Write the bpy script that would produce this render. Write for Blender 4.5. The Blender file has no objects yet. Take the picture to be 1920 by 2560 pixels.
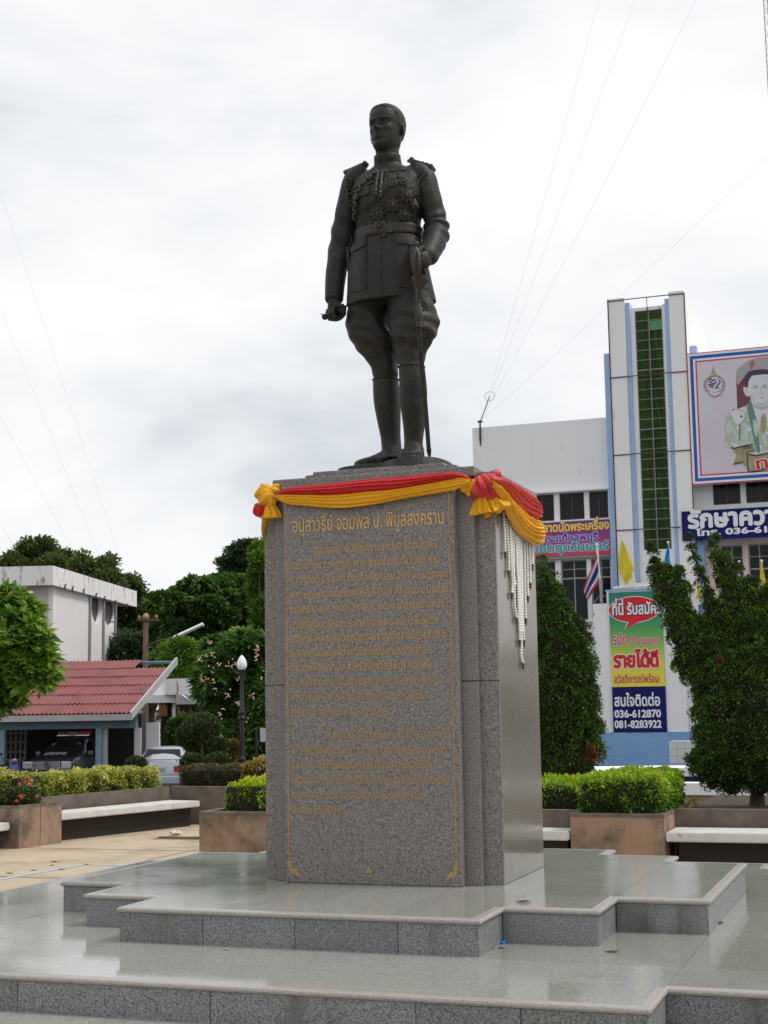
import bpy, bmesh, math, random
import numpy as np
from mathutils import Vector, Matrix, noise as mnoise
from mathutils.geometry import delaunay_2d_cdt
from mathutils.bvhtree import BVHTree

sc = bpy.context.scene
COL = sc.collection
random.seed(7); RS = np.random.RandomState(11)
PI = math.pi; rad = math.radians

# ------------------------------------------------------------------ camera
FPX, YAW, PITCH, ROLL, H = 3650.0, rad(19.5), rad(7.55), rad(-0.9), 2.1
_f = Vector((-math.sin(YAW)*math.cos(PITCH), math.cos(YAW)*math.cos(PITCH), math.sin(PITCH)))
_r0 = Vector((math.cos(YAW), math.sin(YAW), 0)); _u0 = _r0.cross(_f)
_r = _r0*math.cos(ROLL) + _u0*math.sin(ROLL); _u = -_r0*math.sin(ROLL) + _u0*math.cos(ROLL)
CAMP = Vector((0, 0, H))
cd = bpy.data.cameras.new('camera'); cam = bpy.data.objects.new('camera', cd); COL.objects.link(cam)
M = Matrix((_r, _u, -_f)).transposed().to_4x4(); M.translation = CAMP; cam.matrix_world = M
cd.sensor_fit = 'VERTICAL'; cd.sensor_height = 36; cd.lens = FPX/2560*36; cd.clip_start = 0.1; cd.clip_end = 3000
sc.camera = cam

# ------------------------------------------------------------------ world: overcast daylight
SUN_EL, SUN_AZ = rad(58), rad(75)      # azimuth measured clockwise from +Y (behind the plaza, from the right)
w = bpy.data.worlds.new("World"); sc.world = w; w.use_nodes = True
nt = w.node_tree; nt.nodes.clear(); N = nt.nodes.new; LK = nt.links.new
out = N('ShaderNodeOutputWorld'); bg = N('ShaderNodeBackground'); bgc = N('ShaderNodeBackground'); mixs = N('ShaderNodeMixShader')
sky = N('ShaderNodeTexSky'); sky.sky_type = 'NISHITA'; sky.sun_disc = False
sky.sun_elevation = SUN_EL; sky.sun_rotation = SUN_AZ; sky.altitude = 50; sky.air_density = 1.2; sky.dust_density = 2.5
LK(sky.outputs[0], bg.inputs[0]); bg.inputs[1].default_value = 0.10
tc = N('ShaderNodeTexCoord'); mp = N('ShaderNodeMapping'); mp.inputs['Scale'].default_value = (1.0, 1.0, 2.1)
mp.inputs['Location'].default_value = (3.7, 1.45, 0.3)
LK(tc.outputs['Generated'], mp.inputs[0])
n1 = N('ShaderNodeTexNoise'); n1.inputs['Scale'].default_value = 3.1; n1.inputs['Detail'].default_value = 7; n1.inputs['Roughness'].default_value = 0.52
n1.inputs['Distortion'].default_value = 0.25
n2 = N('ShaderNodeTexNoise'); n2.inputs['Scale'].default_value = 1.3; n2.inputs['Detail'].default_value = 3
LK(mp.outputs[0], n1.inputs[0]); LK(mp.outputs[0], n2.inputs[0])
ad = N('ShaderNodeMath'); ad.operation = 'MULTIPLY_ADD'; LK(n1.outputs[0], ad.inputs[0]); ad.inputs[1].default_value = 0.80
mu = N('ShaderNodeMath'); mu.operation = 'MULTIPLY'; LK(n2.outputs[0], mu.inputs[0]); mu.inputs[1].default_value = 0.25; LK(mu.outputs[0], ad.inputs[2])
# clouds are a little thicker and greyer towards the horizon
sx = N('ShaderNodeSeparateXYZ'); LK(tc.outputs['Generated'], sx.inputs[0])
mr = N('ShaderNodeMapRange'); LK(sx.outputs[2], mr.inputs[0]); mr.inputs[1].default_value = 0.0; mr.inputs[2].default_value = 0.42
mr.inputs[3].default_value = -0.045; mr.inputs[4].default_value = 0.022
ad2 = N('ShaderNodeMath'); ad2.operation = 'ADD'; LK(ad.outputs[0], ad2.inputs[0]); LK(mr.outputs[0], ad2.inputs[1])
cr = N('ShaderNodeValToRGB'); LK(ad2.outputs[0], cr.inputs[0])
e = cr.color_ramp.elements
e[0].position = 0.385; e[0].color = (0.66, 0.70, 0.75, 1)
e[1].position = 0.60; e[1].color = (1.0, 1.0, 1.01, 1)
k = cr.color_ramp.elements.new(0.455); k.color = (0.815, 0.84, 0.87, 1)
k = cr.color_ramp.elements.new(0.52); k.color = (0.92, 0.93, 0.945, 1)
LK(cr.outputs[0], bgc.inputs[0]); bgc.inputs[1].default_value = 1.05
mixs.inputs[0].default_value = 0.94
LK(bg.outputs[0], mixs.inputs[1]); LK(bgc.outputs[0], mixs.inputs[2]); LK(mixs.outputs[0], out.inputs[0])
sd = Vector((math.sin(SUN_AZ)*math.cos(SUN_EL), math.cos(SUN_AZ)*math.cos(SUN_EL), math.sin(SUN_EL)))
sl = bpy.data.lights.new('sun', 'SUN'); sl.energy = 2.1; sl.angle = rad(14); sl.color = (1.0, 0.96, 0.9)
so = bpy.data.objects.new('sun', sl); COL.objects.link(so); so.rotation_euler = sd.to_track_quat('Z', 'Y').to_euler(); so.location = (20, -10, 40)
sc.view_settings.view_transform = 'Standard'; sc.view_settings.look = 'None'
sc.view_settings.exposure = 0.0; sc.view_settings.gamma = 1; sc.view_settings.use_curve_mapping = False
sc.cycles.max_bounces = 6; sc.cycles.transparent_max_bounces = 8

# ------------------------------------------------------------------ measuring helpers
def ray(x, y):
    return _r*((x-960)/FPX) + _u*(-(y-1280)/FPX) + _f
def on_z(x, y, z): d = ray(x, y); return CAMP + d*((z-H)/d.z)
def on_Y(x, y, Y): d = ray(x, y); return CAMP + d*(Y/d.y)
def on_X(x, y, X): d = ray(x, y); return CAMP + d*(X/d.x)
def at_D(x, y, D): return CAMP + ray(x, y)*D
CR = {'3':(620,1140,2.183),'4':(620,1640,2.183),'5':(0,1340,2.44),'6':(1160,700,2.183),'7':(1320,1260,2.458),'8':(0,1960,1.728),
      '9':(960,1960,1.728),'s':(780,230,4.337),'S':(780,680,4.337),'q':(0,1720,3.072),'w':(0,0,0.8641),'r':(1480,1280,3.568),
      'l':(360,1620,4.424),'k':(620,1150,4.366),'m':(1100,1160,5.925),'g':(1200,1180,4.255),'b':(1700,870,6.145),'t':(0,1340,4.88),'u':(340,1340,4.88)}
def px(k, x, y): a, b, s = CR[k]; return a+x/s, b+y/s

# ------------------------------------------------------------------ object helpers
def tag(o, label=None, cat=None, group=None, kind=None):
    if label: o['label'] = label
    if cat: o['category'] = cat
    if group: o['group'] = group
    if kind: o['kind'] = kind
    return o
def empty(name, loc=(0,0,0), rz=0, label=None, cat=None, group=None):
    o = bpy.data.objects.new(name, None); COL.objects.link(o); o.location = loc; o.rotation_euler = (0,0,rz); o.empty_display_size = 0.2
    return tag(o, label, cat, group)
def link(name, me, mats=None, parent=None, loc=None, rot=None, smooth=False):
    o = bpy.data.objects.new(name, me); COL.objects.link(o)
    if mats is not None and len(me.materials) == 0:
        for m in (mats if isinstance(mats, (list, tuple)) else [mats]): me.materials.append(m)
    if parent: o.parent = parent
    if loc is not None: o.location = loc
    if rot is not None: o.rotation_euler = rot
    if smooth: me.polygons.foreach_set('use_smooth', [True]*len(me.polygons))
    return o
class MB:
    """collects simple shapes into one mesh; T transforms everything added"""
    def __init__(s, T=None): s.v = []; s.f = []; s.mi = []; s.T = T; s.cur = 0
    def add(s, vs, fs, T=None):
        b = len(s.v)
        for p in vs:
            p = Vector(p)
            if T is not None: p = T @ p
            if s.T is not None: p = s.T @ p
            s.v.append(p)
        for f in fs: s.f.append([b+i for i in f]); s.mi.append(s.cur)
        return s
    def box(s, x0, x1, y0, y1, z0, z1, T=None, bev=0.0):
        if bev <= 0:
            return s.add([(x0,y0,z0),(x1,y0,z0),(x1,y1,z0),(x0,y1,z0),(x0,y0,z1),(x1,y0,z1),(x1,y1,z1),(x0,y1,z1)],
                 [(0,3,2,1),(4,5,6,7),(0,1,5,4),(1,2,6,5),(2,3,7,6),(3,0,4,7)], T)
        bm = bmesh.new(); r = bmesh.ops.create_cube(bm, size=1)
        for v in bm.verts: v.co = Vector(((x0+x1)/2+v.co.x*(x1-x0), (y0+y1)/2+v.co.y*(y1-y0), (z0+z1)/2+v.co.z*(z1-z0)))
        bmesh.ops.bevel(bm, geom=list(bm.edges), offset=bev, segments=2, affect='EDGES', profile=0.6)
        bm.verts.index_update(); s.add([v.co.copy() for v in bm.verts], [[v.index for v in f.verts] for f in bm.faces], T); bm.free(); return s
    def prism(s, pts, z0, z1, T=None):
        n = len(pts)
        area = sum(pts[i][0]*pts[(i+1)%n][1]-pts[(i+1)%n][0]*pts[i][1] for i in range(n))
        if area < 0: pts = pts[::-1]
        vs = [(p[0],p[1],z0) for p in pts] + [(p[0],p[1],z1) for p in pts]
        fs = [tuple(range(n-1,-1,-1)), tuple(range(n,2*n))] + [(i,(i+1)%n,n+(i+1)%n,n+i) for i in range(n)]
        return s.add(vs, fs, T)
    def wallpoly(s, pts, y0, y1, T=None):
        """polygon in the x-z plane given thickness in y"""
        n = len(pts)
        vs = [(p[0],y0,p[1]) for p in pts] + [(p[0],y1,p[1]) for p in pts]
        fs = [tuple(range(n)), tuple(range(2*n-1,n-1,-1))] + [(i,n+i,n+(i+1)%n,(i+1)%n) for i in range(n)]
        return s.add(vs, fs, T)
    def tube(s, pts, r, seg=8, T=None, caps=True):
        pts = [Vector(p) for p in pts]; n = len(pts)
        rs = r if isinstance(r, (list, tuple)) else [r]*n
        t0 = (pts[1]-pts[0]).normalized(); up = Vector((0,0,1)) if abs(t0.z) < 0.9 else Vector((0,1,0))
        a = t0.cross(up).normalized(); vs = []; fs = []
        for i, p in enumerate(pts):
            t = (pts[min(i+1,n-1)]-pts[max(i-1,0)])
            if t.length < 1e-9: t = t0
            t.normalize(); a = (a - t*a.dot(t)).normalized(); b = t.cross(a)
            rr = rs[i]; ra, rb = rr if isinstance(rr, (tuple, list)) else (rr, rr)
            for j in range(seg):
                an = 2*PI*j/seg; vs.append(p + a*(ra*math.cos(an)) + b*(rb*math.sin(an)))
        for i in range(n-1):
            for j in range(seg):
                j2 = (j+1) % seg; fs.append((i*seg+j, i*seg+j2, (i+1)*seg+j2, (i+1)*seg+j))
        if caps: fs.append(tuple(range(seg-1,-1,-1))); fs.append(tuple((n-1)*seg+j for j in range(seg)))
        return s.add(vs, fs, T)
    def lathe(s, prof, seg=16, T=None, c=(0,0,0), pleat=0.0, k=0, ph=0.0):
        vs = []; fs = []; n = len(prof)
        for r, z in prof:
            for j in range(seg):
                an = 2*PI*j/seg; rr = r*(1+pleat*math.sin(k*an+ph+z*7)) if k else r
                vs.append((c[0]+rr*math.cos(an), c[1]+rr*math.sin(an), c[2]+z))
        for i in range(n-1):
            for j in range(seg):
                j2 = (j+1) % seg; fs.append((i*seg+j, i*seg+j2, (i+1)*seg+j2, (i+1)*seg+j))
        fs.append(tuple(range(seg-1,-1,-1))); fs.append(tuple((n-1)*seg+j for j in range(seg)))
        return s.add(vs, fs, T)
    def ball(s, c, r, T=None, seg=16, rings=10):
        rx, ry, rz = r if isinstance(r, (tuple, list)) else (r, r, r)
        prof = [(max(math.sin(PI*i/rings), 1e-3), -math.cos(PI*i/rings)) for i in range(rings+1)]
        TT = Matrix.Translation(c) @ Matrix.Diagonal((rx, ry, rz, 1))
        if T is not None: TT = T @ TT
        return s.lathe(prof, seg, TT)
    def torus(s, c, R, r, T=None, seg=20, ms=8):
        pts = []; vs = []; fs = []
        for i in range(seg):
            a = 2*PI*i/seg
            for j in range(ms):
                b = 2*PI*j/ms; vs.append((c[0]+(R+r*math.cos(b))*math.cos(a), c[1]+(R+r*math.cos(b))*math.sin(a), c[2]+r*math.sin(b)))
        for i in range(seg):
            for j in range(ms):
                fs.append((i*ms+j, ((i+1)%seg)*ms+j, ((i+1)%seg)*ms+(j+1)%ms, i*ms+(j+1)%ms))
        return s.add(vs, fs, T)
    def grid(s, fn, nu, nv, T=None, flip=False):
        vs = [fn(i/nu, j/nv) for j in range(nv+1) for i in range(nu+1)]
        fs = []
        for j in range(nv):
            for i in range(nu):
                a = j*(nu+1)+i; q = (a, a+1, a+nu+2, a+nu+1); fs.append(q[::-1] if flip else q)
        return s.add(vs, fs, T)
    def mesh(s, name):
        me = bpy.data.meshes.new(name); me.from_pydata([tuple(v) for v in s.v], [], s.f)
        if any(s.mi): me.polygons.foreach_set('material_index', s.mi)
        me.update(); return me
    def build(s, name, mats=None, parent=None, smooth=False, loc=None, rot=None):
        o = link(name, s.mesh(name), mats, parent, loc, rot)
        if smooth: smoothen(o.data)
        return o
def smoothen(me, ang=40):
    me.polygons.foreach_set('use_smooth', [True]*len(me.polygons))
    try: me.set_sharp_from_angle(angle=rad(ang))
    except Exception: pass
def orient_out(me):
    bm = bmesh.new(); bm.from_mesh(me); bmesh.ops.recalc_face_normals(bm, faces=bm.faces); bm.to_mesh(me); bm.free()

# ------------------------------------------------------------------ materials
def mat(name, col, rough=0.6, metal=0.0, var=None, vscale=6.0, vamt=0.5, detail=5, bump=0.0, bscale=60.0, spec=0.5, stain=None, sscale=1.5, samt=(0.5,0.65), stretch=None, coat=0.0, speck=None, kscale=300.0, rvar=0.0):
    m = bpy.data.materials.new(name); m.use_nodes = True; t = m.node_tree; L = t.links.new; nn = t.nodes.new
    b = t.nodes['Principled BSDF']; b.inputs['Roughness'].default_value = rough; b.inputs['Metallic'].default_value = metal
    b.inputs['Specular IOR Level'].default_value = spec; b.inputs['Coat Weight'].default_value = coat
    c4 = (*col, 1); b.inputs['Base Color'].default_value = c4; cur = None
    tcn = nn('ShaderNodeTexCoord'); geo = nn('ShaderNodeNewGeometry'); crd = geo.outputs['Position']
    def mixc(fac, a, bcol, clamp=True):
        x = nn('ShaderNodeMix'); x.data_type = 'RGBA'
        L(fac, x.inputs[0])
        if isinstance(a, tuple): x.inputs[6].default_value = a
        else: L(a, x.inputs[6])
        x.inputs[7].default_value = bcol; return x.outputs[2]
    def ns(scale, det, st=None, rg=0.55):
        q = nn('ShaderNodeTexNoise'); q.inputs['Scale'].default_value = scale; q.inputs['Detail'].default_value = det; q.inputs['Roughness'].default_value = rg
        if st:
            mpn = nn('ShaderNodeMapping'); mpn.inputs['Scale'].default_value = st; L(crd, mpn.inputs[0]); L(mpn.outputs[0], q.inputs[0])
        else: L(crd, q.inputs[0])
        return q.outputs[0]
    def rng(v, a, bb, o0=0.0, o1=1.0):
        q = nn('ShaderNodeMapRange'); L(v, q.inputs[0]); q.inputs[1].default_value = a; q.inputs[2].default_value = bb
        q.inputs[3].default_value = o0; q.inputs[4].default_value = o1; return q.outputs[0]
    if var:
        cur = mixc(rng(ns(vscale, detail, stretch), 0.5-0.28, 0.5+0.28, 0.0, vamt*2), cur or c4, (*var, 1))
    if speck:
        for i, (sc_, lo, hi, colr) in enumerate(speck):
            cur = mixc(rng(ns(sc_, 2.0, None, 0.6), lo, hi), cur or c4, (*colr, 1))
    if stain:
        cur = mixc(rng(ns(sscale, 6, stretch, 0.65), samt[0], samt[1]), cur or c4, (*stain, 1))
    if cur: L(cur, b.inputs['Base Color'])
    if rvar > 0:
        L(rng(ns(2.0, 4), 0.3, 0.7, rough, rough+rvar), b.inputs['Roughness'])
    if bump > 0:
        bn = nn('ShaderNodeBump'); bn.inputs['Strength'].default_value = min(1.0, bump); bn.inputs['Distance'].default_value = 0.01
        L(ns(bscale, 4), bn.inputs['Height']); L(bn.outputs[0], b.inputs['Normal'])
    return m
def leafmat(name, cols, trans=0.35, rough=0.5, tscale=1.2):
    """cols: dark, mid, light/young leaf colours picked at random and by clump; conifers also paint lit tips with them"""
    m = bpy.data.materials.new(name); m.use_nodes = True; t = m.node_tree; L = t.links.new; nn = t.nodes.new
    b = t.nodes['Principled BSDF']; b.inputs['Roughness'].default_value = rough; b.inputs['Specular IOR Level'].default_value = 0.35
    at = nn('ShaderNodeAttribute'); at.attribute_name = 'tint'
    cr_ = nn('ShaderNodeValToRGB'); L(at.outputs['Fac'], cr_.inputs[0])
    el = cr_.color_ramp.elements; el[0].position = 0.0; el[0].color = (*cols[0], 1); el[1].position = 1.0; el[1].color = (*cols[-1], 1)
    for i, cc in enumerate(cols[1:-1]):
        x = el.new((i+1)/(len(cols)-1)); x.color = (*cc, 1)
    L(cr_.outputs[0], b.inputs['Base Color'])
    tr = nn('ShaderNodeBsdfTranslucent'); L(cr_.outputs[0], tr.inputs[0]); mx = nn('ShaderNodeMixShader'); mx.inputs[0].default_value = trans
    L(b.outputs[0], mx.inputs[1]); L(tr.outputs[0], mx.inputs[2]); L(mx.outputs[0], t.nodes['Material Output'].inputs[0])
    return m

GR_SP = [(105.0, 0.50, 0.60, (0.075,0.073,0.078)), (85.0, 0.55, 0.65, (0.37,0.33,0.295)), (170.0, 0.55, 0.63, (0.09,0.085,0.09))]
MAT = {}
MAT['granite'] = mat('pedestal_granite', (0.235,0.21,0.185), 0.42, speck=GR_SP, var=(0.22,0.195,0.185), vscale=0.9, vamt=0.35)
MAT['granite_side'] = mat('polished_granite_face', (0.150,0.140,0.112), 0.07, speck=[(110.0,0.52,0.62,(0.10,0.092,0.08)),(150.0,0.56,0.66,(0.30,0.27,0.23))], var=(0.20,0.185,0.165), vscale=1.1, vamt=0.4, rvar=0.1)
MAT['granite_top'] = mat('platform_granite_top', (0.325,0.335,0.30), 0.06, speck=[(95.0,0.50,0.62,(0.18,0.185,0.175)),(140.0,0.55,0.65,(0.48,0.48,0.44))], var=(0.27,0.28,0.255), vscale=0.8, vamt=0.5, rvar=0.09)
MAT['granite_riser'] = mat('platform_granite_riser', (0.25,0.26,0.25), 0.42, speck=[(120.0,0.50,0.60,(0.07,0.075,0.085)),(95.0,0.56,0.66,(0.38,0.39,0.39)),(180.0,0.56,0.64,(0.09,0.09,0.10))], stain=(0.10,0.095,0.085), sscale=2.2, samt=(0.56,0.72), stretch=(1.6,1.6,0.35))
for _nm, fac_ in (('granite_top', 0.90), ('granite_riser', 0.84)):
    _m = MAT[_nm].copy(); _m.name = _nm+'_darker_slab'; MAT[_nm+'_b'] = _m
    for _n in _m.node_tree.nodes:
        if _n.type == 'MIX':
            for _i in (6, 7):
                _c = _n.inputs[_i].default_value; _n.inputs[_i].default_value = (_c[0]*fac_, _c[1]*fac_, _c[2]*fac_*0.99, 1)
MAT['nosing'] = mat('granite_nosing', (0.35,0.325,0.30), 0.35, speck=[(190.0,0.55,0.61,(0.16,0.13,0.13))])
MAT['joint'] = mat('dark_joint', (0.035,0.033,0.032), 0.9)
MAT['bronze'] = mat('dark_bronze', (0.013,0.013,0.012), 0.50, 0.15, var=(0.026,0.025,0.021), vscale=3.0, vamt=0.6, bump=0.5, bscale=55, stain=(0.050,0.043,0.032), sscale=8, samt=(0.55,0.74), spec=0.28)
MAT['bronze_hi'] = mat('worn_bronze', (0.038,0.033,0.024), 0.45, 0.2, var=(0.038,0.033,0.026), vscale=22, vamt=0.6, bump=0.3, bscale=120, spec=0.35)
MAT['gold'] = mat('gold_paint', (0.62,0.39,0.13), 0.45, 0.0, var=(0.52,0.31,0.09), vscale=5, vamt=0.5)
MAT['gold_worn'] = mat('worn_gold_paint', (0.40,0.25,0.095), 0.5, 0.0, stain=(0.30,0.23,0.16), sscale=26, samt=(0.55,0.66))
MAT['red_cloth'] = mat('red_satin', (0.56,0.022,0.028), 0.62, 0.0, var=(0.44,0.015,0.022), vscale=3, bump=0.6, bscale=38, spec=0.35)
MAT['pink_cloth'] = mat('faded_red_satin', (0.62,0.060,0.050), 0.6, 0.0, var=(0.50,0.035,0.035), vscale=3, spec=0.4)
MAT['yellow_cloth'] = mat('yellow_satin', (0.78,0.40,0.016), 0.62, 0.0, var=(0.68,0.33,0.01), vscale=3, bump=0.6, bscale=38, spec=0.3)
MAT['pave'] = mat('tan_concrete', (0.47,0.385,0.265), 0.85, var=(0.41,0.335,0.235), vscale=1.2, vamt=0.6, stain=(0.22,0.18,0.13), sscale=0.8, samt=(0.50,0.72), bump=0.5, bscale=90, speck=[(60.0,0.60,0.70,(0.30,0.24,0.16))])
MAT['asphalt'] = mat('asphalt', (0.055,0.055,0.055), 0.9, var=(0.085,0.082,0.078), vscale=0.7, bump=0.5, bscale=60)
MAT['planter'] = mat('stained_planter_render', (0.345,0.235,0.16), 0.85, var=(0.29,0.19,0.125), vscale=3, stain=(0.085,0.066,0.050), sscale=1.9, samt=(0.46,0.68), bump=0.4, bscale=45)
MAT['planter_rim'] = mat('weathered_planter_rim', (0.20,0.155,0.12), 0.85, var=(0.10,0.08,0.065), vscale=4, vamt=0.6, bump=0.4, bscale=45)
MAT['soil'] = mat('soil', (0.05,0.035,0.022), 0.95, bump=0.8, bscale=30)
MAT['bench'] = mat('terrazzo_bench', (0.66,0.65,0.63), 0.6, var=(0.50,0.50,0.48), vscale=5, stain=(0.20,0.19,0.17), sscale=6, samt=(0.62,0.75), bump=0.3, bscale=60)
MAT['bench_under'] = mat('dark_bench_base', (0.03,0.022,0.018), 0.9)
MAT['tower_white'] = mat('faintly_stained_white_render', (0.84,0.84,0.83), 0.75, var=(0.79,0.79,0.78), vscale=1.0, stain=(0.50,0.48,0.45), sscale=3.0, samt=(0.62,0.78), stretch=(1.6,1.6,0.25))
MAT['white'] = mat('white_render', (0.83,0.84,0.85), 0.75, var=(0.78,0.79,0.80), vscale=1.0, stain=(0.42,0.41,0.39), sscale=2.4, samt=(0.66,0.82), stretch=(1.5,1.5,0.3))
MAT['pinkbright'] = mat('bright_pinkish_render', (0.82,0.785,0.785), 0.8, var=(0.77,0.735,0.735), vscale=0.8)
MAT['white_dirty'] = mat('mould_streaked_white_render', (0.82,0.79,0.78), 0.8, var=(0.76,0.73,0.72), vscale=1.2, stain=(0.14,0.125,0.11), sscale=2.6, samt=(0.55,0.70), stretch=(1.6,1.6,0.4))
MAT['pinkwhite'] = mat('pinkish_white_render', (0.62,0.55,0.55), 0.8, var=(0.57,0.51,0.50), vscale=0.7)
MAT['bluep'] = mat('pale_blue_paint', (0.28,0.44,0.70), 0.7, var=(0.38,0.52,0.74), vscale=2.5, vamt=0.6, stain=(0.50,0.58,0.70), sscale=3.5, samt=(0.58,0.70), stretch=(1.5,1.5,0.4))
MAT['blueb'] = mat('blue_base_paint', (0.16,0.34,0.62), 0.65, var=(0.21,0.40,0.67), vscale=1.4, vamt=0.7, stain=(0.32,0.46,0.66), sscale=2, samt=(0.6,0.8), stretch=(1,1,2.2))
MAT['navy'] = mat('navy_paint', (0.02,0.05,0.16), 0.6)
MAT['grey_shade'] = mat('grey_wall', (0.42,0.43,0.45), 0.8)
MAT['win'] = mat('dark_window_glass', (0.008,0.009,0.013), 0.2, spec=0.25)
MAT['frame'] = mat('weathered_window_frame', (0.30,0.30,0.30), 0.6)
MAT['frame_br'] = mat('brown_window_frame', (0.06,0.035,0.025), 0.5)
MAT['green_glass'] = mat('green_tinted_glass', (0.055,0.15,0.028), 0.22, var=(0.075,0.19,0.035), vscale=0.8, spec=0.45)
MAT['green_glass2'] = mat('bright_green_tinted_glass', (0.05,0.26,0.10), 0.22, spec=0.45)
MAT['dark_green'] = mat('dark_stair_core', (0.012,0.04,0.02), 0.6)
MAT['rust'] = mat('rusty_steel', (0.09,0.05,0.04), 0.8)
MAT['steel'] = mat('grey_steel', (0.32,0.33,0.34), 0.45, 0.6)
MAT['black'] = mat('black_paint', (0.012,0.012,0.014), 0.4)
MAT['roof'] = mat('red_roof_sheet', (0.19,0.042,0.040), 0.6, var=(0.20,0.048,0.044), vscale=2.2, vamt=0.6, stain=(0.45,0.27,0.22), sscale=5, samt=(0.66,0.76))
MAT['fascia'] = mat('grey_fascia_paint', (0.42,0.42,0.41), 0.7, var=(0.34,0.34,0.33), vscale=3)
MAT['teal'] = mat('teal_painted_wood', (0.055,0.10,0.125), 0.6, var=(0.075,0.13,0.16), vscale=3)
MAT['tealpost'] = mat('blue_green_post_paint', (0.16,0.27,0.33), 0.6, var=(0.12,0.2,0.25), vscale=5)
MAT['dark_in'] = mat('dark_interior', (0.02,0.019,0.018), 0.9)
MAT['orangewall'] = mat('orange_render', (0.38,0.17,0.08), 0.8)
MAT['tanwall'] = mat('tan_render', (0.40,0.24,0.14), 0.85, var=(0.30,0.18,0.11), vscale=2)
MAT['trunk'] = mat('bark', (0.055,0.042,0.032), 0.9, var=(0.09,0.07,0.055), vscale=12, bump=0.8, bscale=40)
MAT['concrete_pole'] = mat('weathered_pole', (0.22,0.15,0.11), 0.85, var=(0.15,0.10,0.075), vscale=5)
# ================================================================== SETTING
Z1, Z2, Z3, Z4 = H-1.25, H-1.464, H-1.663, 0.218
GRZ = -0.35
m = MB().box(-900, 900, -300, 1500, GRZ-0.5, GRZ)
tag(m.build('ground', MAT['asphalt']), kind='structure')
m = MB().prism([(-26,-6),(14,-6),(14,26.5),(-26,26.5)], GRZ-0.2, 0.0)
tag(m.build('plaza_pavement', MAT['pave']), kind='structure')
# faint painted line on the plaza floor
b0, b1, b2 = on_z(*px('8',0,412),0), on_z(*px('8',370,347),0), on_z(*px('8',590,353),0)
MAT['pline'] = mat('faded_blue_paint_line', (0.34,0.38,0.45), 0.8, stain=(0.44,0.36,0.25), sscale=6, samt=(0.5,0.6))
m = MB()
for a, b in ((b0+(b0-b1)*0.6, b1), (b1, b2)):
    d = (b-a).normalized(); n_ = Vector((-d.y, d.x, 0))*0.07
    m.add([a-n_, b-n_, b+n_, a+n_], [(0,1,2,3)])
for v in m.v: v.z = 0.004
tag(m.build('painted_line', MAT['pline']), kind='structure')
# pavement joints as shallow dark strips
m = MB()
for yy in (13.2, 16.4, 19.9, 23.3): m.box(-25, -4.5, yy, yy+0.012, 0.0, 0.0035)
for xx in (-16.5, -10.2): m.box(xx, xx+0.012, 9.5, 25, 0.0, 0.003)
tag(m.build('pavement_joint', MAT['joint']), kind='structure')

def inside(poly, x, y):
    c = False; n = len(poly)
    for i in range(n):
        x0, y0 = poly[i]; x1, y1 = poly[(i+1)%n]
        if (y0 > y) != (y1 > y) and x < (x1-x0)*(y-y0)/(y1-y0)+x0: c = not c
    return c
def stepped(xs, ys, xe, ye):
    """plus-like stepped outline. xs: outer..inner on the left, xe inner..outer on the right; ys front (nearest first), ye back"""
    L = [(xs[2], ys[0]), (xs[2], ys[1]), (xs[1], ys[1]), (xs[1], ys[2]), (xs[0], ys[2])]
    Lb = [(xs[0], ye[0]), (xs[1], ye[0]), (xs[1], ye[1]), (xs[2], ye[1]), (xs[2], ye[2])]
    Rb = [(xe[0], ye[2]), (xe[0], ye[1]), (xe[1], ye[1]), (xe[1], ye[0]), (xe[2], ye[0])]
    Rf = [(xe[2], ys[2]), (xe[1], ys[2]), (xe[1], ys[1]), (xe[0], ys[1]), (xe[0], ys[0])]
    return L + Lb + Rb + Rf       # clockwise seen from above, starting at front left
P1 = stepped((-5.955,-5.40,-4.83), (8.46,9.0,9.6), (-2.45,-1.855,-1.27), (11.82,12.24,12.66))
def grow(s, d):
    return stepped((-5.955-d,-5.40-d,-4.83-d), (8.46-d,9.0-d,9.6-d), (-2.45+d,-1.855+d,-1.27+d), (11.82+d,12.24+d,12.66+d))
P2 = grow(None, 1.18)
P3 = grow(None, 1.76)
P4 = grow(None, 2.1)
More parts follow.
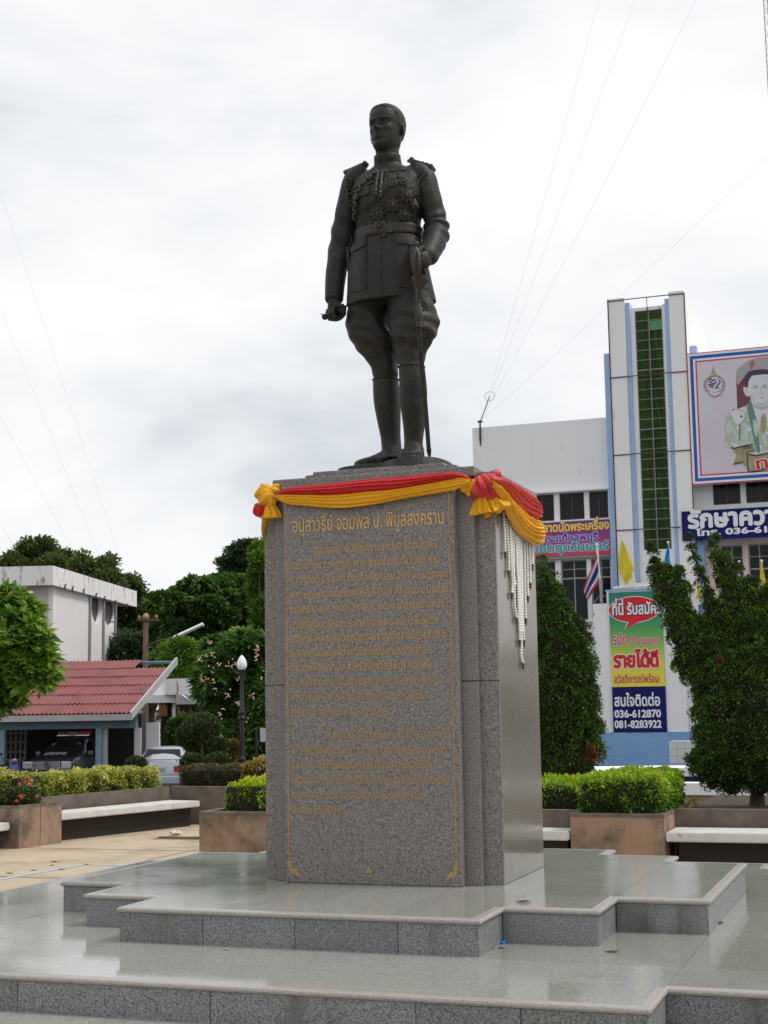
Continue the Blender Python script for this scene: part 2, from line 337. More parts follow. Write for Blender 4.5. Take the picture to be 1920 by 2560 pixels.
def platform(name, label, poly, z0, z1, tile=0.6, ox=0.0, oy=0.0, joint_x=None, riser_len=1.2, kindtiles=True):
    root = empty(name, ((poly[0][0]+poly[10][0])/2, poly[0][1]+2.0, z0), 0, label, 'stone platform')
    inv = Matrix.Translation(-root.location)
    MB(inv).prism([(p[0], p[1]) for p in shrink(poly, 0.03)], z0, z1-0.034).build('core', MAT['joint'], root)
    # riser slabs
    n = len(poly)
    for i in range(n):
        a = Vector(poly[i]); b = Vector(poly[(i+1)%n]); L_ = (b-a).length; d = (b-a)/L_
        nrm = Vector((-d.y, d.x))      # outward for clockwise outline
        xs_ = [0.0]
        if abs(d.y) < 0.1 and joint_x:
            lo, hi = min(a.x,b.x), max(a.x,b.x)
            js = [j for j in joint_x if lo+0.15 < j < hi-0.15]
            js = sorted(abs(j-a.x) for j in js); xs_ += js
        else:
            kk = int(L_/riser_len)
            xs_ += [L_*(q+1)/(kk+1) for q in range(kk)]
        xs_.append(L_)
        for s0, s1 in zip(xs_[:-1], xs_[1:]):
            p0 = a + d*(s0+0.0025); p1 = a + d*(s1-0.0025); o_ = random.uniform(-0.0015, 0.0015)
            q0 = p0 + nrm*(0.0+o_); q1 = p1 + nrm*(0.0+o_); r0 = p0 - nrm*0.028; r1 = p1 - nrm*0.028
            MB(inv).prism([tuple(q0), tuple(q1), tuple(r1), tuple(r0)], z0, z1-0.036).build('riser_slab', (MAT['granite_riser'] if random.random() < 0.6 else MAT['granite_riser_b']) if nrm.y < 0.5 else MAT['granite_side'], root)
    # nosing: half-round edge strips that stand 12 mm proud of the riser
    for i in range(n):
        a = Vector(poly[i]); b = Vector(poly[(i+1)%n]); L_ = (b-a).length; d = (b-a)/L_; nrm = Vector((-d.y, d.x))
        pa, pb = Vector(poly[i-1]), Vector(poly[(i+2)%n])
        def turn(u, v): return u.x*v.y-u.y*v.x
        c0 = 1 if turn((a-pa).normalized(), d) < 0 else -1
        c1 = 1 if turn(d, (pb-b).normalized()) < 0 else -1
        prof = [(-0.045,-0.034),(0.004,-0.034),(0.013,-0.029),(0.017,-0.018),(0.013,-0.007),(0.004,-0.0015),(-0.045,0.0)]
        vs = []
        for P_, cv, sgn in ((a, c0, -1), (b, c1, 1)):
            for (o_, zz) in prof:
                q = P_ + d*(sgn*cv*o_) + nrm*o_; vs.append((q.x, q.y, z1+zz))
        m_ = len(prof)
        fs = [tuple(range(m_)), tuple(range(2*m_-1, m_-1, -1))] + [(k_, (k_+1)%m_, m_+(k_+1)%m_, m_+k_) for k_ in range(m_)]
        o = MB(inv).add(vs, fs).build('nosing', MAT['nosing'], root); orient_out(o.data)
    # paving slabs clipped to cells inside the outline
    xs_ = sorted(set([round(p[0],3) for p in poly])); ys_ = sorted(set([round(p[1],3) for p in poly]))
    def cells(v):
        r = [v[0]]
        for a_, b_ in zip(v[:-1], v[1:]):
            k_ = max(1, round((b_-a_)/tile)); r += [a_+(b_-a_)*(q+1)/k_ for q in range(k_)]
        return r
    X, Y = cells(xs_), cells(ys_)
    tp = shrink(poly, 0.045)
    for i in range(len(X)-1):
        for j in range(len(Y)-1):
            if inside(poly, (X[i]+X[i+1])/2, (Y[j]+Y[j+1])/2):
                g = 0.0012; cx0, cx1, cy0, cy1 = X[i]+g, X[i+1]-g, Y[j]+g, Y[j+1]-g
                ix = 0.046
                mx, my = (cx0+cx1)/2, (cy0+cy1)/2
                if not inside(poly, X[i]-0.05, my): cx0 = X[i]+ix
                if not inside(poly, X[i+1]+0.05, my): cx1 = X[i+1]-ix
                if not inside(poly, mx, Y[j]-0.05): cy0 = Y[j]+ix
                if not inside(poly, mx, Y[j+1]+0.05): cy1 = Y[j+1]-ix
                dz = random.uniform(-0.0006, 0.0004)
                MB(inv).box(cx0, cx1, cy0, cy1, z1-0.033, z1+dz).build('paving_slab', MAT['granite_top'] if random.random() < 0.65 else MAT['granite_top_b'], root)
    return root
def shrink(poly, d):
    n = len(poly); outp = []
    for i in range(n):
        p = Vector(poly[i]); a = (p-Vector(poly[i-1])).normalized(); b = (Vector(poly[(i+1)%n])-p).normalized()
        na, nb = Vector((a.y, -a.x)), Vector((b.y, -b.x))
        if abs(a.dot(b)) > 0.99: q = p + na*d
        else: q = p + na*d + nb*d
        outp.append((q.x, q.y))
    return outp
platform('stone_platform', 'uppermost stepped grey granite platform, the one the pedestal stands on', P1, Z2, Z1, joint_x=(-4.241,-3.617,-2.95), riser_len=1.3)
platform('stone_platform', 'wide lower grey granite platform stretching across the bottom of the photo', P2, Z3, Z2, joint_x=(-4.80,-3.606,-2.449,-1.9), riser_len=1.2, tile=1.2)
platform('stone_platform', 'lowest grey granite step, seen at the bottom left corner in front of the wide platform', P3, Z4, Z3, tile=1.2)
m = MB().prism(P4, 0.002, Z4)
tag(m.build('granite_plinth_step', MAT['granite_top']), kind='structure')
# ================================================================== PEDESTAL
PX, PYF = -3.636, 9.89
ped = empty('granite_pedestal', (PX, 10.68, Z1), 0, 'tall grey granite pedestal with gold Thai inscription under the bronze statue', 'pedestal')
pinv = Matrix.Translation(-ped.location)
def pbox(name, x0, x1, y0, y1, z0, z1, m_, bev=0.006):
    return MB(pinv).box(x0, x1, y0, y1, z0, z1, None, bev).build(name, m_, ped)
ZJ = 2.262
YB = 11.25
for (z0, z1_) in ((Z1, ZJ-0.003), (ZJ+0.003, 3.64)):
    # outer shaft block: flanks polished, front pilaster faces matt
    for sx_ in (-1, 1):
        x0, x1 = (-4.523, -4.38) if sx_ < 0 else (-2.86, -2.717)
        pbox('outer_pilaster_slab', x0, x1, 10.052, 10.079, z0, z1_, MAT['granite'], 0.003)
    pbox('middle_shaft_block', -4.405, -2.855, 9.99, YB+0.09, z0, z1_, MAT['granite'])
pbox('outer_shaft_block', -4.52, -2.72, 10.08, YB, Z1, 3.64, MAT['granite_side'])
# front and back inscription panels (single tall slabs with a bevelled frame)
pbox('inscription_slab', -4.298, -2.974, PYF, 9.987, Z1, 3.66, MAT['granite'], 0.01)
pbox('back_slab', -4.298, -2.974, YB+0.093, YB+0.19, Z1, 3.66, MAT['granite'], 0.01)
# cap: stepped slabs
pbox('cap_slab', -4.31, -2.962, 9.875, YB+0.2, 3.662, 3.722, MAT['granite'], 0.008)
pbox('cap_slab', -4.54, -2.70, 10.04, YB+0.04, 3.642, 3.76, MAT['granite'], 0.01)
pbox('cap_slab', -4.42, -2.84, 9.97, YB+0.11, 3.724, 3.797, MAT['granite'], 0.01)
pbox('cap_slab', -4.29, -2.955, 10.17, YB-0.03, 3.794, 3.829, MAT['granite'], 0.01)
pbox('cap_slab', -4.145, -3.105, 10.10, YB-0.10, 3.793, 3.859, MAT['granite'], 0.01)
pbox('cap_slab', -4.225, -3.02, 10.14, YB-0.05, 3.7935, 3.844, MAT['granite'], 0.01)

# ---- Thai lettering: glyph outlines -> triangles
GL = {}
ABV, TONE, BLW = set('ิีึืั็ํ'), set('่้๊๋์'), set('ุู')
def outline(txt):
    c = bpy.data.curves.new('glyph', 'FONT'); c.body = txt; c.resolution_u = 2
    o = bpy.data.objects.new('glyph', c); COL.objects.link(o)
    dg = bpy.context.evaluated_depsgraph_get(); cu = o.evaluated_get(dg).to_curve(dg)
    res = []
    for s in cu.splines:
        P = []
        if s.type == 'BEZIER':
            bp = s.bezier_points; n = len(bp)
            for i in range(n):
                a, b = bp[i], bp[(i+1)%n]
                lin = (a.handle_right-a.co).length < 1e-5 and (b.handle_left-b.co).length < 1e-5
                K = 1 if lin else 3
                for q in range(K):
                    t = q/K; p = a.co*(1-t)**3 + a.handle_right*3*t*(1-t)**2 + b.handle_left*3*t*t*(1-t) + b.co*t**3
                    P.append((p.x, p.y))
        else: P = [(p.co.x, p.co.y) for p in s.points]
        res.append(P)
    o.to_curve_clear(); bpy.data.objects.remove(o); bpy.data.curves.remove(c); return res
_bar = None
def advance(ch):
    a = outline(ch+'|' if ch != ' ' else 'ก |'); b = outline('|' if ch != ' ' else 'ก|')
    f = lambda cs: max(max(p[0] for p in c_) for c_ in cs)
    return f(a)-f(b)
def glyph(ch, bold=0.0):
    key = (ch, bold)
    if key in GL: return GL[key]
    cs = outline(ch) if ch != ' ' else []
    adv = advance(ch) if ch not in ABV | TONE | BLW else 0.0
    cs = [np.array(c_) for c_ in cs if len(c_) > 2]
    if bold > 0 and cs:
        sh = [(bold*math.cos(a), bold*math.sin(a)) for a in np.arange(8)*PI/4]
        cs2 = []
        for c_ in cs:
            # dilating holes the wrong way is avoided by unioning shifted copies per shift (nonzero rule per copy)
            cs2.append(c_)
        groups = [[c_+np.array(s_) for c_ in cs2] for s_ in (sh if bold >= 0.02 else sh[1::2])] + ([cs2] if bold >= 0.02 else [])
    else: groups = [cs]
    V = []; E_ = []
    for g in groups:
        for c_ in g:
            b = len(V); n = len(c_)
            for p in c_: V.append(Vector((float(p[0]), float(p[1]))))
            E_ += [(b+i, b+(i+1)%n) for i in range(n)]
    if not V: GL[key] = ([], [], adv); return GL[key]
    ov, oe, of, *_ = delaunay_2d_cdt(V, E_, [], 0, 1e-5)
    P = np.array([(v.x, v.y) for v in ov]); F = np.array([list(f) for f in of if len(f) == 3])
    C = P[F].mean(axis=1); keep = np.zeros(len(F), bool)
    for g in groups:
        wn = np.zeros(len(F), int)
        for c_ in g:
            a = c_; b = np.roll(c_, -1, axis=0)
            for (x0, y0), (x1, y1) in zip(a, b):
                if y0 == y1: continue
                cond = ((y0 <= C[:,1]) & (y1 > C[:,1])) | ((y1 <= C[:,1]) & (y0 > C[:,1]))
                xi = x0 + (C[:,1]-y0)*(x1-x0)/(y1-y0)
                wn += np.where(cond & (xi > C[:,0]), 1 if y1 > y0 else -1, 0)
        keep |= wn != 0
    F = F[keep]
    GL[key] = (P, F, adv); return GL[key]
def layout(txt, bold=0.0):
    x = 0.0; vs = []; fs = []; n = 0; base = ' '
    prev_above = False; i = 0
    for i, ch in enumerate(txt):
        nxt = txt[i+1] if i+1 < len(txt) else ''
        dx = dy = 0.0
        if ch in ABV | TONE:
            if base in 'ปฝฟ': dx -= 0.10
            if ch in TONE and (prev_above or nxt == 'ำ'): dy += 0.19
        P, F, adv = glyph(ch, bold)
        if len(P):
            vs.append(P + np.array([x+dx, dy])); fs.append(F + n); n += len(P)
        x += adv
        if ch in ABV: prev_above = True
        elif ch not in TONE | BLW: prev_above = False; base = ch
    if not vs: return np.zeros((0,2)), np.zeros((0,3), int), x
    return np.vstack(vs), np.vstack(fs), x
def text(name, txt, T, size, material, parent, bold=0.0, width=None, align='L', thick=0.0, italic=0.0):
    """T maps local x (reading direction), y (up), z (towards the reader) to the parent's space"""
    P, F, adv = layout(txt, bold)
    P = P*size
    if italic: P = P + np.stack([P[:,1]*italic, np.zeros(len(P))], 1)
    if width: P[:,0] *= width/(adv*size); adv_ = width
    else: adv_ = adv*size
    off = {'L':0, 'C':-adv_/2, 'R':-adv_}[align]
    vs = [T @ Vector((float(p[0])+off, float(p[1]), thick)) for p in P]
    me = bpy.data.meshes.new(name); me.from_pydata([tuple(v) for v in vs], [], [tuple(int(q) for q in f) for f in F]); me.update()
    return link(name, me, material, parent)

MAT['gold_mid'] = mat('dull_gold_paint', (0.47,0.29,0.10), 0.5, 0.0, stain=(0.36,0.24,0.12), sscale=20, samt=(0.55,0.68))
LINES = [  # text, baseline left crop x,y, right crop x,y, crop, size m, worn?
 ('อนุสาวรีย์ จอมพล ป. พิบูลสงคราม', 'k9', 110, 335, 1485, 243, 0.150, 0),
 ('จอมพล ป. พิบูลสงคราม (แปลก ขีตตะสังคะ)', 'k9', 305, 530, 1420, 458, 0.082, 0),
 ('เกิดวันที่ ๑๔ กรกฎาคม พ.ศ. ๒๔๔๐ ตรงกับวันพุธ แรม', 'k9', 85, 665, 1452, 598, 0.082, 0),
 ('๑ ค่ำ เดือน ๘ ปีระกา ถึงแก่อสัญกรรม วันที่ ๑๑ มิถุนายน', 'k9', 90, 800, 1517, 725, 0.082, 0),
 ('พ.ศ. ๒๕๐๗ ตรงกับวันพฤหัสบดี ขึ้น ๒ ค่ำ เดือน ๘ ปีมะโรง', 'k9', 92, 930, 1517, 865, 0.082, 0),
 ('ในระหว่าง พ.ศ. ๒๔๘๑ ถึง พ.ศ. ๒๕๐๐ ได้ดำรงตำแหน่ง', 'k9', 95, 1057, 1490, 1000, 0.082, 0),
 ('นายกรัฐมนตรีของประเทศไทยถึง ๘ สมัย เป็นผู้นำ', 'ka', 92, 110, 1412, 75, 0.082, 0),
 ('ชาติไทย ให้ผ่านพ้นวิกฤติการณ์จากสงครามโลกครั้งที่ ๒', 'ka', 95, 240, 1508, 193, 0.082, 0),
 ('นอกจากนี้ยังเป็นผู้ทำคุณประโยชน์แก่ประเทศไทย', 'ka', 97, 370, 1320, 337, 0.082, 0),
 ('อย่างเหลือคณานับ สำหรับจังหวัดลพบุรี จอมพล', 'ka', 100, 500, 1372, 470, 0.082, 0),
 ('ป. พิบูลสงคราม เป็นผู้วางรากฐานความเจริญ ทั้งด้าน', 'ka', 105, 636, 1465, 608, 0.082, 1),
 ('การคมนาคม การผังเมือง การศึกษา การพัฒนา', 'ka', 105, 765, 1335, 748, 0.082, 1),
 ('การประชาสงเคราะห์ และการทหาร', 'ka', 108, 903, 975, 890, 0.082, 1),
 ('ด้วยความระลึกถึงคุณความดีเช่น จอมพลท่านนี้', 'ka', 430, 1108, 1540, 1093, 0.082, 1),
 ('ชาวลพบุรีซึ่งประกอบด้วยทหาร ตำรวจ พลเรือน พ่อค้า', 'kb', 105, 235, 1505, 228, 0.082, 1),
 ('ประชาชน จึงได้พร้อมใจกันสร้างอนุสาวรีย์แห่งนี้ขึ้น', 'kb', 105, 367, 1400, 362, 0.082, 1),
 ('เพื่อประกาศเกียรติคุณให้ปรากฏ ในเกียรติคุณแห่ง', 'kb', 105, 505, 1535, 498, 0.082, 1),
 ('คุณงามความดีของ จอมพล ป. พิบูลสงคราม', 'kb', 108, 640, 1278, 638, 0.082, 1),
 ('สืบต่อชั่วนิรันดร์', 'kb', 105, 775, 605, 772, 0.082, 1),
]
CR['k9'] = (700,1240,3.607); CR['ka'] = (700,1540,3.607); CR['kb'] = (700,1820,3.607)
def panel_pt(k, x, y): return on_Y(*px(k, x, y), PYF)
for (s_, k_, x0, y0, x1, y1, sz, worn) in LINES:
    a = panel_pt(k_, x0, y0); b = panel_pt(k_, x1, y1); zb = (a.z+b.z)/2
    T = pinv @ Matrix.Translation((a.x, PYF-0.004, zb)) @ Matrix.Rotation(PI/2, 4, 'X')
    text('inscription_title' if sz > 0.1 else 'inscription_line', s_, T, sz, MAT['gold_worn'] if worn else (MAT['gold'] if sz > 0.1 else MAT['gold_mid']), ped, 0.010 if sz > 0.1 else 0.006, width=b.x-a.x)
# gilt border with corner curls
m = MB(pinv)
xl, xr, zt, zb = -4.272, -3.007, 3.57, 1.02
m.box(xl, xl+0.006, PYF-0.003, PYF+0.01, zb, zt).box(xr-0.006, xr, PYF-0.003, PYF+0.01, zb, zt)
m.build('gilt_border', MAT['gold_worn'], ped)
m = MB(pinv)
for cx, s_ in ((xl, 1), (xr, -1)):
    pts = [(0,0),(0.004,0.03),(0.02,0.055),(0.045,0.062),(0.06,0.045),(0.05,0.03),(0.035,0.035)]
    m.tube([(cx+s_*p[0], PYF-0.002, zt-0.01+p[1]) for p in pts], 0.007, 6)
    m.wallpoly([(cx+s_*a_, zb-0.02+b_) for a_, b_ in ((-0.005,0),(0.03,-0.03),(0.015,-0.05),(0.05,-0.045),(0.095,-0.11),(0.06,-0.10),(0.05,-0.085),(0.02,-0.085),(0.0,-0.05))], PYF-0.003, PYF+0.004)
    m.wallpoly([(cx+s_*a_, zb+b_) for a_, b_ in ((0.0,0.02),(0.012,-0.01),(0.028,-0.035),(0.0,-0.03))], PYF-0.004, PYF+0.003)
m.wallpoly([(-3.66+a_, 0.93+b_) for a_, b_ in ((-0.03,0),(0.03,0),(0.014,0.02),(0.0,0.055),(-0.014,0.02))], PYF-0.003, PYF+0.004)
m.build('gilt_corner_ornament', MAT['gold_worn'], ped)
MAT['grime'] = mat('dark_water_stain', (0.05,0.048,0.045), 0.6)
# ================================================================== BRONZE STATUE
SB = Vector((-3.62, 10.65, 3.93)); AZ = rad(18.773)
RT = Vector((math.cos(AZ), math.sin(AZ), 0)); NV = Vector((-math.sin(AZ), math.cos(AZ), 0))
def SP(sx_, zp, y):
    """picture-plane offset (sx, zp) at the statue's distance -> statue space, at depth y (negative: towards the front)"""
    Q = Vector((-3.62, 10.65, 3.97)) + RT*sx_ + Vector((0,0,zp)); d = Q-CAMP
    t = (SB.y + y)/d.y; return CAMP + d*t - SB
st = empty('bronze_statue', SB, 0, 'dark bronze statue of a uniformed officer with sword and baton atop the pedestal', 'statue')
def ring(c, a, b, seg=40, n=2.3, rot=0.0, tilt=None):
    vs = []
    for j in range(seg):
        t = 2*PI*j/seg; x = a*math.copysign(abs(math.cos(t))**(2/n), math.cos(t)); y = b*math.copysign(abs(math.sin(t))**(2/n), math.sin(t))
        xr_, yr = x*math.cos(rot)-y*math.sin(rot), x*math.sin(rot)+y*math.cos(rot)
        vs.append(Vector((c[0]+xr_, c[1]+yr, c[2]+(tilt or 0)*y)))
    return vs
def loftrings(mb, rings):
    seg = len(rings[0]); vs = [p for r in rings for p in r]; fs = []
    for i in range(len(rings)-1):
        for j in range(seg): fs.append((i*seg+j, i*seg+(j+1)%seg, (i+1)*seg+(j+1)%seg, (i+1)*seg+j))
    fs.append(tuple(range(seg-1,-1,-1))); fs.append(tuple((len(rings)-1)*seg+j for j in range(seg))); mb.add(vs, fs)
def smoothpath(keys, n=6):
    """keys: list of tuples of floats -> Catmull-Rom dense list"""
    K = [np.array(k_, float) for k_ in keys]; o = []
    for i in range(len(K)-1):
        p0 = K[max(i-1,0)]; p1 = K[i]; p2 = K[i+1]; p3 = K[min(i+2,len(K)-1)]
        for q in range(n):
            t = q/n; o.append(0.5*((2*p1)+(-p0+p2)*t+(2*p0-5*p1+4*p2-p3)*t*t+(-p0+3*p1-3*p2+p3)*t**3))
    o.append(K[-1]); return o
body = MB()
CX = -0.070
# torso / tunic / skirt  (z, cx, cy, a, b)
TOR = [(1.315,CX+0.008,0.0,0.350,0.255),(1.33,CX+0.008,0.0,0.352,0.257),(1.45,CX+0.0,-0.005,0.338,0.245),(1.60,CX-0.01,-0.01,0.322,0.232),(1.75,CX-0.008,-0.01,0.295,0.215),
       (1.86,CX,-0.01,0.262,0.190),(1.92,CX,-0.01,0.255,0.182),(1.99,CX,-0.012,0.262,0.190),(2.08,CX,-0.015,0.278,0.208),(2.18,CX,-0.015,0.292,0.220),(2.26,CX,0.0,0.302,0.205),
       (2.32,CX,0.01,0.312,0.180),(2.37,CX,0.015,0.292,0.155),(2.405,CX,0.015,0.240,0.135),(2.44,CX,0.012,0.155,0.120),(2.47,CX,0.008,0.105,0.112)]
rs_ = []
for (z, cx, cy, a, b) in smoothpath(TOR, 4):
    R_ = ring((cx, cy, z), a, b, 72, 2.35)
    fl = max(0.0, min(1.0, (1.88-z)/0.5))       # skirt pleats grow towards the hem
    for j, p in enumerate(R_):
        t = 2*PI*j/72; q = Vector((p.x-cx, p.y-cy, 0)); ql = q.length
        k_ = 1 + fl*0.028*math.sin(t*9+0.6) + (0.010*math.sin(t*17+z*9) if 1.95 < z < 2.1 else 0)
        p.x = cx + q.x*k_; p.y = cy + q.y*k_
    rs_.append(R_)
loftrings(body, rs_)
body.box(CX-0.30, CX+0.30, -0.16, 0.16, 1.33, 1.5)
# neck
body.tube([(CX+0.002,0.01,2.44),(CX,0.0,2.52),(CX-0.006,-0.01,2.66)], [(0.098,0.102),(0.092,0.097),(0.098,0.10)], 24)
# stand-up collar
rs_ = []
for z, k_ in ((2.415,1.20),(2.43,1.18),(2.47,1.12),(2.52,1.07),(2.545,1.06),(2.55,1.03),(2.548,0.95),(2.50,0.93)):
    rs_.append(ring((CX, 0.004-(0.02 if z > 2.5 else 0.0), z), 0.100*k_, 0.106*k_, 48, 2.1, 0, 0.12))
loftrings(body, rs_)
# breeches and boots. statue's right leg stands back, left leg forward
def leg(keys):
    rs_ = []
    for q in smoothpath(keys, 5):
        sx_, zp, y, a, b, fold = q
        c = SP(sx_, zp, y); R_ = ring(c, a, b, 40, 2.1)
        for j, p in enumerate(R_):
            t = 2*PI*j/40
            k_ = 1 + fold*(0.05*math.sin(4*t + zp*22) + 0.035*math.sin(zp*60+3*math.cos(t)))
            p.x = c.x+(p.x-c.x)*k_; p.y = c.y+(p.y-c.y)*k_
        rs_.append(R_)
    loftrings(body, rs_)
leg([(-0.215,1.42,0.03,0.155,0.19,0.1),(-0.235,1.25,0.03,0.168,0.19,0.3),(-0.245,1.13,0.03,0.172,0.19,0.6),(-0.228,1.03,0.035,0.180,0.185,0.7),(-0.178,0.95,0.04,0.180,0.175,0.8),
     (-0.150,0.87,0.045,0.145,0.15,0.7),(-0.126,0.79,0.05,0.112,0.125,0.5),(-0.116,0.72,0.055,0.103,0.115,0.5),(-0.113,0.68,0.06,0.093,0.108,0.3),(-0.113,0.66,0.06,0.098,0.112,0.0),
     (-0.112,0.64,0.06,0.101,0.116,0.0),(-0.104,0.5,0.075,0.105,0.125,0.0),(-0.095,0.36,0.085,0.093,0.112,0.0),(-0.082,0.21,0.09,0.078,0.088,0.1),(-0.076,0.135,0.09,0.080,0.09,0.4),(-0.074,0.08,0.085,0.083,0.10,0.3),(-0.072,0.03,0.08,0.080,0.11,0.0)])
leg([(0.065,1.42,-0.02,0.165,0.19,0.1),(0.095,1.25,-0.04,0.188,0.19,0.4),(0.115,1.13,-0.06,0.198,0.185,0.8),(0.108,1.04,-0.07,0.190,0.185,1.0),(0.100,0.97,-0.08,0.168,0.17,0.9),
     (0.090,0.91,-0.09,0.128,0.135,0.7),(0.086,0.84,-0.105,0.112,0.12,0.5),(0.090,0.785,-0.12,0.092,0.108,0.3),(0.092,0.765,-0.12,0.097,0.112,0.0),
     (0.095,0.74,-0.12,0.100,0.115,0.0),(0.103,0.58,-0.115,0.104,0.124,0.0),(0.104,0.43,-0.11,0.097,0.115,0.0),(0.102,0.28,-0.105,0.080,0.092,0.1),(0.097,0.18,-0.105,0.072,0.08,0.2),(0.096,0.14,-0.105,0.074,0.085,0.4),(0.098,0.10,-0.105,0.078,0.095,0.2),(0.098,0.05,-0.10,0.078,0.10,0.0)])
def foot(ank, toe, heelback, w_=0.078, h_=0.155):
    ank, toe = Vector(ank), Vector(toe); d = (toe-ank); d.z = 0; L_ = d.length; d.normalize(); s_ = Vector((d.y,-d.x,0)); zb_ = 0.0
    rs_ = []
    for (t, ww, hh) in ((-heelback/L_-0.02,0.35,0.3),(-heelback/L_,0.72,0.75),(-0.1,0.86,1.05),(0.2,0.84,1.1),(0.45,0.94,0.82),(0.68,1.1,0.62),(0.85,1.06,0.52),(0.96,0.78,0.42),(1.02,0.35,0.28)):
        c = ank + d*(t*L_); R_ = []
        for j in range(28):
            an = 2*PI*j/28; x = w_*ww*math.copysign(abs(math.cos(an))**0.8, math.cos(an)); zz = math.sin(an)
            z = zb_ + h_*hh*0.5 + h_*hh*0.5*math.copysign(abs(zz)**0.75, zz)
            R_.append(Vector((c.x,c.y,0)) + s_*x + Vector((0,0,z)))
        rs_.append(R_)
    loftrings(body, rs_)
    # sole
    P = []
    for sgn in (1, -1):
        for t, ww in ((-heelback/L_-0.03,0.3),(-heelback/L_,0.7),(0.0,0.85),(0.3,0.82),(0.65,1.12),(0.88,1.05),(1.0,0.6),(1.05,0.25))[::sgn]:
            c = ank + d*(t*L_) + s_*(w_*1.1*ww*sgn); P.append((c.x, c.y))
    body.prism(P, -0.012, 0.016)
A1 = SP(-0.072,0.05,0.08); foot((A1.x,A1.y,0),(A1.x-0.215,A1.y-0.24,0),0.10)
A2 = SP(0.098,0.07,-0.10); foot((A2.x,A2.y,0),(A2.x+0.07,A2.y-0.33,0),0.10)
# arms
def limb(keys, seg=28, folds=None):
    K = smoothpath(keys, 6); pts = []; rr = []
    for q in K:
        pts.append(SP(q[0], q[1], q[2])); rr.append((q[3], q[4]))
    n = len(pts); a = None; rs_ = []
    for i, p in enumerate(pts):
        t = (pts[min(i+1,n-1)]-pts[max(i-1,0)]).normalized()
        if a is None: a = Vector((0,1,0)).cross(t).normalized()
        a = (a-t*a.dot(t)).normalized(); b = t.cross(a); f_ = i/(n-1); R_ = []
        for j in range(seg):
            an = 2*PI*j/seg; k_ = 1.0
            if folds:
                for (f0, fw, amp, fr, ph) in folds: k_ += amp*math.exp(-((f_-f0)/fw)**2)*math.sin(fr*f_*2*PI+ph+2.2*math.sin(an+ph))
            R_.append(p + a*(rr[i][0]*math.cos(an)*k_) + b*(rr[i][1]*math.sin(an)*k_))
        rs_.append(R_)
    loftrings(body, rs_)
# statue's right arm (left in the photo), hanging with a slight bend
limb([(-0.235,2.372,0.01,0.05,0.05),(-0.30,2.342,0.01,0.095,0.090),(-0.348,2.275,0.01,0.090,0.102),(-0.373,2.17,0.01,0.090,0.108),(-0.396,2.03,0.01,0.100,0.110),(-0.421,1.89,0.015,0.104,0.110),(-0.452,1.75,0.01,0.098,0.105),
      (-0.484,1.6,-0.015,0.086,0.094),(-0.502,1.47,-0.04,0.080,0.088),(-0.510,1.36,-0.06,0.075,0.08),(-0.512,1.325,-0.065,0.073,0.078),(-0.512,1.31,-0.068,0.062,0.066)], folds=[(0.50,0.13,0.07,9,0.5),(0.08,0.1,0.03,6,1)])
# statue's left arm, elbow out, forearm forward to the sword
limb([(0.10,2.375,0.01,0.05,0.05),(0.165,2.358,0.01,0.095,0.090),(0.218,2.305,0.01,0.098,0.100),(0.252,2.20,0.01,0.090,0.104),(0.280,2.08,0.02,0.090,0.104),(0.302,1.97,0.03,0.092,0.105),(0.312,1.89,0.01,0.098,0.11),
      (0.305,1.825,-0.05,0.096,0.105),(0.285,1.765,-0.13,0.088,0.098),(0.262,1.71,-0.20,0.080,0.090),(0.240,1.665,-0.26,0.074,0.082),(0.235,1.655,-0.268,0.066,0.072)], folds=[(0.56,0.14,0.12,10,0.2),(0.08,0.1,0.03,6,2),(0.8,0.1,0.02,8,0)])
# hands -------------------------------------------------
def finger(pts, r): body.tube(pts, [r*1.05]+[r]*(len(pts)-2)+[r*0.82], 12); body.ball(pts[-1], r*0.82, None, 10, 6)
def fist(c, axis, out_, dn, s=1.0, thumb=1):
    """fist closed round a rod. axis: rod direction; out_: knuckle side away from the wrist; dn: from back of hand to palm"""
    c = Vector(c); axis = Vector(axis).normalized(); out_ = Vector(out_).normalized(); out_ = (out_-axis*out_.dot(axis)).normalized(); dn = out_.cross(axis)*1.0
    rr_ = 0.034*s
    T_ = Matrix((axis, out_, dn)).transposed().to_4x4(); T_.translation = c - out_*0.035*s
    body.ball((0,0,0), (0.075*s, 0.072*s, 0.040*s), T_ @ Matrix.Translation((0,0,-0.018*s)), 18, 12)
    for i, (o_, L_) in enumerate(((0.054,0.95),(0.019,1.05),(-0.017,1.0),(-0.050,0.85))):
        P = []
        for an in (100, 60, 20, -30, -80, -130, -170):
            a = rad(an); R_ = (rr_+0.018*s)*L_
            P.append(c + axis*(o_*s) + out_*(math.cos(a)*R_) + dn*(-math.sin(a)*R_))
        finger(P, 0.0175*s)
    b = c + axis*0.075*s*thumb - out_*0.055*s - dn*0.02*s
    finger([b, b+out_*0.03*s+dn*(-0.02*s)+axis*0.008*s*thumb, b+out_*0.075*s-dn*0.018*s, b+out_*0.105*s+dn*0.008*s-axis*0.012*thumb*s], 0.020*s)
W1 = SP(-0.512,1.31,-0.07); H1 = SP(-0.508,1.215,-0.10)
body.tube([W1+Vector((0,0,0.03)), W1, (W1+H1)/2], [(0.052,0.056),(0.050,0.055),(0.056,0.052)], 16)
fist(H1, (0.78,-0.60,-0.05), (0.05,0.1,-1.0), None, 1.0, 1)
W2 = SP(0.238,1.655,-0.265); H2 = SP(0.178,1.635,-0.335)
body.tube([W2+Vector((0.02,0.03,0.01)), W2, (W2+H2)/2], [(0.055,0.06),(0.052,0.055),(0.058,0.05)], 16)
HA = (SP(0.147,1.75,-0.36)-SP(0.160,1.50,-0.36)).normalized()
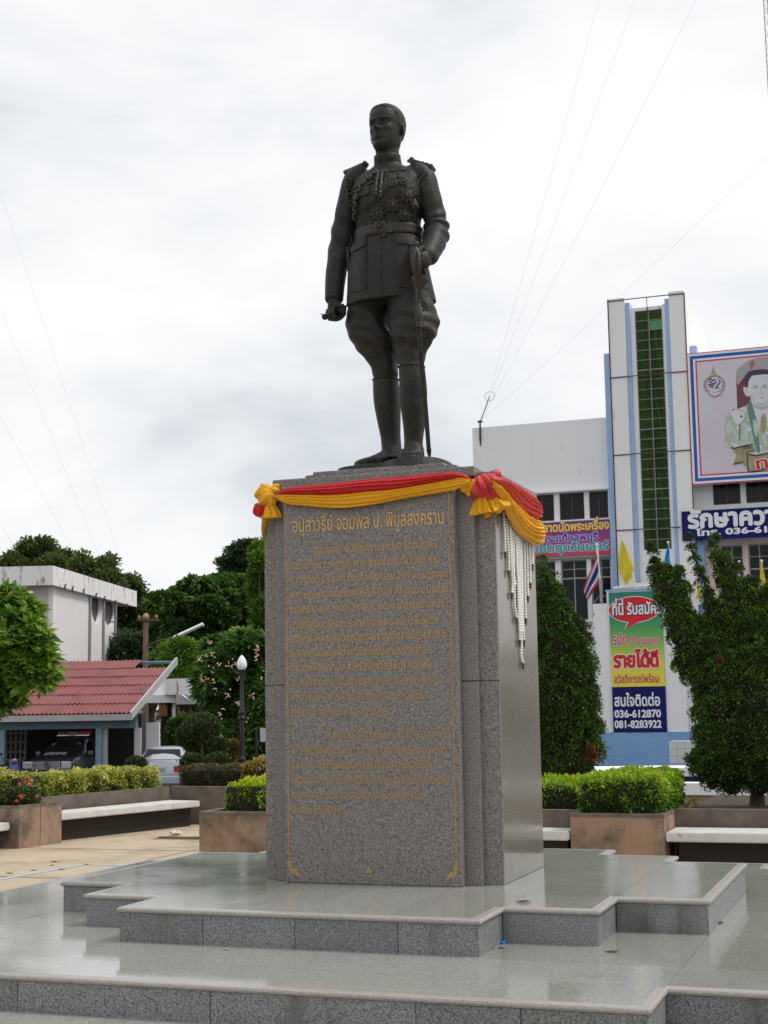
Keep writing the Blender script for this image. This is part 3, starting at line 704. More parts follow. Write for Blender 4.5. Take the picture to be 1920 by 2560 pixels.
fist(H2-Vector((0.012,0.02,0)), HA, (-0.65,-0.75,0.0), None, 1.0, 1)
# head ---------------------------------------------------
def g(x, m_, s_): return math.exp(-((x-m_)/s_)**2)
def interp(tab, z):
    zs = [t[0] for t in tab]; return float(np.interp(z, zs, [t[1] for t in tab]))
Wt = [(-1.5,3.6),(0,4.2),(1.2,5.0),(3,6.0),(5,6.6),(8,7.1),(10,7.35),(12,7.5),(15,7.7),(17,7.45),(19,6.7),(20.5,5.6),(21.7,4.2),(22.5,2.8),(23,0.9)]
Ft = [(-1.5,3.5),(0,6.9),(0.8,8.0),(2,8.6),(3.5,8.4),(5.5,8.9),(7.5,8.9),(9.5,8.9),(11.5,8.9),(13.3,9.4),(15,9.5),(17,9.2),(19,8.1),(20.5,6.7),(21.7,4.9),(22.5,3.2),(23,1.0)]
Bt = [(-1.5,5.5),(0,5.8),(3,6.0),(6,6.6),(8,8.0),(10,9.3),(12,10.2),(15,10.7),(17,10.3),(19,8.9),(20.5,7.2),(21.7,5.2),(22.5,3.4),(23,1.0)]
NS, NR = 110, 96
vs = []
for i in range(NR+1):
    z = -1.5 + 24.5*(i/NR) if i < NR else 23.0
    W_, F_, B_ = interp(Wt, z), interp(Ft, z), interp(Bt, z)
    for j in range(NS):
        th = 2*PI*j/NS; sn, cs = math.sin(th), math.cos(th)      # cs=1 -> face
        n_ = 2.25 if cs > 0 else 2.1
        x = W_*math.copysign(abs(sn)**(2/n_), sn); y = (F_ if cs > 0 else B_)*math.copysign(abs(cs)**(2/n_), cs)
        dF = 0.0
        if cs > 0:
            ax = abs(x)
            if 8.0 < z < 13.2: dF += (0.25+1.95*((13.0-z)/5.0)**1.25 if z < 13.0 else 0)*g(x,0,0.72+0.05*(13-z))
            if z <= 8.6: dF += 2.0*g(z,8.5,0.55)*g(x,0,1.0)
            dF += 0.85*g(ax,1.35,0.55)*g(z,8.6,0.75)
            dF += -1.75*g(ax,3.1,1.75)*g(z,11.5,1.05) + -0.35*g(ax,1.6,0.7)*g(z,11.9,0.9)
            dF += 1.15*g(ax,3.2,1.05)*g(z,11.3,0.60)
            dF += 0.20*g(ax,3.2,1.4)*g(z,11.95,0.22) - 0.22*g(ax,3.2,1.3)*g(z,11.25,0.2)
            dF += 0.75*g(ax,3.2,2.1)*g(z,13.15,0.5) + 0.25*g(x,0,1.2)*g(z,13.2,0.6)
            dF += 0.75*g(x,0,2.1)*g(z,5.95,0.42) + 0.75*g(x,0,1.8)*g(z,4.75,0.48) - 0.65*g(x,0,2.5)*g(z,5.35,0.17) - 0.25*g(x,0,0.35)*g(z,6.9,0.6)
            dF += -0.55*g(x,0,1.9)*g(z,3.75,0.45) + 0.65*g(x,0,1.7)*g(z,1.9,1.0)
            dF += 0.55*g(ax,4.9,1.4)*g(z,9.3,1.3) - 0.30*g(ax,4.4,1.2)*g(z,6.0,1.4) - 0.35*g(ax,2.75,0.4)*g(z,6.9,1.1)
        # hair: line drops from the forehead to the temples and behind the ears; parted on the statue's left
        hl = 19.2 - 0.15*abs(x) if cs > 0.55 else (18.2-(0.55-cs)*12 if cs > 0.0 else (12.2-(0-cs)*9 if cs > -0.55 else 6.3))
        if 0.0 < cs < 0.30: hl = min(hl, 10.8)
        e_ = max(0.0, min(1.0, (z-hl)/0.9)); hr = 0.55*e_
        if e_ > 0.3: hr += 0.16*math.sin(th*34+z*1.3)*math.sin(z*0.9+th*3) + (0.25 if cs > 0.2 and z > 18 and x < 3 else 0.0)
        if z > 20.8: hr *= max(0.25, (23-z)/2.2)
        R_ = math.hypot(x, y)+1e-6
        x2, y2 = x*(1+hr/R_), y*(1+hr/R_)+dF
        # jaw: pull the lower sides back so that the face tapers to the chin
        vs.append((x2, -y2, z + (0.35*hr if z > 15 else 0)))
fs = []
for i in range(NR):
    for j in range(NS): fs.append((i*NS+j, (i+1)*NS+j, (i+1)*NS+(j+1)%NS, i*NS+(j+1)%NS))
fs.append(tuple(range(NS))); fs.append(tuple(NR*NS+j for j in range(NS-1,-1,-1)))
HS = 0.01665; HC = SP(-0.078, 2.534, -0.03)
HT = Matrix.Translation(HC) @ Matrix.Rotation(rad(-11), 4, 'Z') @ Matrix.Rotation(rad(-4), 4, 'X') @ Matrix.Rotation(rad(-2), 4, 'Y') @ Matrix.Diagonal((HS*1.02, HS*1.02, HS*1.07, 1)) @ Matrix.Translation((0, 0.8, 0))
body.add(vs, fs, HT)
for s_ in (-1, 1):
    ET = HT @ Matrix.Translation((s_*8.05, 1.2, 9.9)) @ Matrix.Rotation(s_*rad(38), 4, 'Z') @ Matrix.Rotation(rad(-10), 4, 'X')
    body.torus((0,0,0), 1.0, 0.42, ET @ Matrix.Rotation(PI/2, 4, 'Y') @ Matrix.Diagonal((2.15,1.25,1.0,1)), 28, 10)
    body.ball((-s_*0.35,0.1,0), (0.35,1.2,2.1), ET, 14, 10)
    body.ball((-s_*0.1,-0.35,-2.5), (0.5,0.75,0.95), ET, 12, 8)
me = body.mesh('body'); tmp = bpy.data.objects.new('tmp_body', me); COL.objects.link(tmp)
rm = tmp.modifiers.new('r', 'REMESH'); rm.mode = 'VOXEL'; rm.voxel_size = 0.0068; rm.use_smooth_shade = True
sm = tmp.modifiers.new('s', 'SMOOTH'); sm.factor = 0.5; sm.iterations = 2
dg = bpy.context.evaluated_depsgraph_get(); bme = bpy.data.meshes.new_from_object(tmp.evaluated_get(dg)); bpy.data.objects.remove(tmp)
bme.materials.clear(); bodyo = link('body', bme, MAT['bronze'], st, smooth=True)
BV = BVHTree.FromPolygons([v.co.copy() for v in bme.vertices], [tuple(p.vertices) for p in bme.polygons])
def hit(sx_, zp, lift=0.0):
    Q = SP(sx_, zp, -0.9); d = (SP(sx_, zp, 0.5)-Q).normalized(); loc, nor, idx, dist = BV.ray_cast(Q, d, 3.0)
    if loc is None: loc = SP(sx_, zp, -0.2); nor = Vector((0,-1,0))
    return loc + nor*lift, nor
def onbody(pts, lift=0.0, n=5):
    """densify a line given in picture-plane coords and lay it on the tunic"""
    K = smoothpath(pts, n) if len(pts) > 2 else [np.array(pts[0])*(1-t)+np.array(pts[1])*t for t in np.linspace(0,1,n*2+1)]
    P = [hit(q[0], q[1], lift) for q in K]
    q = [p[0] for p in P]
    for _ in range(2): q = [q[0]] + [(q[i-1]+q[i]*2+q[i+1])/4 for i in range(1,len(q)-1)] + [q[-1]]
    return q, [p[1] for p in P]
def strap(mb, pts, wdt, th, n=6):
    P, Nn = onbody(pts, 0.0, n); vs = []; fs = []
    for i, p in enumerate(P):
        t = (P[min(i+1,len(P)-1)]-P[max(i-1,0)]).normalized(); nn_ = (Nn[i]-t*Nn[i].dot(t)).normalized(); s_ = t.cross(nn_)
        for a_, h_ in ((-wdt/2,-0.012),(-wdt/2,th),(wdt/2,th),(wdt/2,-0.012)): vs.append(p+s_*a_+nn_*h_)
    for i in range(len(P)-1):
        for j in range(4): fs.append((i*4+j, i*4+(j+1)%4, (i+1)*4+(j+1)%4, (i+1)*4+j))
    fs += [(3,2,1,0), tuple((len(P)-1)*4+j for j in range(4))]; mb.add(vs, fs)
def frame_at(sx_, zp, lift=0.0):
    p, n_ = hit(sx_, zp, lift); n_ = Vector((n_.x, n_.y, n_.z*0.5)).normalized(); x_ = Vector((0,0,1)).cross(n_).normalized(); y_ = n_.cross(x_)
    T_ = Matrix((x_, y_, n_)).transposed().to_4x4(); T_.translation = p; return T_
# belt
rs_in = []
mb = MB(); K = 64; vs = []; fs = []
for j in range(K):
    t = 2*PI*j/K
    for z, o_ in ((1.875,-0.01),(1.875,0.012),(1.885,0.017),(1.905,0.013),(1.925,0.013),(1.945,0.017),(1.955,0.012),(1.955,-0.01)):
        a, b = 0.262+o_, 0.190+o_
        x = a*math.copysign(abs(math.cos(t))**(2/2.35), math.cos(t)); y = b*math.copysign(abs(math.sin(t))**(2/2.35), math.sin(t))
        vs.append((CX+x, -0.01+y, z-0.03))
for j in range(K):
    for q in range(8): fs.append((j*8+q, ((j+1)%K)*8+q, ((j+1)%K)*8+(q+1)%8, j*8+(q+1)%8))
mb.add(vs, fs); mb.build('belt', MAT['bronze_hi'], st, True)
T_ = frame_at(-0.135, 1.915, 0.012)
mb = MB(); mb.box(-0.052,0.052,-0.046,0.046,-0.02,0.014,T_,0.008); mb.torus((0,0,0.014),0.030,0.006,T_); mb.lathe([(0.022,0),(0.016,0.012),(0.004,0.016)],12,T_ @ Matrix.Translation((0,0,0.012)),(0,0,0),0.2,6)
mb.build('belt_buckle', MAT['bronze_hi'], st, True)
mb = MB(); strap(mb, [(-0.052,1.965),(-0.052,1.86)], 0.02, 0.022); mb.build('belt_loop', MAT['bronze_hi'], st)
mb = MB(); strap(mb, [(-0.205,1.955),(-0.205,1.86)], 0.02, 0.022); mb.build('belt_loop', MAT['bronze_hi'], st)
# sash: two raised edge bands and inner band from the statue's left shoulder to the right hip
mb = MB()
strap(mb, [(0.245,2.36),(0.13,2.24),(-0.02,2.10),(-0.14,2.00)], 0.018, 0.010, 8)
strap(mb, [(0.215,2.385),(0.10,2.265),(-0.05,2.125),(-0.17,2.02)], 0.012, 0.008, 8)
strap(mb, [(0.095,2.41),(-0.03,2.29),(-0.16,2.17),(-0.27,2.06)], 0.018, 0.010, 8)
strap(mb, [(0.125,2.405),(0.0,2.285),(-0.13,2.165),(-0.25,2.05)], 0.012, 0.008, 8)
mb.build('sash', MAT['bronze'], st, True)
# front placket, pocket flaps, pockets, hem edge
mb = MB(); strap(mb, [(-0.135,1.87),(-0.140,1.6),(-0.135,1.36)], 0.012, 0.006, 8); strap(mb, [(-0.015,1.87),(-0.012,1.6),(-0.01,1.36)], 0.012, 0.006, 8); strap(mb, [(-0.245,1.86),(-0.252,1.6),(-0.262,1.37)], 0.012, 0.006, 8)
mb.build('tunic_seam', MAT['bronze'], st, True)
def flap(pts, th=0.014, name='pocket_flap'):
    """quad patch between two polylines (upper, lower) on the tunic"""
    up, lo = pts; n = 10; m_ = 6; vs = []; fs = []
    def at(pl, u):
        xs = np.linspace(0,1,len(pl)); return np.array([np.interp(u, xs, [p[0] for p in pl]), np.interp(u, xs, [p[1] for p in pl])])
    for j in range(m_+1):
        for i in range(n+1):
            q = at(up, i/n)*(1-j/m_) + at(lo, i/n)*(j/m_); p, nn_ = hit(q[0], q[1]); vs.append(p+nn_*th)
    for j in range(m_+1):
        for i in range(n+1):
            q = at(up, i/n)*(1-j/m_) + at(lo, i/n)*(j/m_); p, nn_ = hit(q[0], q[1]); vs.append(p-nn_*0.01)
    G = (n+1)*(m_+1)
    for j in range(m_):
        for i in range(n):
            a = j*(n+1)+i; fs.append((a, a+n+1, a+n+2, a+1))
    ed = [i for i in range(n+1)] + [j*(n+1)+n for j in range(1,m_+1)] + [m_*(n+1)+i for i in range(n-1,-1,-1)] + [j*(n+1) for j in range(m_-1,0,-1)]
    for a, b in zip(ed, ed[1:]+ed[:1]): fs.append((a, b, b+G, a+G))
    MB().add(vs, fs).build(name, MAT['bronze'], st, True)
flap([[(-0.012,1.85),(0.08,1.85),(0.17,1.82)], [(-0.008,1.775),(0.08,1.765),(0.172,1.745)]])
flap([[(-0.33,1.81),(-0.29,1.85),(-0.245,1.86)], [(-0.352,1.71),(-0.30,1.735),(-0.255,1.765)]])
flap([[(0.075,2.255),(0.13,2.25),(0.185,2.235)], [(0.085,2.195),(0.13,2.17),(0.18,2.165)]])
flap([[(-0.30,2.235),(-0.25,2.25),(-0.215,2.25)], [(-0.30,2.17),(-0.26,2.175),(-0.22,2.19)]])
flap([[(-0.008,1.77),(0.08,1.76),(0.172,1.74)], [(-0.004,1.42),(0.10,1.41),(0.235,1.40)]], 0.007, 'skirt_pocket')
flap([[(-0.35,1.70),(-0.30,1.73),(-0.255,1.76)], [(-0.385,1.38),(-0.32,1.39),(-0.27,1.40)]], 0.007, 'skirt_pocket')
# buttons
for (a_, b_) in ((-0.105,1.845),(-0.125,2.035),(-0.098,2.375)):
    mb = MB(); mb.lathe([(0.019,0),(0.020,0.006),(0.014,0.015),(0.003,0.018)],16,frame_at(a_,b_)); mb.build('button', MAT['bronze_hi'], st, True)
# collar badges
for (a_, b_) in ((-0.135,2.475),(-0.045,2.485)):
    mb = MB(); T_ = frame_at(a_, b_, 0.002)
    for q in range(5): mb.add([(0.0,0.0,0.012),(0.009*math.cos(q*1.2566+0.94),0.009*math.sin(q*1.2566+0.94),0.0),(0.026*math.cos(q*1.2566+PI/2),0.026*math.sin(q*1.2566+PI/2),0.0),(0.009*math.cos(q*1.2566+2.2),0.009*math.sin(q*1.2566+2.2),0.0)], [(0,1,2),(0,2,3)], T_)
    mb.build('collar_star', MAT['bronze_hi'], st)
# medals with ribbons
for (a_, zt_, zb_, zm) in ((-0.027,2.365,2.305,2.272),(0.052,2.37,2.315,2.286)):
    mb = MB(); strap(mb, [(a_,zt_),(a_,zb_)], 0.062, 0.012, 3); strap(mb, [(a_-0.03,zt_+0.002),(a_+0.03,zt_+0.002)], 0.010, 0.020, 3); strap(mb, [(a_-0.02,zb_+0.003),(a_+0.02,zb_+0.003)], 0.008, 0.018, 3)
    T_ = frame_at(a_, zm, 0.006); mb.lathe([(0.036,0),(0.037,0.010),(0.030,0.013),(0.029,0.009),(0.018,0.009),(0.012,0.018),(0.003,0.020)],24,T_)
    mb.build('medal', MAT['bronze_hi'], st, True)
# star-shaped orders
for (a_, b_, R_) in ((0.070,2.165,0.066),(0.130,2.085,0.055),(-0.035,2.085,0.064),(0.052,2.005,0.062),(-0.150,2.02,0.066)):
    mb = MB(); T_ = frame_at(a_, b_, 0.004)
    for q in range(16):
        a0 = q*PI/8; L_ = R_*(1.0 if q%2 == 0 else 0.78)
        for dq in (-0.13, 0.0, 0.13):
            aa = a0+dq; mb.tube([(0.01*math.cos(aa),0.01*math.sin(aa),0.014),(L_*0.6*math.cos(aa),L_*0.6*math.sin(aa),0.020),(L_*math.cos(aa)*(1-abs(dq)),L_*math.sin(aa)*(1-abs(dq)),0.008)], [0.007,0.006,0.003], 5, T_)
    mb.lathe([(0.028,0.0),(0.030,0.022),(0.022,0.030),(0.020,0.026),(0.010,0.036),(0.002,0.038)],16,T_,(0,0,0),0.1,5)
    mb.build('order_star', MAT['bronze_hi'], st, True)
# aiguillette: plaited cords and thin loops on the statue's right breast
def braid(mb, pts, r, n=5):
    P, Nn = onbody(pts, r*0.9, n); D_ = [0]
    for i in range(1,len(P)): D_.append(D_[-1]+(P[i]-P[i-1]).length)
    L_ = D_[-1]; k_ = int(L_/(r*1.5))
    for i in range(k_):
        s_ = (i+0.5)/k_*L_; q = max(0, min(len(P)-2, int(np.searchsorted(D_, s_))-1)); u = (s_-D_[q])/max(1e-6, D_[q+1]-D_[q]); p = P[q].lerp(P[q+1], u)
        t = (P[q+1]-P[q]).normalized(); nn_ = Nn[q]; sd_ = t.cross(nn_).normalized()
        ax = (sd_ + t*(0.7 if i%2 else -0.7)).normalized(); T_ = Matrix((ax, nn_.cross(ax).normalized(), nn_)).transposed().to_4x4(); T_.translation = p
        mb.ball((0,0,0), (r*1.25, r*0.62, r*0.75), T_, 10, 6)
def cord(mb, pts, r, n=6):
    P, _ = onbody(pts, r*0.8, n); mb.tube(P, r, 8)
mb = MB()
braid(mb, [(-0.145,2.375),(-0.20,2.32),(-0.27,2.255),(-0.305,2.18),(-0.325,2.05),(-0.328,1.98)], 0.021)
braid(mb, [(-0.37,2.32),(-0.382,2.26),(-0.38,2.22)], 0.015)
cord(mb, [(-0.395,2.33),(-0.402,2.24),(-0.385,2.19),(-0.34,2.205),(-0.26,2.245),(-0.19,2.29)], 0.0095)
cord(mb, [(-0.355,2.32),(-0.37,2.25),(-0.355,2.225),(-0.31,2.25),(-0.25,2.29)], 0.008)
cord(mb, [(-0.400,2.20),(-0.392,2.13),(-0.368,2.095),(-0.335,2.12),(-0.31,2.20)], 0.0095)
cord(mb, [(-0.385,2.19),(-0.37,2.14),(-0.35,2.13)], 0.008)
mb.build('aiguillette', MAT['bronze_hi'], st, True)
mb = MB()
for x0, x1, z0, z1_ in ((-0.142,-0.168,2.385,2.20),(-0.108,-0.130,2.38,2.185)):
    cord(mb, [(x0,z0),((x0+x1)/2,(z0+z1_)/2),(x1,z1_)], 0.010)
    for q in range(4):
        T_ = frame_at(x0-0.006-q*0.002, 2.345-q*0.013, 0.006); mb.torus((0,0,0.004), 0.014, 0.006, T_ @ Matrix.Diagonal((1.1,0.5,1,1)), 12, 6)
    T_ = frame_at(x1, z1_, 0.006); mb.lathe([(0.010,0.03),(0.018,0.012),(0.014,0.0),(0.020,-0.016),(0.010,-0.03)][::-1],10,T_ @ Matrix.Rotation(-PI/2, 4, 'X'))
mb.build('aiguillette_tag', MAT['bronze_hi'], st, True)
# epaulettes: shoulder boards with crowned button and relief
for (A_, B_) in ((SP(-0.408,2.356,0.02), SP(-0.222,2.442,0.02)), (SP(0.298,2.392,0.02), SP(0.088,2.464,0.02))):
    d = (B_-A_); L_ = d.length; x_ = d.normalized(); y_ = Vector((0,1,0)); y_ = (y_-x_*y_.dot(x_)).normalized(); z_ = x_.cross(y_)
    if z_.z < 0: y_ = -y_; z_ = -z_
    T_ = Matrix((x_, y_, z_)).transposed().to_4x4(); T_.translation = A_
    mb = MB(); mb.prism([(0,-0.055),(0,0.055),(L_*0.8,0.045),(L_,0.0),(L_*0.8,-0.045)], -0.012, 0.010, T_)
    mb.prism([(0.006,-0.047),(0.006,0.047),(L_*0.78,0.038),(L_*0.95,0.0),(L_*0.78,-0.038)], 0.010, 0.016, T_)
    mb.lathe([(0.020,0.0),(0.022,0.012),(0.012,0.026),(0.002,0.028)],14,T_ @ Matrix.Translation((L_*0.86,0,0.01)))
    for q in range(3): mb.lathe([(0.020,0.0),(0.017,0.012),(0.004,0.018)],10,T_ @ Matrix.Translation((0.03+q*0.038,0,0.012)),(0,0,0),0.25,5)
    mb.build('epaulette', MAT['bronze_hi'], st, True)
# sword: grip, knuckle bow, guard, knot and scabbard
mb = MB(); SY = -0.37
g0, g1 = SP(0.147,1.765,SY), SP(0.155,1.50,SY)
mb.tube([g0, g0.lerp(g1,0.25), g0.lerp(g1,0.6), g1], [(0.020,0.022),(0.019,0.022),(0.021,0.024),(0.018,0.02)], 12)
mb.ball(g0, (0.028,0.030,0.026))
mb.build('sword_grip', MAT['bronze_hi'], st, True)
mb = MB()
P = [SP(a_,b_,c_) for a_, b_, c_ in ((0.150,1.755,SY-0.035),(0.128,1.70,SY-0.075),(0.125,1.62,SY-0.085),(0.135,1.54,SY-0.075),(0.155,1.475,SY-0.03))]
mb.tube(P, [(0.012,0.007),(0.020,0.008),(0.024,0.009),(0.024,0.009),(0.02,0.01)], 10)
P = [SP(a_,b_,c_) for a_, b_, c_ in ((0.150,1.755,SY-0.03),(0.165,1.69,SY-0.08),(0.168,1.60,SY-0.085),(0.165,1.52,SY-0.06),(0.160,1.475,SY-0.02))]
mb.tube(P, [(0.010,0.006),(0.014,0.006),(0.016,0.007),(0.018,0.008),(0.02,0.01)], 10)
mb.build('knuckle_bow', MAT['bronze_hi'], st, True)
gc = SP(0.165,1.455,SY)
mb = MB(); mb.lathe([(0.075,0.035),(0.078,0.02),(0.060,-0.01),(0.035,-0.055),(0.022,-0.085)][::-1], 18, Matrix.Translation(gc) @ Matrix.Rotation(rad(14),4,'Y') @ Matrix.Diagonal((0.9,0.6,1,1)), (0,0,0), 0.06, 5)
mb.build('sword_guard', MAT['bronze_hi'], st, True)
P = [SP(a_,b_,c_) for a_, b_, c_ in ((0.163,1.42,SY),(0.150,1.30,SY),(0.152,1.2,SY-0.005),(0.158,1.05,SY-0.005),(0.167,0.864,SY),(0.187,0.567,SY+0.02),(0.201,0.346,SY+0.03),(0.215,0.11,SY+0.045))]
mb = MB(); mb.tube(P, [(0.022,0.016)]*3+[(0.021,0.015),(0.020,0.014),(0.020,0.013),(0.019,0.012),(0.017,0.012)], 12)
tip = Vector((SP(0.222,0.03,SY+0.05).x, SP(0.222,0.03,SY+0.05).y, 0.0))
mb.tube([P[-1], P[-1].lerp(tip,0.5), tip], [(0.021,0.015),(0.014,0.011),(0.005,0.005)], 10)
for q in (2, 4): mb.tube([P[q]+Vector((0,0,0.012)), P[q]-Vector((0,0,0.012))], (0.026,0.021), 12)
mb.build('scabbard', MAT['bronze'], st, True)
mb = MB(); kn = SP(0.156,1.19,SY-0.02)
mb.lathe([(0.012,0.09),(0.024,0.05),(0.034,0.0),(0.030,-0.04),(0.024,-0.06),(0.028,-0.065),(0.024,-0.10)][::-1], 14, Matrix.Translation(kn), (0,0,0), 0.08, 7)
mb.tube([SP(0.148,1.40,SY-0.03), SP(0.14,1.32,SY-0.035), SP(0.150,1.26,SY-0.03)], 0.010, 8)
mb.build('sword_knot', MAT['bronze_hi'], st, True)
mb = MB(); P = [SP(a_,b_,c_) for a_, b_, c_ in ((0.178,1.345,-0.30),(0.20,1.32,-0.29),(0.225,1.26,-0.28),(0.232,1.215,-0.28),(0.215,1.225,-0.28),(0.19,1.27,-0.29),(0.178,1.345,-0.30))]
mb.tube(P, 0.007, 6); mb.tube([SP(0.185,1.30,-0.29), SP(0.205,1.24,-0.285), SP(0.19,1.22,-0.29)], 0.012, 6); mb.build('sword_sling', MAT['bronze_hi'], st, True)
# baton in the right hand
ax = Vector((0.78,-0.60,-0.05)).normalized(); c = H1
mb = MB(); mb.tube([c-ax*0.14, c-ax*0.05, c+ax*0.08, c+ax*0.15], [0.014,0.016,0.016,0.018], 14); mb.lathe([(0.024,0.0),(0.024,0.02),(0.018,0.03)],14,Matrix.Translation(c-ax*0.165) @ ax.to_track_quat('Z','Y').to_matrix().to_4x4())
e0 = SP(-0.555,1.20,-0.17); e1 = SP(-0.622,1.215,-0.20)
mb.tube([c+Vector((-0.02,-0.02,-0.02)), e0, (e0+e1)/2+Vector((0,0,-0.006)), e1], [0.014,0.012,0.007,0.002], 8); mb.tube([e0, e0+Vector((-0.03,0,-0.035))], [0.01,0.004], 6)
mb.build('baton', MAT['bronze'], st, True)
# dagger scabbard / holster strap beside the right hip
mb = MB(); P = [SP(a_,b_,c_) for a_, b_, c_ in ((-0.396,1.75,-0.02),(-0.390,1.69,-0.03),(-0.388,1.62,-0.03),(-0.384,1.55,-0.03))]
mb.tube(P, [(0.020,0.03),(0.026,0.034),(0.024,0.03),(0.018,0.024)], 10); mb.tube([SP(-0.36,1.84,-0.04), SP(-0.375,1.78,-0.04), P[0]], 0.008, 6); mb.tube([P[0]+Vector((-0.015,0,0.01)), P[0]+Vector((0.0,0,0.05))], [0.014,0.018], 8)
mb.build('dagger', MAT['bronze_hi'], st, True)
# boot cuffs, spur straps
for (sx_, zp, y, a, b) in ((-0.113,0.668,0.06,0.104,0.120),(0.092,0.768,-0.12,0.103,0.119)):
    c = SP(sx_, zp, y); mb = MB(); vs = []; fs = []
    mb.torus((0,0,0), 1.0, 0.06, Matrix.Translation(c) @ Matrix.Diagonal((a*0.97,b*0.97,0.12,1)), 40, 8); mb.build('boot_cuff', MAT['bronze'], st, True)
for A_, dr in ((A1, Vector((-0.215,-0.24,0))), (A2, Vector((0.07,-0.33,0)))):
    d = dr.normalized(); T_ = Matrix.Translation((A_.x+d.x*0.075, A_.y+d.y*0.075, 0.100)) @ Matrix.Rotation(math.atan2(d.x, -d.y)*1.0, 4, 'Z') @ Matrix.Rotation(rad(22), 4, 'X')
    mb = MB(); mb.torus((0,0.02,0), 1.0, 0.10, T_ @ Matrix.Diagonal((0.080,0.135,0.12,1)), 36, 8); mb.lathe([(0.018,0),(0.014,0.008),(0.003,0.012)],10,T_ @ Matrix.Translation((-0.08,0.02,0)) @ Matrix.Rotation(-PI/2,4,'Y'))
    mb.build('spur_strap', MAT['bronze_hi'], st, True)
# cast base under the feet
mb = MB(); pb = [(-0.47,-0.16),(-0.42,-0.26),(-0.30,-0.33),(-0.05,-0.36),(0.12,-0.50),(0.30,-0.52),(0.42,-0.40),(0.44,-0.10),(0.36,0.24),(0.10,0.34),(-0.25,0.32),(-0.45,0.15)]
pb2 = [(p[0], p[1]) for p in smoothpath([(x,y) for x,y in pb+[pb[0]]], 4)[:-1]]
nb = len(pb2); vs = [(x*1.05-0.0,y*1.05,-0.072) for x,y in pb2] + [(x,y,-0.006) for x,y in pb2] + [(x*0.93,y*0.93,0.0) for x,y in pb2]
fs = [tuple(range(nb))]+[tuple(2*nb+i for i in range(nb))]
for r_ in range(2): fs += [(r_*nb+i, r_*nb+(i+1)%nb, (r_+1)*nb+(i+1)%nb, (r_+1)*nb+i) for i in range(nb)]
mb.add(vs, fs); o = mb.build('cast_base', MAT['bronze'], st); orient_out(o.data)
# ================================================================== BUNTING AND GARLANDS
def poly_at(pl, u):
    xs = [0]
    for a, b in zip(pl[:-1], pl[1:]): xs.append(xs[-1]+(Vector(b)-Vector(a)).length)
    s_ = u*xs[-1]
    for i in range(len(pl)-1):
        if s_ <= xs[i+1] or i == len(pl)-2:
            t = (s_-xs[i])/max(1e-9, xs[i+1]-xs[i]); return Vector(pl[i]).lerp(Vector(pl[i+1]), t)
def dense(pl, n=8): return [tuple(q) for q in smoothpath(pl, n)]
def drape(name, top, bot, nrm, mats, parent, folds, depth, nu=90, nv=36, bulge=0.05, seed=1, gather=0.10, toucha=0.3):
    """cloth between two hanging curves; folds run along the curves, pinched at both ends; real thickness via folds"""
    top, bot = dense(top), dense(bot); nrm = Vector(nrm); rr = random.Random(seed)
    ph = [rr.uniform(0, 6.28) for _ in range(8)]
    def fn(u, v):
        a, b = poly_at(top, u), poly_at(bot, u); p = a.lerp(b, v)
        env = min(1.0, (min(u, 1-u)+0.02)/0.22)**0.7
        wv = v + 0.05*math.sin(3*u+ph[0]) + 0.03*math.sin(7*u*(1+v)+ph[1])
        f = 0.5+0.5*math.sin(2*PI*folds*wv+ph[2]); f = f**0.7
        f2 = 0.5+0.5*math.sin(2*PI*folds*2.3*wv+ph[3]+2.5*u)
        off = depth*(0.75*f+0.25*f2)*(0.35+0.65*env) + bulge*math.sin(PI*v)**0.8*(0.3+0.7*env) + 0.012
        return p + nrm*off
    mb = MB(); mb.grid(fn, nu, nv)
    me = mb.mesh(name); o = link(name, me, mats, parent); smoothen(me, 80)
    sm_ = o.modifiers.new('thick', 'SOLIDIFY'); sm_.thickness = 0.004; sm_.offset = -1
    return o
def bunch(name, c, R_, h_, mats, parent, k=9, axis=(0,0,1), pleat=0.16, prof=None, ph=0.0, squash=1.0):
    prof = prof or [(0.02,0.0),(0.55,0.08),(0.92,0.30),(1.0,0.52),(0.86,0.76),(0.5,0.94),(0.08,1.0)]
    pr = [(p[0]*R_, p[1]*h_) for p in prof]
    pr = [(float(q[0]), float(q[1])) for q in smoothpath(pr, 4)]
    T_ = Matrix.Translation(Vector(c)) @ Vector(axis).to_track_quat('Z','Y').to_matrix().to_4x4() @ Matrix.Diagonal((1,squash,1,1)) @ Matrix.Translation((0,0,-h_/2))
    mb = MB(); vs = []; fs = []; seg = 72
    for i, (r, z) in enumerate(pr):
        for j in range(seg):
            an = 2*PI*j/seg; s_ = math.sin(k*an+ph+z/h_*2.2+0.8*math.sin(2*an)); s2 = math.sin(round(k*2.6)*an+ph*2-z/h_*3)+0.6*math.sin(round(k*4.3)*an+5*z/h_)
            rr = max(0.002, r*(1+pleat*(abs(s_)**0.8*math.copysign(1,s_))+pleat*0.4*s2)); vs.append((rr*math.cos(an), rr*math.sin(an), z))
    for i in range(len(pr)-1):
        for j in range(seg): fs.append((i*seg+j, i*seg+(j+1)%seg, (i+1)*seg+(j+1)%seg, (i+1)*seg+j))
    fs.append(tuple(range(seg-1,-1,-1))); fs.append(tuple((len(pr)-1)*seg+j for j in range(seg)))
    mb.add(vs, fs, T_); return mb.build(name, mats, parent, True)
FY = 9.865
sw = empty('cloth_bunting', (-3.64, FY, 3.45), 0, 'red and yellow cloth bunting strung across the front of the pedestal top', 'bunting', 'festive bunting on the pedestal')
fo = -sw.location
def F(k, x, y, Y=FY): return on_Y(*px(k, x, y), Y) + fo
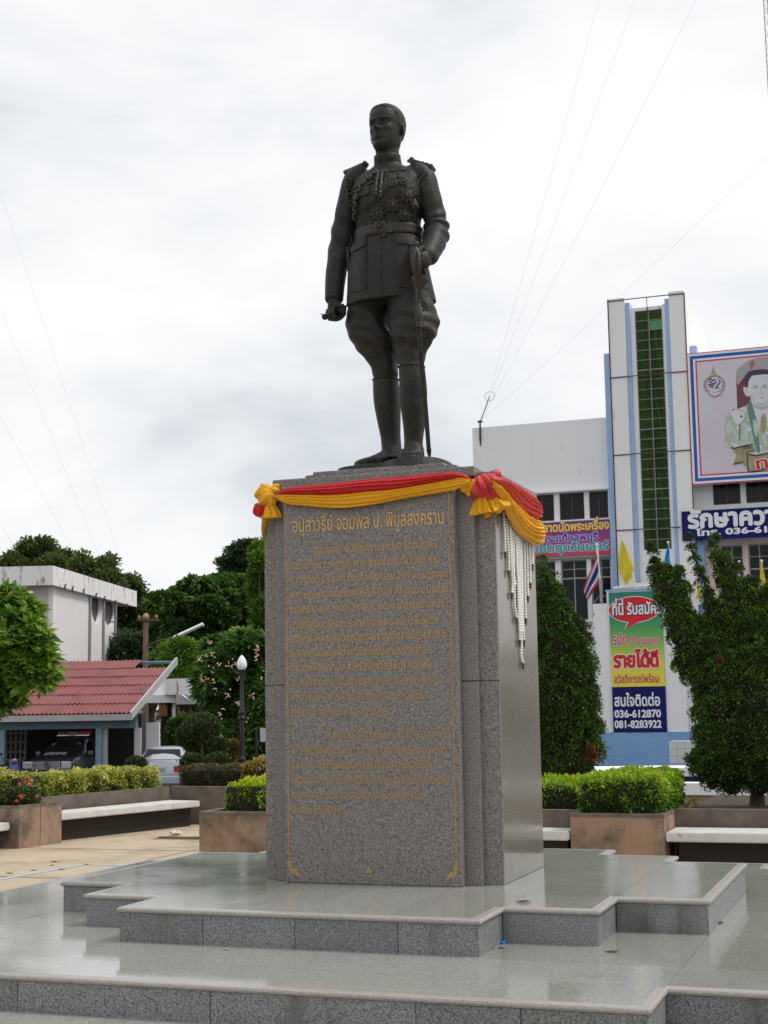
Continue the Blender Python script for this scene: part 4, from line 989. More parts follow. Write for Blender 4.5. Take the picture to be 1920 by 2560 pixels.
rt = [F('k',318,372),F('k',420,316),F('k',640,290),F('k',1000,255),F('k',1300,222),F('k',1659,194),F('m',150,134),F('m',300,150),F('m',400,182),F('m',470,225,9.93)]
mdl = [F('k',318,380),F('k',500,378),F('k',800,385),F('k',1000,382),F('k',1300,352),F('k',1659,318),F('m',150,240),F('m',300,208),F('m',400,212),F('m',470,240,9.93)]
bt = [F('k',318,420),F('k',440,480),F('k',640,500),F('k',850,520),F('k',1100,522),F('k',1400,483),F('k',1659,432),F('m',150,402),F('m',260,372),F('m',350,332),F('m',425,262)]
drape('red_drape', rt, mdl, (0,-1,0), MAT['red_cloth'], sw, 3.6, 0.018, 150, 44, 0.025, 3)
drape('yellow_drape', mdl, bt, (0,-1,0), MAT['yellow_cloth'], sw, 3.8, 0.020, 150, 48, 0.025, 5)
# left knot
KY = 9.93
def G(k, x, y, Y=KY): return on_Y(*px(k, x, y), Y) + fo
bunch('red_rosette', G('k',150,545), 0.062, 0.115, MAT['red_cloth'], sw, 7, (0.25,-0.5,0.9), 0.14, ph=1)
bunch('yellow_rosette', G('k',215,395), 0.090, 0.13, MAT['yellow_cloth'], sw, 6, (0.6,-0.55,0.35), 0.16, ph=2)
bunch('yellow_rosette', G('k',262,345), 0.062, 0.08, MAT['yellow_cloth'], sw, 5, (-0.2,-0.6,0.5), 0.2, ph=0.4)
SK = [(0.22,1.0),(0.30,0.9),(0.62,0.62),(0.85,0.3),(1.0,0.04),(0.93,0.0),(0.6,0.06),(0.05,0.1)][::-1]
bunch('yellow_tail', G('k',248,535), 0.070, 0.135, MAT['yellow_cloth'], sw, 7, (0,-0.08,1), 0.20, SK, 0.7)
mb = MB(); P = [G('k',175,600,9.99),G('k',180,680,10.03),G('k',178,760,10.05),G('k',190,880,10.06)]
P2 = [G('k',240,600,9.99),G('k',232,680,10.03),G('k',208,760,10.05),G('k',192,884,10.06)]
drape('yellow_tail', P, P2, (-0.3,-1,0), MAT['yellow_cloth'], sw, 1.6, 0.02, 24, 12, 0.015, 8)
# small tie at the right end of the front swag
bunch('yellow_tail', F('m',435,320,9.93), 0.055, 0.10, MAT['yellow_cloth'], sw, 6, (0.75,-0.25,0.75), 0.2, SK, 0.2)
bunch('red_tail', F('m',455,385,9.97), 0.05, 0.05, MAT['red_cloth'], sw, 6, (0.3,-0.4,0.8), 0.2)
# side bunting over the polished flank
s2 = empty('cloth_bunting', (-2.66, 10.5, 3.4), 0, 'red and yellow cloth bunting swept down the right-hand side of the pedestal', 'bunting', 'festive bunting on the pedestal')
fo2 = -s2.location
FX = -2.700
def Xs(x, y, X=FX): return on_X(*px('m', x, y), X) + fo2
tp = [Xs(700,205),Xs(800,198),Xs(900,240),Xs(1050,310),Xs(1200,398),Xs(1320,480),Xs(1400,562),Xs(1425,600)]
md = [Xs(700,250),Xs(800,330),Xs(950,500),Xs(1100,650),Xs(1230,760),Xs(1330,812),Xs(1400,825),Xs(1450,800)]
bo = [Xs(735,330),Xs(850,560),Xs(900,735),Xs(1000,890),Xs(1100,1020),Xs(1200,1125),Xs(1320,1200),Xs(1420,1205),Xs(1490,1150)]
md2 = md[:-1]+[Xs(1462,860)]
drape('red_drape', tp, md, (1,0,0), MAT['pink_cloth'], s2, 5.6, 0.036, 110, 84, 0.045, 12)
drape('yellow_drape', md2, bo, (1,0,0), MAT['yellow_cloth'], s2, 6.4, 0.036, 110, 84, 0.045, 17)
def G2(x, y, Y): return on_Y(*px('m', x, y), Y) + fo2
bunch('red_rosette', G2(640,335,10.00), 0.105, 0.17, MAT['pink_cloth'], s2, 8, (-0.35,-0.15,0.9), 0.15, ph=2.2)
bunch('red_rosette', G2(760,430,10.02), 0.075, 0.11, MAT['pink_cloth'], s2, 7, (-0.5,-0.3,0.8), 0.17, ph=0.5)
bunch('red_rosette', G2(770,240,10.10), 0.075, 0.12, MAT['pink_cloth'], s2, 6, (0.6,0.2,-0.5), 0.15, ph=1.5)
bunch('yellow_tail', G2(655,575,10.01), 0.098, 0.165, MAT['yellow_cloth'], s2, 8, (-0.1,-0.05,1), 0.17, SK, 0.9)
bunch('yellow_tail', G2(790,570,10.04), 0.090, 0.15, MAT['yellow_cloth'], s2, 6, (-0.45,-0.1,0.9), 0.17, SK, 2.9)
bunch('yellow_tail', G2(765,255,10.05), 0.042, 0.07, MAT['yellow_cloth'], s2, 7, (-0.5,-0.5,0.6), 0.25, ph=0.5)
# garland curtain
MAT['bead'] = mat('white_beads', (0.86,0.86,0.83), 0.5)
MAT['bead_green'] = mat('green_beads', (0.015,0.12,0.08), 0.4)
MAT['bead_red'] = mat('red_tassel', (0.25,0.02,0.025), 0.6)
gl = empty('flower_garland', (-2.70, 10.8, 3.0), 0, 'pointed curtain of white bead garlands hanging below the side bunting', 'garland')
fg = -gl.location
STR = [((252,500),(262,640),(268,850)),((285,560),(292,700),(305,900),(307,1050)),((316,600),(325,800),(333,1000),(345,1190),(340,1290)),((330,610),(340,850),(362,1150),(368,1400),(390,1550)),
       ((355,640),(358,900),(362,1110),(378,1200)),((380,660),(388,950),(402,1200),(410,1500),(424,1790)),((408,690),(418,1000),(428,1300),(438,1600),(442,1800),(438,1950),(458,2030)),
       ((438,720),(446,1000),(450,1300),(452,1550),(468,1790)),((468,740),(475,1000),(478,1250),(482,1450),(487,1560)),((495,750),(503,1000),(506,1200),(510,1320)),((523,770),(532,950),(535,1180)),((548,770),(558,870),(557,985)),
       ((395,680),(400,950),(415,1250),(425,1500),(432,1700)),((425,710),(430,950),(440,1250),(448,1500),(456,1700))]
GX = -2.705
for i, pts in enumerate(STR):
    P = [on_X(*px('g', *p), GX)+fg for p in pts]; P[0].z += 0.05
    K_ = [Vector(q) for q in smoothpath([tuple(p) for p in P], 8)]; D_ = [0]
    for a, b in zip(K_[:-1], K_[1:]): D_.append(D_[-1]+(b-a).length)
    bs = 0.0205; n = max(2, int(D_[-1]/bs)); mb = MB()
    for q in range(n):
        s_ = (q+0.5)*D_[-1]/n; j = max(0, min(len(K_)-2, int(np.searchsorted(D_, s_))-1)); u = (s_-D_[j])/max(1e-6, D_[j+1]-D_[j]); p = K_[j].lerp(K_[j+1], u)
        d = (K_[j+1]-K_[j]).normalized(); T_ = Matrix.Translation(p) @ (-d).to_track_quat('Z','Y').to_matrix().to_4x4()
        mb.lathe([(0.0055,-0.0098),(0.0102,-0.006),(0.0112,0.001),(0.0092,0.007),(0.004,0.0098)], 8, T_)
    o = mb.build('garland_strand', MAT['bead'], gl, True)
    if i < 12 and i != 4:
        e_ = P[-1]; mb = MB(); mb.ball(e_+Vector((0,0,-0.008)), (0.013,0.013,0.014), None, 10, 6); mb.build('green_bead', MAT['bead_green'], gl, True)
        mb = MB(); mb.lathe([(0.005,0.0),(0.009,-0.008),(0.009,-0.020),(0.004,-0.032),(0.002,-0.042)][::-1], 10, Matrix.Translation(e_+Vector((0,0,-0.016))), (0,0,0), 0.15, 4); mb.build('red_tassel', MAT['bead_red'], gl, True)
# ================================================================== PLAZA FURNITURE
def wall_run(mb, pts, th, z0, z1, side=1):
    """wall of thickness th along a polyline of (x, y); the thickness goes to the given side"""
    for a, b in zip(pts[:-1], pts[1:]):
        a, b = Vector(a), Vector(b); d = (b-a).normalized(); n_ = Vector((-d.y, d.x))*side*th
        mb.prism([tuple(a), tuple(b), tuple(b+n_), tuple(a+n_)], z0, z1)
def planter_box(label, x0, x1, y0, y1, h, th=0.10):
    t = empty('planter', ((x0+x1)/2, (y0+y1)/2, 0), 0, label, 'planter', 'masonry planters around the plaza'); iv = Matrix.Translation(-t.location)
    for nm, a in (('front',(x0,x1,y0,y0+th)), ('back',(x0,x1,y1-th,y1)), ('side',(x0,x0+th,y0+th+0.002,y1-th-0.002)), ('side',(x1-th,x1,y0+th+0.002,y1-th-0.002))):
        MB(iv).box(*a, 0.0, h-0.05).build('planter_wall', MAT['planter'], t)
        MB(iv).box(a[0]-0.004, a[1]+0.004, a[2]-0.004, a[3]+0.004, h-0.05, h, None, 0.006).build('planter_rim', MAT['planter_rim'], t)
    MB(iv).box(x0+th, x1-th, y0+th, y1-th, 0.0, h-0.08).build('soil_bed', MAT['soil'], t)
    return t
planter_box('brown stained planter right of the pedestal holding the clipped lime hedge', -4.22, -3.01, 18.95, 21.2, 0.68)
planter_box('orange-brown planter left of the pedestal with a bright lime shrub', -9.38, -7.9, 18.6, 20.2, 0.68)
def longwall(label, pts, th, h, side):
    c = pts[0]; t = empty('planter_wall', (c[0], c[1], 0), 0, label, 'low wall'); iv = Matrix.Translation(-t.location)
    mb = MB(iv); wall_run(mb, pts, th, 0, h-0.05, side); mb.build('wall_body', MAT['planter_rim'], t)
    mb = MB(iv); wall_run(mb, [(p[0], p[1]) for p in pts], th+0.02, h-0.05, h, side); mb.build('wall_coping', MAT['planter_rim'], t)
    return t
longwall('long weathered wall of the raised bed behind the right-hand bench', [(-3.008,19.85),(6.0,19.95)], 0.12, 0.68, 1)
longwall('short weathered wall behind the bench end at the right flank of the pedestal', [(-7.6,19.55),(-4.23,19.5)], 0.12, 0.68, 1)
MB().box(-3.0, 6.0, 20.1, 24.0, 0.0, 0.60).build('raised_bed_soil', MAT['soil'])
tag(bpy.data.objects['raised_bed_soil'], kind='structure')
longwall('mould-stained wall running behind the long left bench under the yellow hedge', [(-13.72,20.75),(-12.93,24.45)], 0.14, 0.68, 1)
longwall('mould-stained wall facing the camera at the far end of the left bench', [(-12.92,24.46),(-9.0,24.5)], 0.14, 0.68, 1)
# near-left planter block
t = empty('planter', (-13.3, 20.2, 0), 0, 'brown planter block with a dark vertical joint, between the two left benches', 'planter', 'masonry planters around the plaza'); iv = Matrix.Translation(-t.location)
A, B_, C_, D_ = (-13.05,19.75), (-12.98,20.22), (-12.90,20.72), (-13.75,20.8)
E_ = (-14.9,19.6)
for q in ([(-15.5,19.72),A,(-13.17,19.87),(-15.5,19.85)], [A,B_,(-13.10,20.24),(-13.17,19.87)], [(B_[0]+0.004,B_[1]+0.012),C_,(-13.03,20.72),(-13.10,20.25)], [C_,(-13.75,20.8),(-13.76,20.7),(-13.03,20.60)]):
    MB(iv).prism(q, 0.0, 0.60).build('planter_wall', MAT['planter'], t); MB(iv).prism(q, 0.60, 0.65).build('planter_rim', MAT['planter_rim'], t)
MB(iv).prism([(-15.4,19.85),(-13.2,19.88),(-13.1,20.6),(-15.4,20.7)], 0.0, 0.56).build('soil_bed', MAT['soil'], t)
def bench(label, poly, z, th, inset=0.10, zf=0.45):
    c = poly[0]; t = empty('stone_bench', (c[0], c[1], 0), 0, label, 'bench', 'white stone benches around the plaza'); iv = Matrix.Translation(-t.location)
    bm = bmesh.new(); vs = [bm.verts.new((p[0]-c[0], p[1]-c[1], z-th)) for p in poly]; f = bm.faces.new(vs); r = bmesh.ops.extrude_face_region(bm, geom=[f])
    for v in [g_ for g_ in r['geom'] if isinstance(g_, bmesh.types.BMVert)]: v.co.z += th
    bmesh.ops.recalc_face_normals(bm, faces=bm.faces); bmesh.ops.bevel(bm, geom=list(bm.edges), offset=0.015, segments=2, affect='EDGES')
    me = bpy.data.meshes.new('seat'); bm.to_mesh(me); bm.free(); link('seat', me, MAT['bench'], t)
    cx = sum(p[0] for p in poly)/4; cy = sum(p[1] for p in poly)/4
    bk = (Vector(poly[3])+Vector(poly[2]))/2; fr_ = (Vector(poly[0])+Vector(poly[1]))/2; sh_ = (bk-fr_)*0.24
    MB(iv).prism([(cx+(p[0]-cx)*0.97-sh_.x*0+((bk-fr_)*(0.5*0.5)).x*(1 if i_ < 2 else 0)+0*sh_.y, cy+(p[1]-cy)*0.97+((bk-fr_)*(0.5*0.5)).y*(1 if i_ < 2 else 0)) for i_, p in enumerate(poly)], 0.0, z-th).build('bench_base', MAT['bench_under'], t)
    return t
bench('white stone bench at the right edge of the photo beside the brown planter', [(-3.0,18.95),(5.5,18.98),(5.5,19.83),(-3.0,19.80)], 0.45, 0.115)
bench('short white bench end showing between the pedestal and the right planter', [(-7.5,18.95),(-4.235,18.88),(-4.235,19.48),(-7.5,19.52)], 0.45, 0.115)
bench('long white stone bench in front of the mould-stained wall at the left', [(-13.02,20.85),(-12.16,24.15),(-12.84,24.25),(-13.62,20.95)], 0.45, 0.11)
bench('white bench slab cut off by the left edge of the photo', [(-13.26,17.6),(-13.20,19.735),(-13.86,19.70),(-13.92,17.6)], 0.40, 0.12)
# open drain with a crushed pink bag
h0 = on_z(*px('8',775,236),0)
t = empty('floor_drain', h0, rad(2), 'dark sunken drain slot in the tan paving near the left planter', 'drain')
MB().box(-0.42,0.42,-0.16,0.16,0.0005,0.006).build('drain_recess', mat('dark_drain', (0.03,0.012,0.010), 0.9), t)
MB().box(-0.45,0.45,0.16,0.20,0.0005,0.02).box(-0.45,0.45,-0.20,-0.16,0.0005,0.008).build('drain_rim', MAT['pave'], t)
bg0 = on_z(*px('8',757,222),0)
mb = MB(); rr = random.Random(4)
vs = []; fs = []
for i in range(9):
    for j in range(16):
        ph_ = PI*i/8; th = 2*PI*j/16; k_ = 1+rr.uniform(-0.25,0.2); vs.append((0.11*k_*math.sin(ph_)*math.cos(th), 0.07*k_*math.sin(ph_)*math.sin(th), 0.045+0.045*k_*math.cos(ph_)))
for i in range(8):
    for j in range(16): fs.append((i*16+j,(i+1)*16+j,(i+1)*16+(j+1)%16,i*16+(j+1)%16))
mb.add(vs, fs); o = mb.build('plastic_bag', mat('pinkish_white_plastic', (0.72,0.60,0.62), 0.25, stain=(0.6,0.2,0.3), sscale=14), None, False, bg0)
tag(o, 'crumpled pinkish white plastic bag lying beside the floor drain', 'plastic bag')
# blue bottle cap and dry litter on the platforms
c = on_z(*px('9',515,690),Z2); mb = MB(); mb.lathe([(0.018,0.0),(0.019,0.003),(0.019,0.014),(0.016,0.018),(0.002,0.018)],24,None,(0,0,0),0.03,24)
o = mb.build('bottle_cap', mat('blue_plastic', (0.01,0.20,0.62), 0.35), None, True, (c.x, c.y-0.01, Z2), (0,0,0)); tag(o, 'bright blue bottle cap by the foot of the stepped platform', 'bottle cap')
MAT['dry'] = mat('dry_leaf', (0.17,0.075,0.035), 0.8, var=(0.10,0.05,0.03), vscale=60)
def dryleaf(k, x, y, z, s, label, col=None, rz=0.0):
    c = on_z(*px(k, x, y), z); mb = MB(); mb.grid(lambda u, v: (s*(u-0.5), s*0.45*(v-0.5)*math.sin(PI*min(1,u+0.02))**0.6, 0.002+(s*0.5*(v-0.5)**2+s*0.05*math.sin(5*v))*math.sin(PI*min(1,u+0.02))**0.6+s*0.10*(u-0.4)**2), 10, 4)
    o = mb.build('dry_leaf', col or MAT['dry'], None, True, c, (0,0,rz)); tag(o, label, 'dry leaf', 'dry leaves fallen on the stone')
dryleaf('9',603,511,Z1,0.10,'curled dry leaf on the top platform right of the pedestal',None,0.4)
dryleaf('9',507,710,Z2,0.05,'curled dry leaf just below the blue bottle cap',None,0.1)
dryleaf('9',467,713,Z2,0.045,'tan dry leaf left of the blue bottle cap',mat('tan_leaf',(0.38,0.20,0.07),0.8),1.0)
dryleaf('9',985,726,Z2,0.09,'thin yellow-brown leaf in the middle of the right lower platform',mat('straw_leaf',(0.40,0.22,0.06),0.8),0.3)
dryleaf('9',1452,602,Z2,0.08,'dark dry leaf at the foot of the far right platform corner',None,2.0)
dryleaf('8',42,387,0,0.11,'pair of dark dry leaves at the left edge of the tan paving',None,0.2)
dryleaf('8',145,374,0,0.09,'dark dry leaf on the tan paving above the blue line',None,0.9)
dryleaf('8',268,370,0,0.10,'dark dry leaf lying on the faded blue line',None,0.2)
dryleaf('8',235,337,0,0.10,'small dark leaf farthest up the tan paving',None,0.0)
dryleaf('8',226,352,0,0.09,'tiny dark leaf nearest the bend of the blue line',None,1.4)
dryleaf('8',978,717,Z2,0.05,'small white scrap of paper below the front of the stepped platform',mat('white_scrap',(0.7,0.7,0.7),0.7),0.2)

# ================================================================== VEGETATION
def leafmesh(name, P, Dv, L_, W_, tint, mats, parent, droop=0.15, extra=None):
    """P base points, Dv directions (n,3), L_ and W_ lengths; each leaf a folded rhombus"""
    n = len(P); Dv = Dv/np.maximum(1e-6, np.linalg.norm(Dv, axis=1, keepdims=True))
    rnd = RS.normal(size=(n,3)); up = np.tile(np.array([0,0,1.0]), (n,1)) + rnd*0.55
    S = np.cross(Dv, up); S /= np.maximum(1e-6, np.linalg.norm(S, axis=1, keepdims=True)); Nn = np.cross(S, Dv)
    L1 = L_[:,None]; W1 = W_[:,None]
    v = np.empty((n,4,3)); v[:,0] = P; mid = P + Dv*L1*0.5; v[:,1] = mid + S*W1*0.5 + Nn*W1*0.12; v[:,3] = mid - S*W1*0.5 + Nn*W1*0.12
    v[:,2] = P + Dv*L1; v[:,2,2] -= (L_*droop)
    me = bpy.data.meshes.new(name); me.vertices.add(n*4); me.loops.add(n*4); me.polygons.add(n)
    me.vertices.foreach_set('co', v.reshape(-1).astype(np.float32)); me.loops.foreach_set('vertex_index', np.arange(n*4, dtype=np.int32))
    me.polygons.foreach_set('loop_start', np.arange(0, n*4, 4, dtype=np.int32)); me.polygons.foreach_set('loop_total', np.full(n, 4, dtype=np.int32))
    me.update(calc_edges=True)
    at = me.attributes.new('tint', 'FLOAT', 'POINT'); at.data.foreach_set('value', np.repeat(np.clip(tint,0,1), 4).astype(np.float32))
    return link(name, me, mats, parent)
def unit(n):
    v = RS.normal(size=(n,3)); return v/np.linalg.norm(v, axis=1, keepdims=True)
def crown(name, blobs, ncl, per, cr_, L_, W_, mats, parent, updir=0.35, inner=0.35, droop=0.15, flat=0.7, spread=0.9, shell=(0.72,1.04), tb=0.5):
    """blobs: (centre, rx, ry, rz). clumps of leaves spread through the outer volume of each blob"""
    org = np.array(parent.location) if parent else np.zeros(3)
    ar = np.array([b[1]*b[2]+b[1]*b[3]+b[2]*b[3] for b in blobs]); pr = ar/ar.sum(); idx = RS.choice(len(blobs), ncl, p=pr)
    C = np.array([tuple(b[0]) for b in blobs])[idx]; R_ = np.array([b[1:4] for b in blobs])[idx]
    d = unit(ncl); rr = RS.uniform(shell[0], shell[1], ncl); k_ = RS.rand(ncl) < inner; rr[k_] = RS.uniform(0.3, 0.8, k_.sum())
    CP = C + d*R_*rr[:,None]; out_ = d/np.maximum(R_,1e-3); out_ /= np.linalg.norm(out_, axis=1, keepdims=True)
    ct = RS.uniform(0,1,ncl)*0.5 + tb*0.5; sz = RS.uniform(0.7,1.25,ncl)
    P = np.repeat(CP, per, axis=0); O = np.repeat(out_, per, axis=0); S_ = np.repeat(sz, per)[:,None]; n = len(P)
    u = unit(n); u[:,2] *= flat; P = P + u*cr_*S_*(RS.rand(n,1)**0.45)
    Dv = O*0.5 + u*spread + RS.normal(size=(n,3))*0.35; Dv[:,2] += updir
    t_ = np.clip(np.repeat(ct, per)*0.75 + RS.uniform(-0.2,0.3,n) , 0, 1)
    s_ = RS.uniform(0.7,1.25,n)
    return leafmesh(name, P-org, Dv, L_*s_, W_*s_, t_, mats, parent, droop)
def rosettes(name, blobs, nro, k, L_, W_, mats, parent, shell=(0.7,1.05), upb=0.6, droop=0.3):
    """leaves in whorls at branch ends, like frangipani"""
    org = np.array(parent.location); ar = np.array([b[1]*b[2]+b[1]*b[3]+b[2]*b[3] for b in blobs]); idx = RS.choice(len(blobs), nro, p=ar/ar.sum())
    C = np.array([tuple(b[0]) for b in blobs])[idx]; R_ = np.array([b[1:4] for b in blobs])[idx]; d = unit(nro)
    CP = C + d*R_*RS.uniform(shell[0], shell[1], (nro,1)); ax = d*0.8; ax[:,2] += upb; ax /= np.linalg.norm(ax, axis=1, keepdims=True)
    a = np.cross(ax, unit(nro)); a /= np.linalg.norm(a, axis=1, keepdims=True); b = np.cross(ax, a)
    P = np.repeat(CP, k, axis=0); A = np.repeat(ax, k, axis=0); an = RS.uniform(0, 2*PI, nro*k)[:,None]; tl = RS.uniform(0.15, 1.1, nro*k)[:,None]
    Dv = A*tl*0.9 + np.repeat(a,k,axis=0)*np.cos(an) + np.repeat(b,k,axis=0)*np.sin(an)
    t_ = np.clip(np.repeat(RS.uniform(0.15,0.7,nro),k)+RS.uniform(-0.15,0.3,nro*k)+0.25*(tl[:,0]-0.5),0,1); s_ = RS.uniform(0.7,1.2,nro*k)
    o = leafmesh(name, P-org+Dv*0.01, Dv, L_*s_, W_*s_, t_, mats, parent, droop); return o, CP, ax
def box_leaves(name, x0, x1, y0, y1, z0, z1, n, L_, W_, mats, parent, T=None, wob=0.05, toplight=0.0, skip_y1=True, round_=0.0, seed=0):
    """clipped hedge: leaves all over a slightly lumpy box"""
    ax_, ay, az = x1-x0, y1-y0, z1-z0; areas = np.array([ax_*ay, ax_*az, ax_*az*0.5, ay*az, ay*az]); f = RS.choice(5, n, p=areas/areas.sum()); U, V = RS.rand(n), RS.rand(n)
    P = np.zeros((n,3)); O = np.zeros((n,3))
    for q, (fx, fy, fz, nx) in enumerate(((U,V,1,(0,0,1)),(U,0,V,(0,-1,0)),(U,1,V,(0,1,0)),(0,U,V,(-1,0,0)),(1,U,V,(1,0,0)))):
        m_ = f == q
        P[m_,0] = x0+ax_*(fx[m_] if isinstance(fx,np.ndarray) else fx); P[m_,1] = y0+ay*(fy[m_] if isinstance(fy,np.ndarray) else fy); P[m_,2] = z0+az*(fz[m_] if isinstance(fz,np.ndarray) else fz); O[m_] = nx
    lump = np.array([mnoise.noise(Vector((p[0]*3.1+seed, p[1]*3.1, p[2]*3.1))) for p in P]); l2 = np.array([mnoise.noise(Vector((p[0]*9, p[1]*9+seed, p[2]*9))) for p in P])
    if round_ > 0:
        cx, cy, cz = (x0+x1)/2, (y0+y1)/2, z0+az*0.35; q = (P-[cx,cy,cz])/[ax_/2, ay/2, az*0.65]; r_ = np.linalg.norm(q, axis=1)
        P = np.array([cx,cy,cz]) + (P-[cx,cy,cz])*(1-round_ + round_/np.maximum(r_,0.3))[:,None]
        O = O*(1-round_) + q/r_[:,None]*round_
    P = P + O*(wob*(lump*1.2+l2*0.8) + RS.uniform(-0.05,0.02,n))[:,None]
    Dv = O*0.8 + RS.normal(size=(n,3))*0.6; Dv[:,2] += 0.35
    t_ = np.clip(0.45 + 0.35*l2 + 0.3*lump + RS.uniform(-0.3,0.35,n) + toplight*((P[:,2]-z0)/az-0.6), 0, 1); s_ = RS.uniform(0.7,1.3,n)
    if T is not None:
        R3 = np.array(T.to_3x3()); P = P@R3.T + np.array(T.translation); Dv = Dv@R3.T
    return leafmesh(name, P, Dv, L_*s_, W_*s_, t_, mats, parent, 0.15)
MAT['twig'] = mat('dark_twigs', (0.022,0.020,0.012), 0.95)
LM = {}
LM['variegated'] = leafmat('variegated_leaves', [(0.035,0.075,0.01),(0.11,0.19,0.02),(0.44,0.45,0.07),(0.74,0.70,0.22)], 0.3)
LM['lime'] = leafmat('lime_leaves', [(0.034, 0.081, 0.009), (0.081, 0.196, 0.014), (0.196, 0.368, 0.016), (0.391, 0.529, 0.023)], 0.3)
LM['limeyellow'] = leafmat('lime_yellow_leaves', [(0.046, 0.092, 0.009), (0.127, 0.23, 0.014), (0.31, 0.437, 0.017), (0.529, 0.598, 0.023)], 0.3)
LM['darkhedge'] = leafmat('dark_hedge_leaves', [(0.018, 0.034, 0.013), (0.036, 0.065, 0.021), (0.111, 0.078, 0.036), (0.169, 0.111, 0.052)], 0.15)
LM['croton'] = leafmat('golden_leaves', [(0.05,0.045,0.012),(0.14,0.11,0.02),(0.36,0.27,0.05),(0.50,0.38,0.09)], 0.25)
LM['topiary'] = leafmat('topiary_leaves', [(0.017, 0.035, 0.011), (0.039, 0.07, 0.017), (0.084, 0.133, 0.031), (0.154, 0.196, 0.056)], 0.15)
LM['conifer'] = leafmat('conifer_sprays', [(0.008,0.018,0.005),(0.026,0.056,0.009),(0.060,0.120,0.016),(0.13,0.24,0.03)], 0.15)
LM['conifer_old'] = leafmat('browned_sprays', [(0.10,0.03,0.012),(0.17,0.05,0.02),(0.22,0.08,0.03)], 0.1)
LM['plumeria'] = leafmat('frangipani_leaves', [(0.026, 0.065, 0.017), (0.051, 0.123, 0.026), (0.094, 0.21, 0.036), (0.203, 0.319, 0.043)], 0.3, 0.35)
LM['plumeria_near'] = leafmat('near_frangipani_leaves', [(0.037, 0.094, 0.013), (0.088, 0.2, 0.022), (0.175, 0.325, 0.037), (0.375, 0.475, 0.062)], 0.35, 0.35)
LM['broad'] = leafmat('broad_tree_leaves', [(0.022, 0.046, 0.012), (0.048, 0.106, 0.018), (0.102, 0.21, 0.028), (0.214, 0.385, 0.05)], 0.3)
LM['farolive'] = leafmat('far_tree_leaves', [(0.035, 0.052, 0.017), (0.075, 0.113, 0.029), (0.145, 0.196, 0.051), (0.246, 0.275, 0.08)], 0.3)
LM['fardark'] = leafmat('far_dark_leaves', [(0.03, 0.057, 0.03), (0.053, 0.098, 0.045), (0.09, 0.158, 0.06), (0.15, 0.232, 0.075)], 0.25)
LM['mango'] = leafmat('yellow_green_leaves', [(0.038, 0.083, 0.015), (0.083, 0.18, 0.021), (0.18, 0.33, 0.03), (0.36, 0.51, 0.045)], 0.3)
MAT['petal_red'] = mat('red_petals', (0.62,0.05,0.02), 0.6); MAT['petal_pink'] = mat('pink_petals', (0.75,0.42,0.38), 0.6, var=(0.80,0.62,0.42), vscale=5)
def hedge(name, label, cat, pts4, z0, z1, n, L_, W_, leaf, group=None, **kw):
    """pts4: origin, direction end, depth in metres"""
    a, b, dep = Vector(pts4[0]), Vector(pts4[1]), pts4[2]; d = b-a; ln = d.length; ang = math.atan2(d.y, d.x)
    t = empty(name, (a.x, a.y, z0), ang, label, cat, group)
    box_leaves('foliage', 0, ln, 0, dep, 0, z1-z0, n, L_, W_, LM[leaf], t, **kw)
    MB().box(0.05, ln-0.05, 0.05, dep-0.05, 0.0, z1-z0-0.07).build('branches', MAT['twig'], t)
    return t
def puffs(name, circles, D, thick, npf, per, L_, W_, mats, parent, pr_=0.07):
    """upright conifer foliage: rounded tufts over a body described by circles (px x, y, r) at depth D"""
    B_ = []
    for (x, y, r) in circles:
        c = at_D(x, y, D); rm_ = max(0.6*r, r-8.0)*D/FPX; B_.append((c, rm_))
    org = np.array(parent.location); w_ = np.array([(b[1]+4*D/FPX)**2 for b in B_]); idx = RS.choice(len(B_), npf, p=w_/w_.sum())
    C = np.array([tuple(b[0]) for b in B_]); R_ = np.array([b[1] for b in B_]); d = unit(npf); d[:,2] = d[:,2]*0.8+0.12
    dy = RS.uniform(-0.2,0.2,npf)*thick
    CP = C[idx] + d*(R_[idx]*RS.uniform(0.82,1.05,npf))[:,None]*np.array([1,1,1.0])
    # drop tufts buried inside other lumps
    keep = np.ones(npf, bool)
    for c, r in zip(C, R_):
        keep &= ~(np.linalg.norm(CP-c, axis=1) < r*0.80)
    CP, d = CP[keep], d[keep]; n0 = len(CP); ps = np.minimum(RS.uniform(0.6,1.3,n0)*pr_, R_[idx][keep]*0.9+2.5*D/FPX)
    u = unit(n0*per); P = np.repeat(CP, per, axis=0); DD = np.repeat(d, per, axis=0); pp = np.repeat(ps, per)[:,None]
    u = u + DD*0.55; u[:,2] += 0.30; u /= np.linalg.norm(u, axis=1, keepdims=True)
    base = P + u*pp*RS.uniform(0.45,0.85,(len(P),1)); Dv = u + RS.normal(size=u.shape)*0.35; Dv[:,2] += 0.25
    tq = np.clip(0.35 + 0.45*(u*DD).sum(1) + np.repeat(RS.uniform(-0.4,0.3,n0),per) + RS.uniform(-0.15,0.2,len(P)), 0, 1); s_ = RS.uniform(0.7,1.3,len(P))  # outward needles tinted lighter, inner ones darker: lit tips painted into the tint
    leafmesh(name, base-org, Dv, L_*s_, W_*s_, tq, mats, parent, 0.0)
    mb = MB()
    for c, r in B_:
        if r > 11*D/FPX: mb.ball(Vector(c)-Vector(org), r*0.84, None, 10, 7)
    mb.build('inner_branches', MAT['twig'], parent, True)

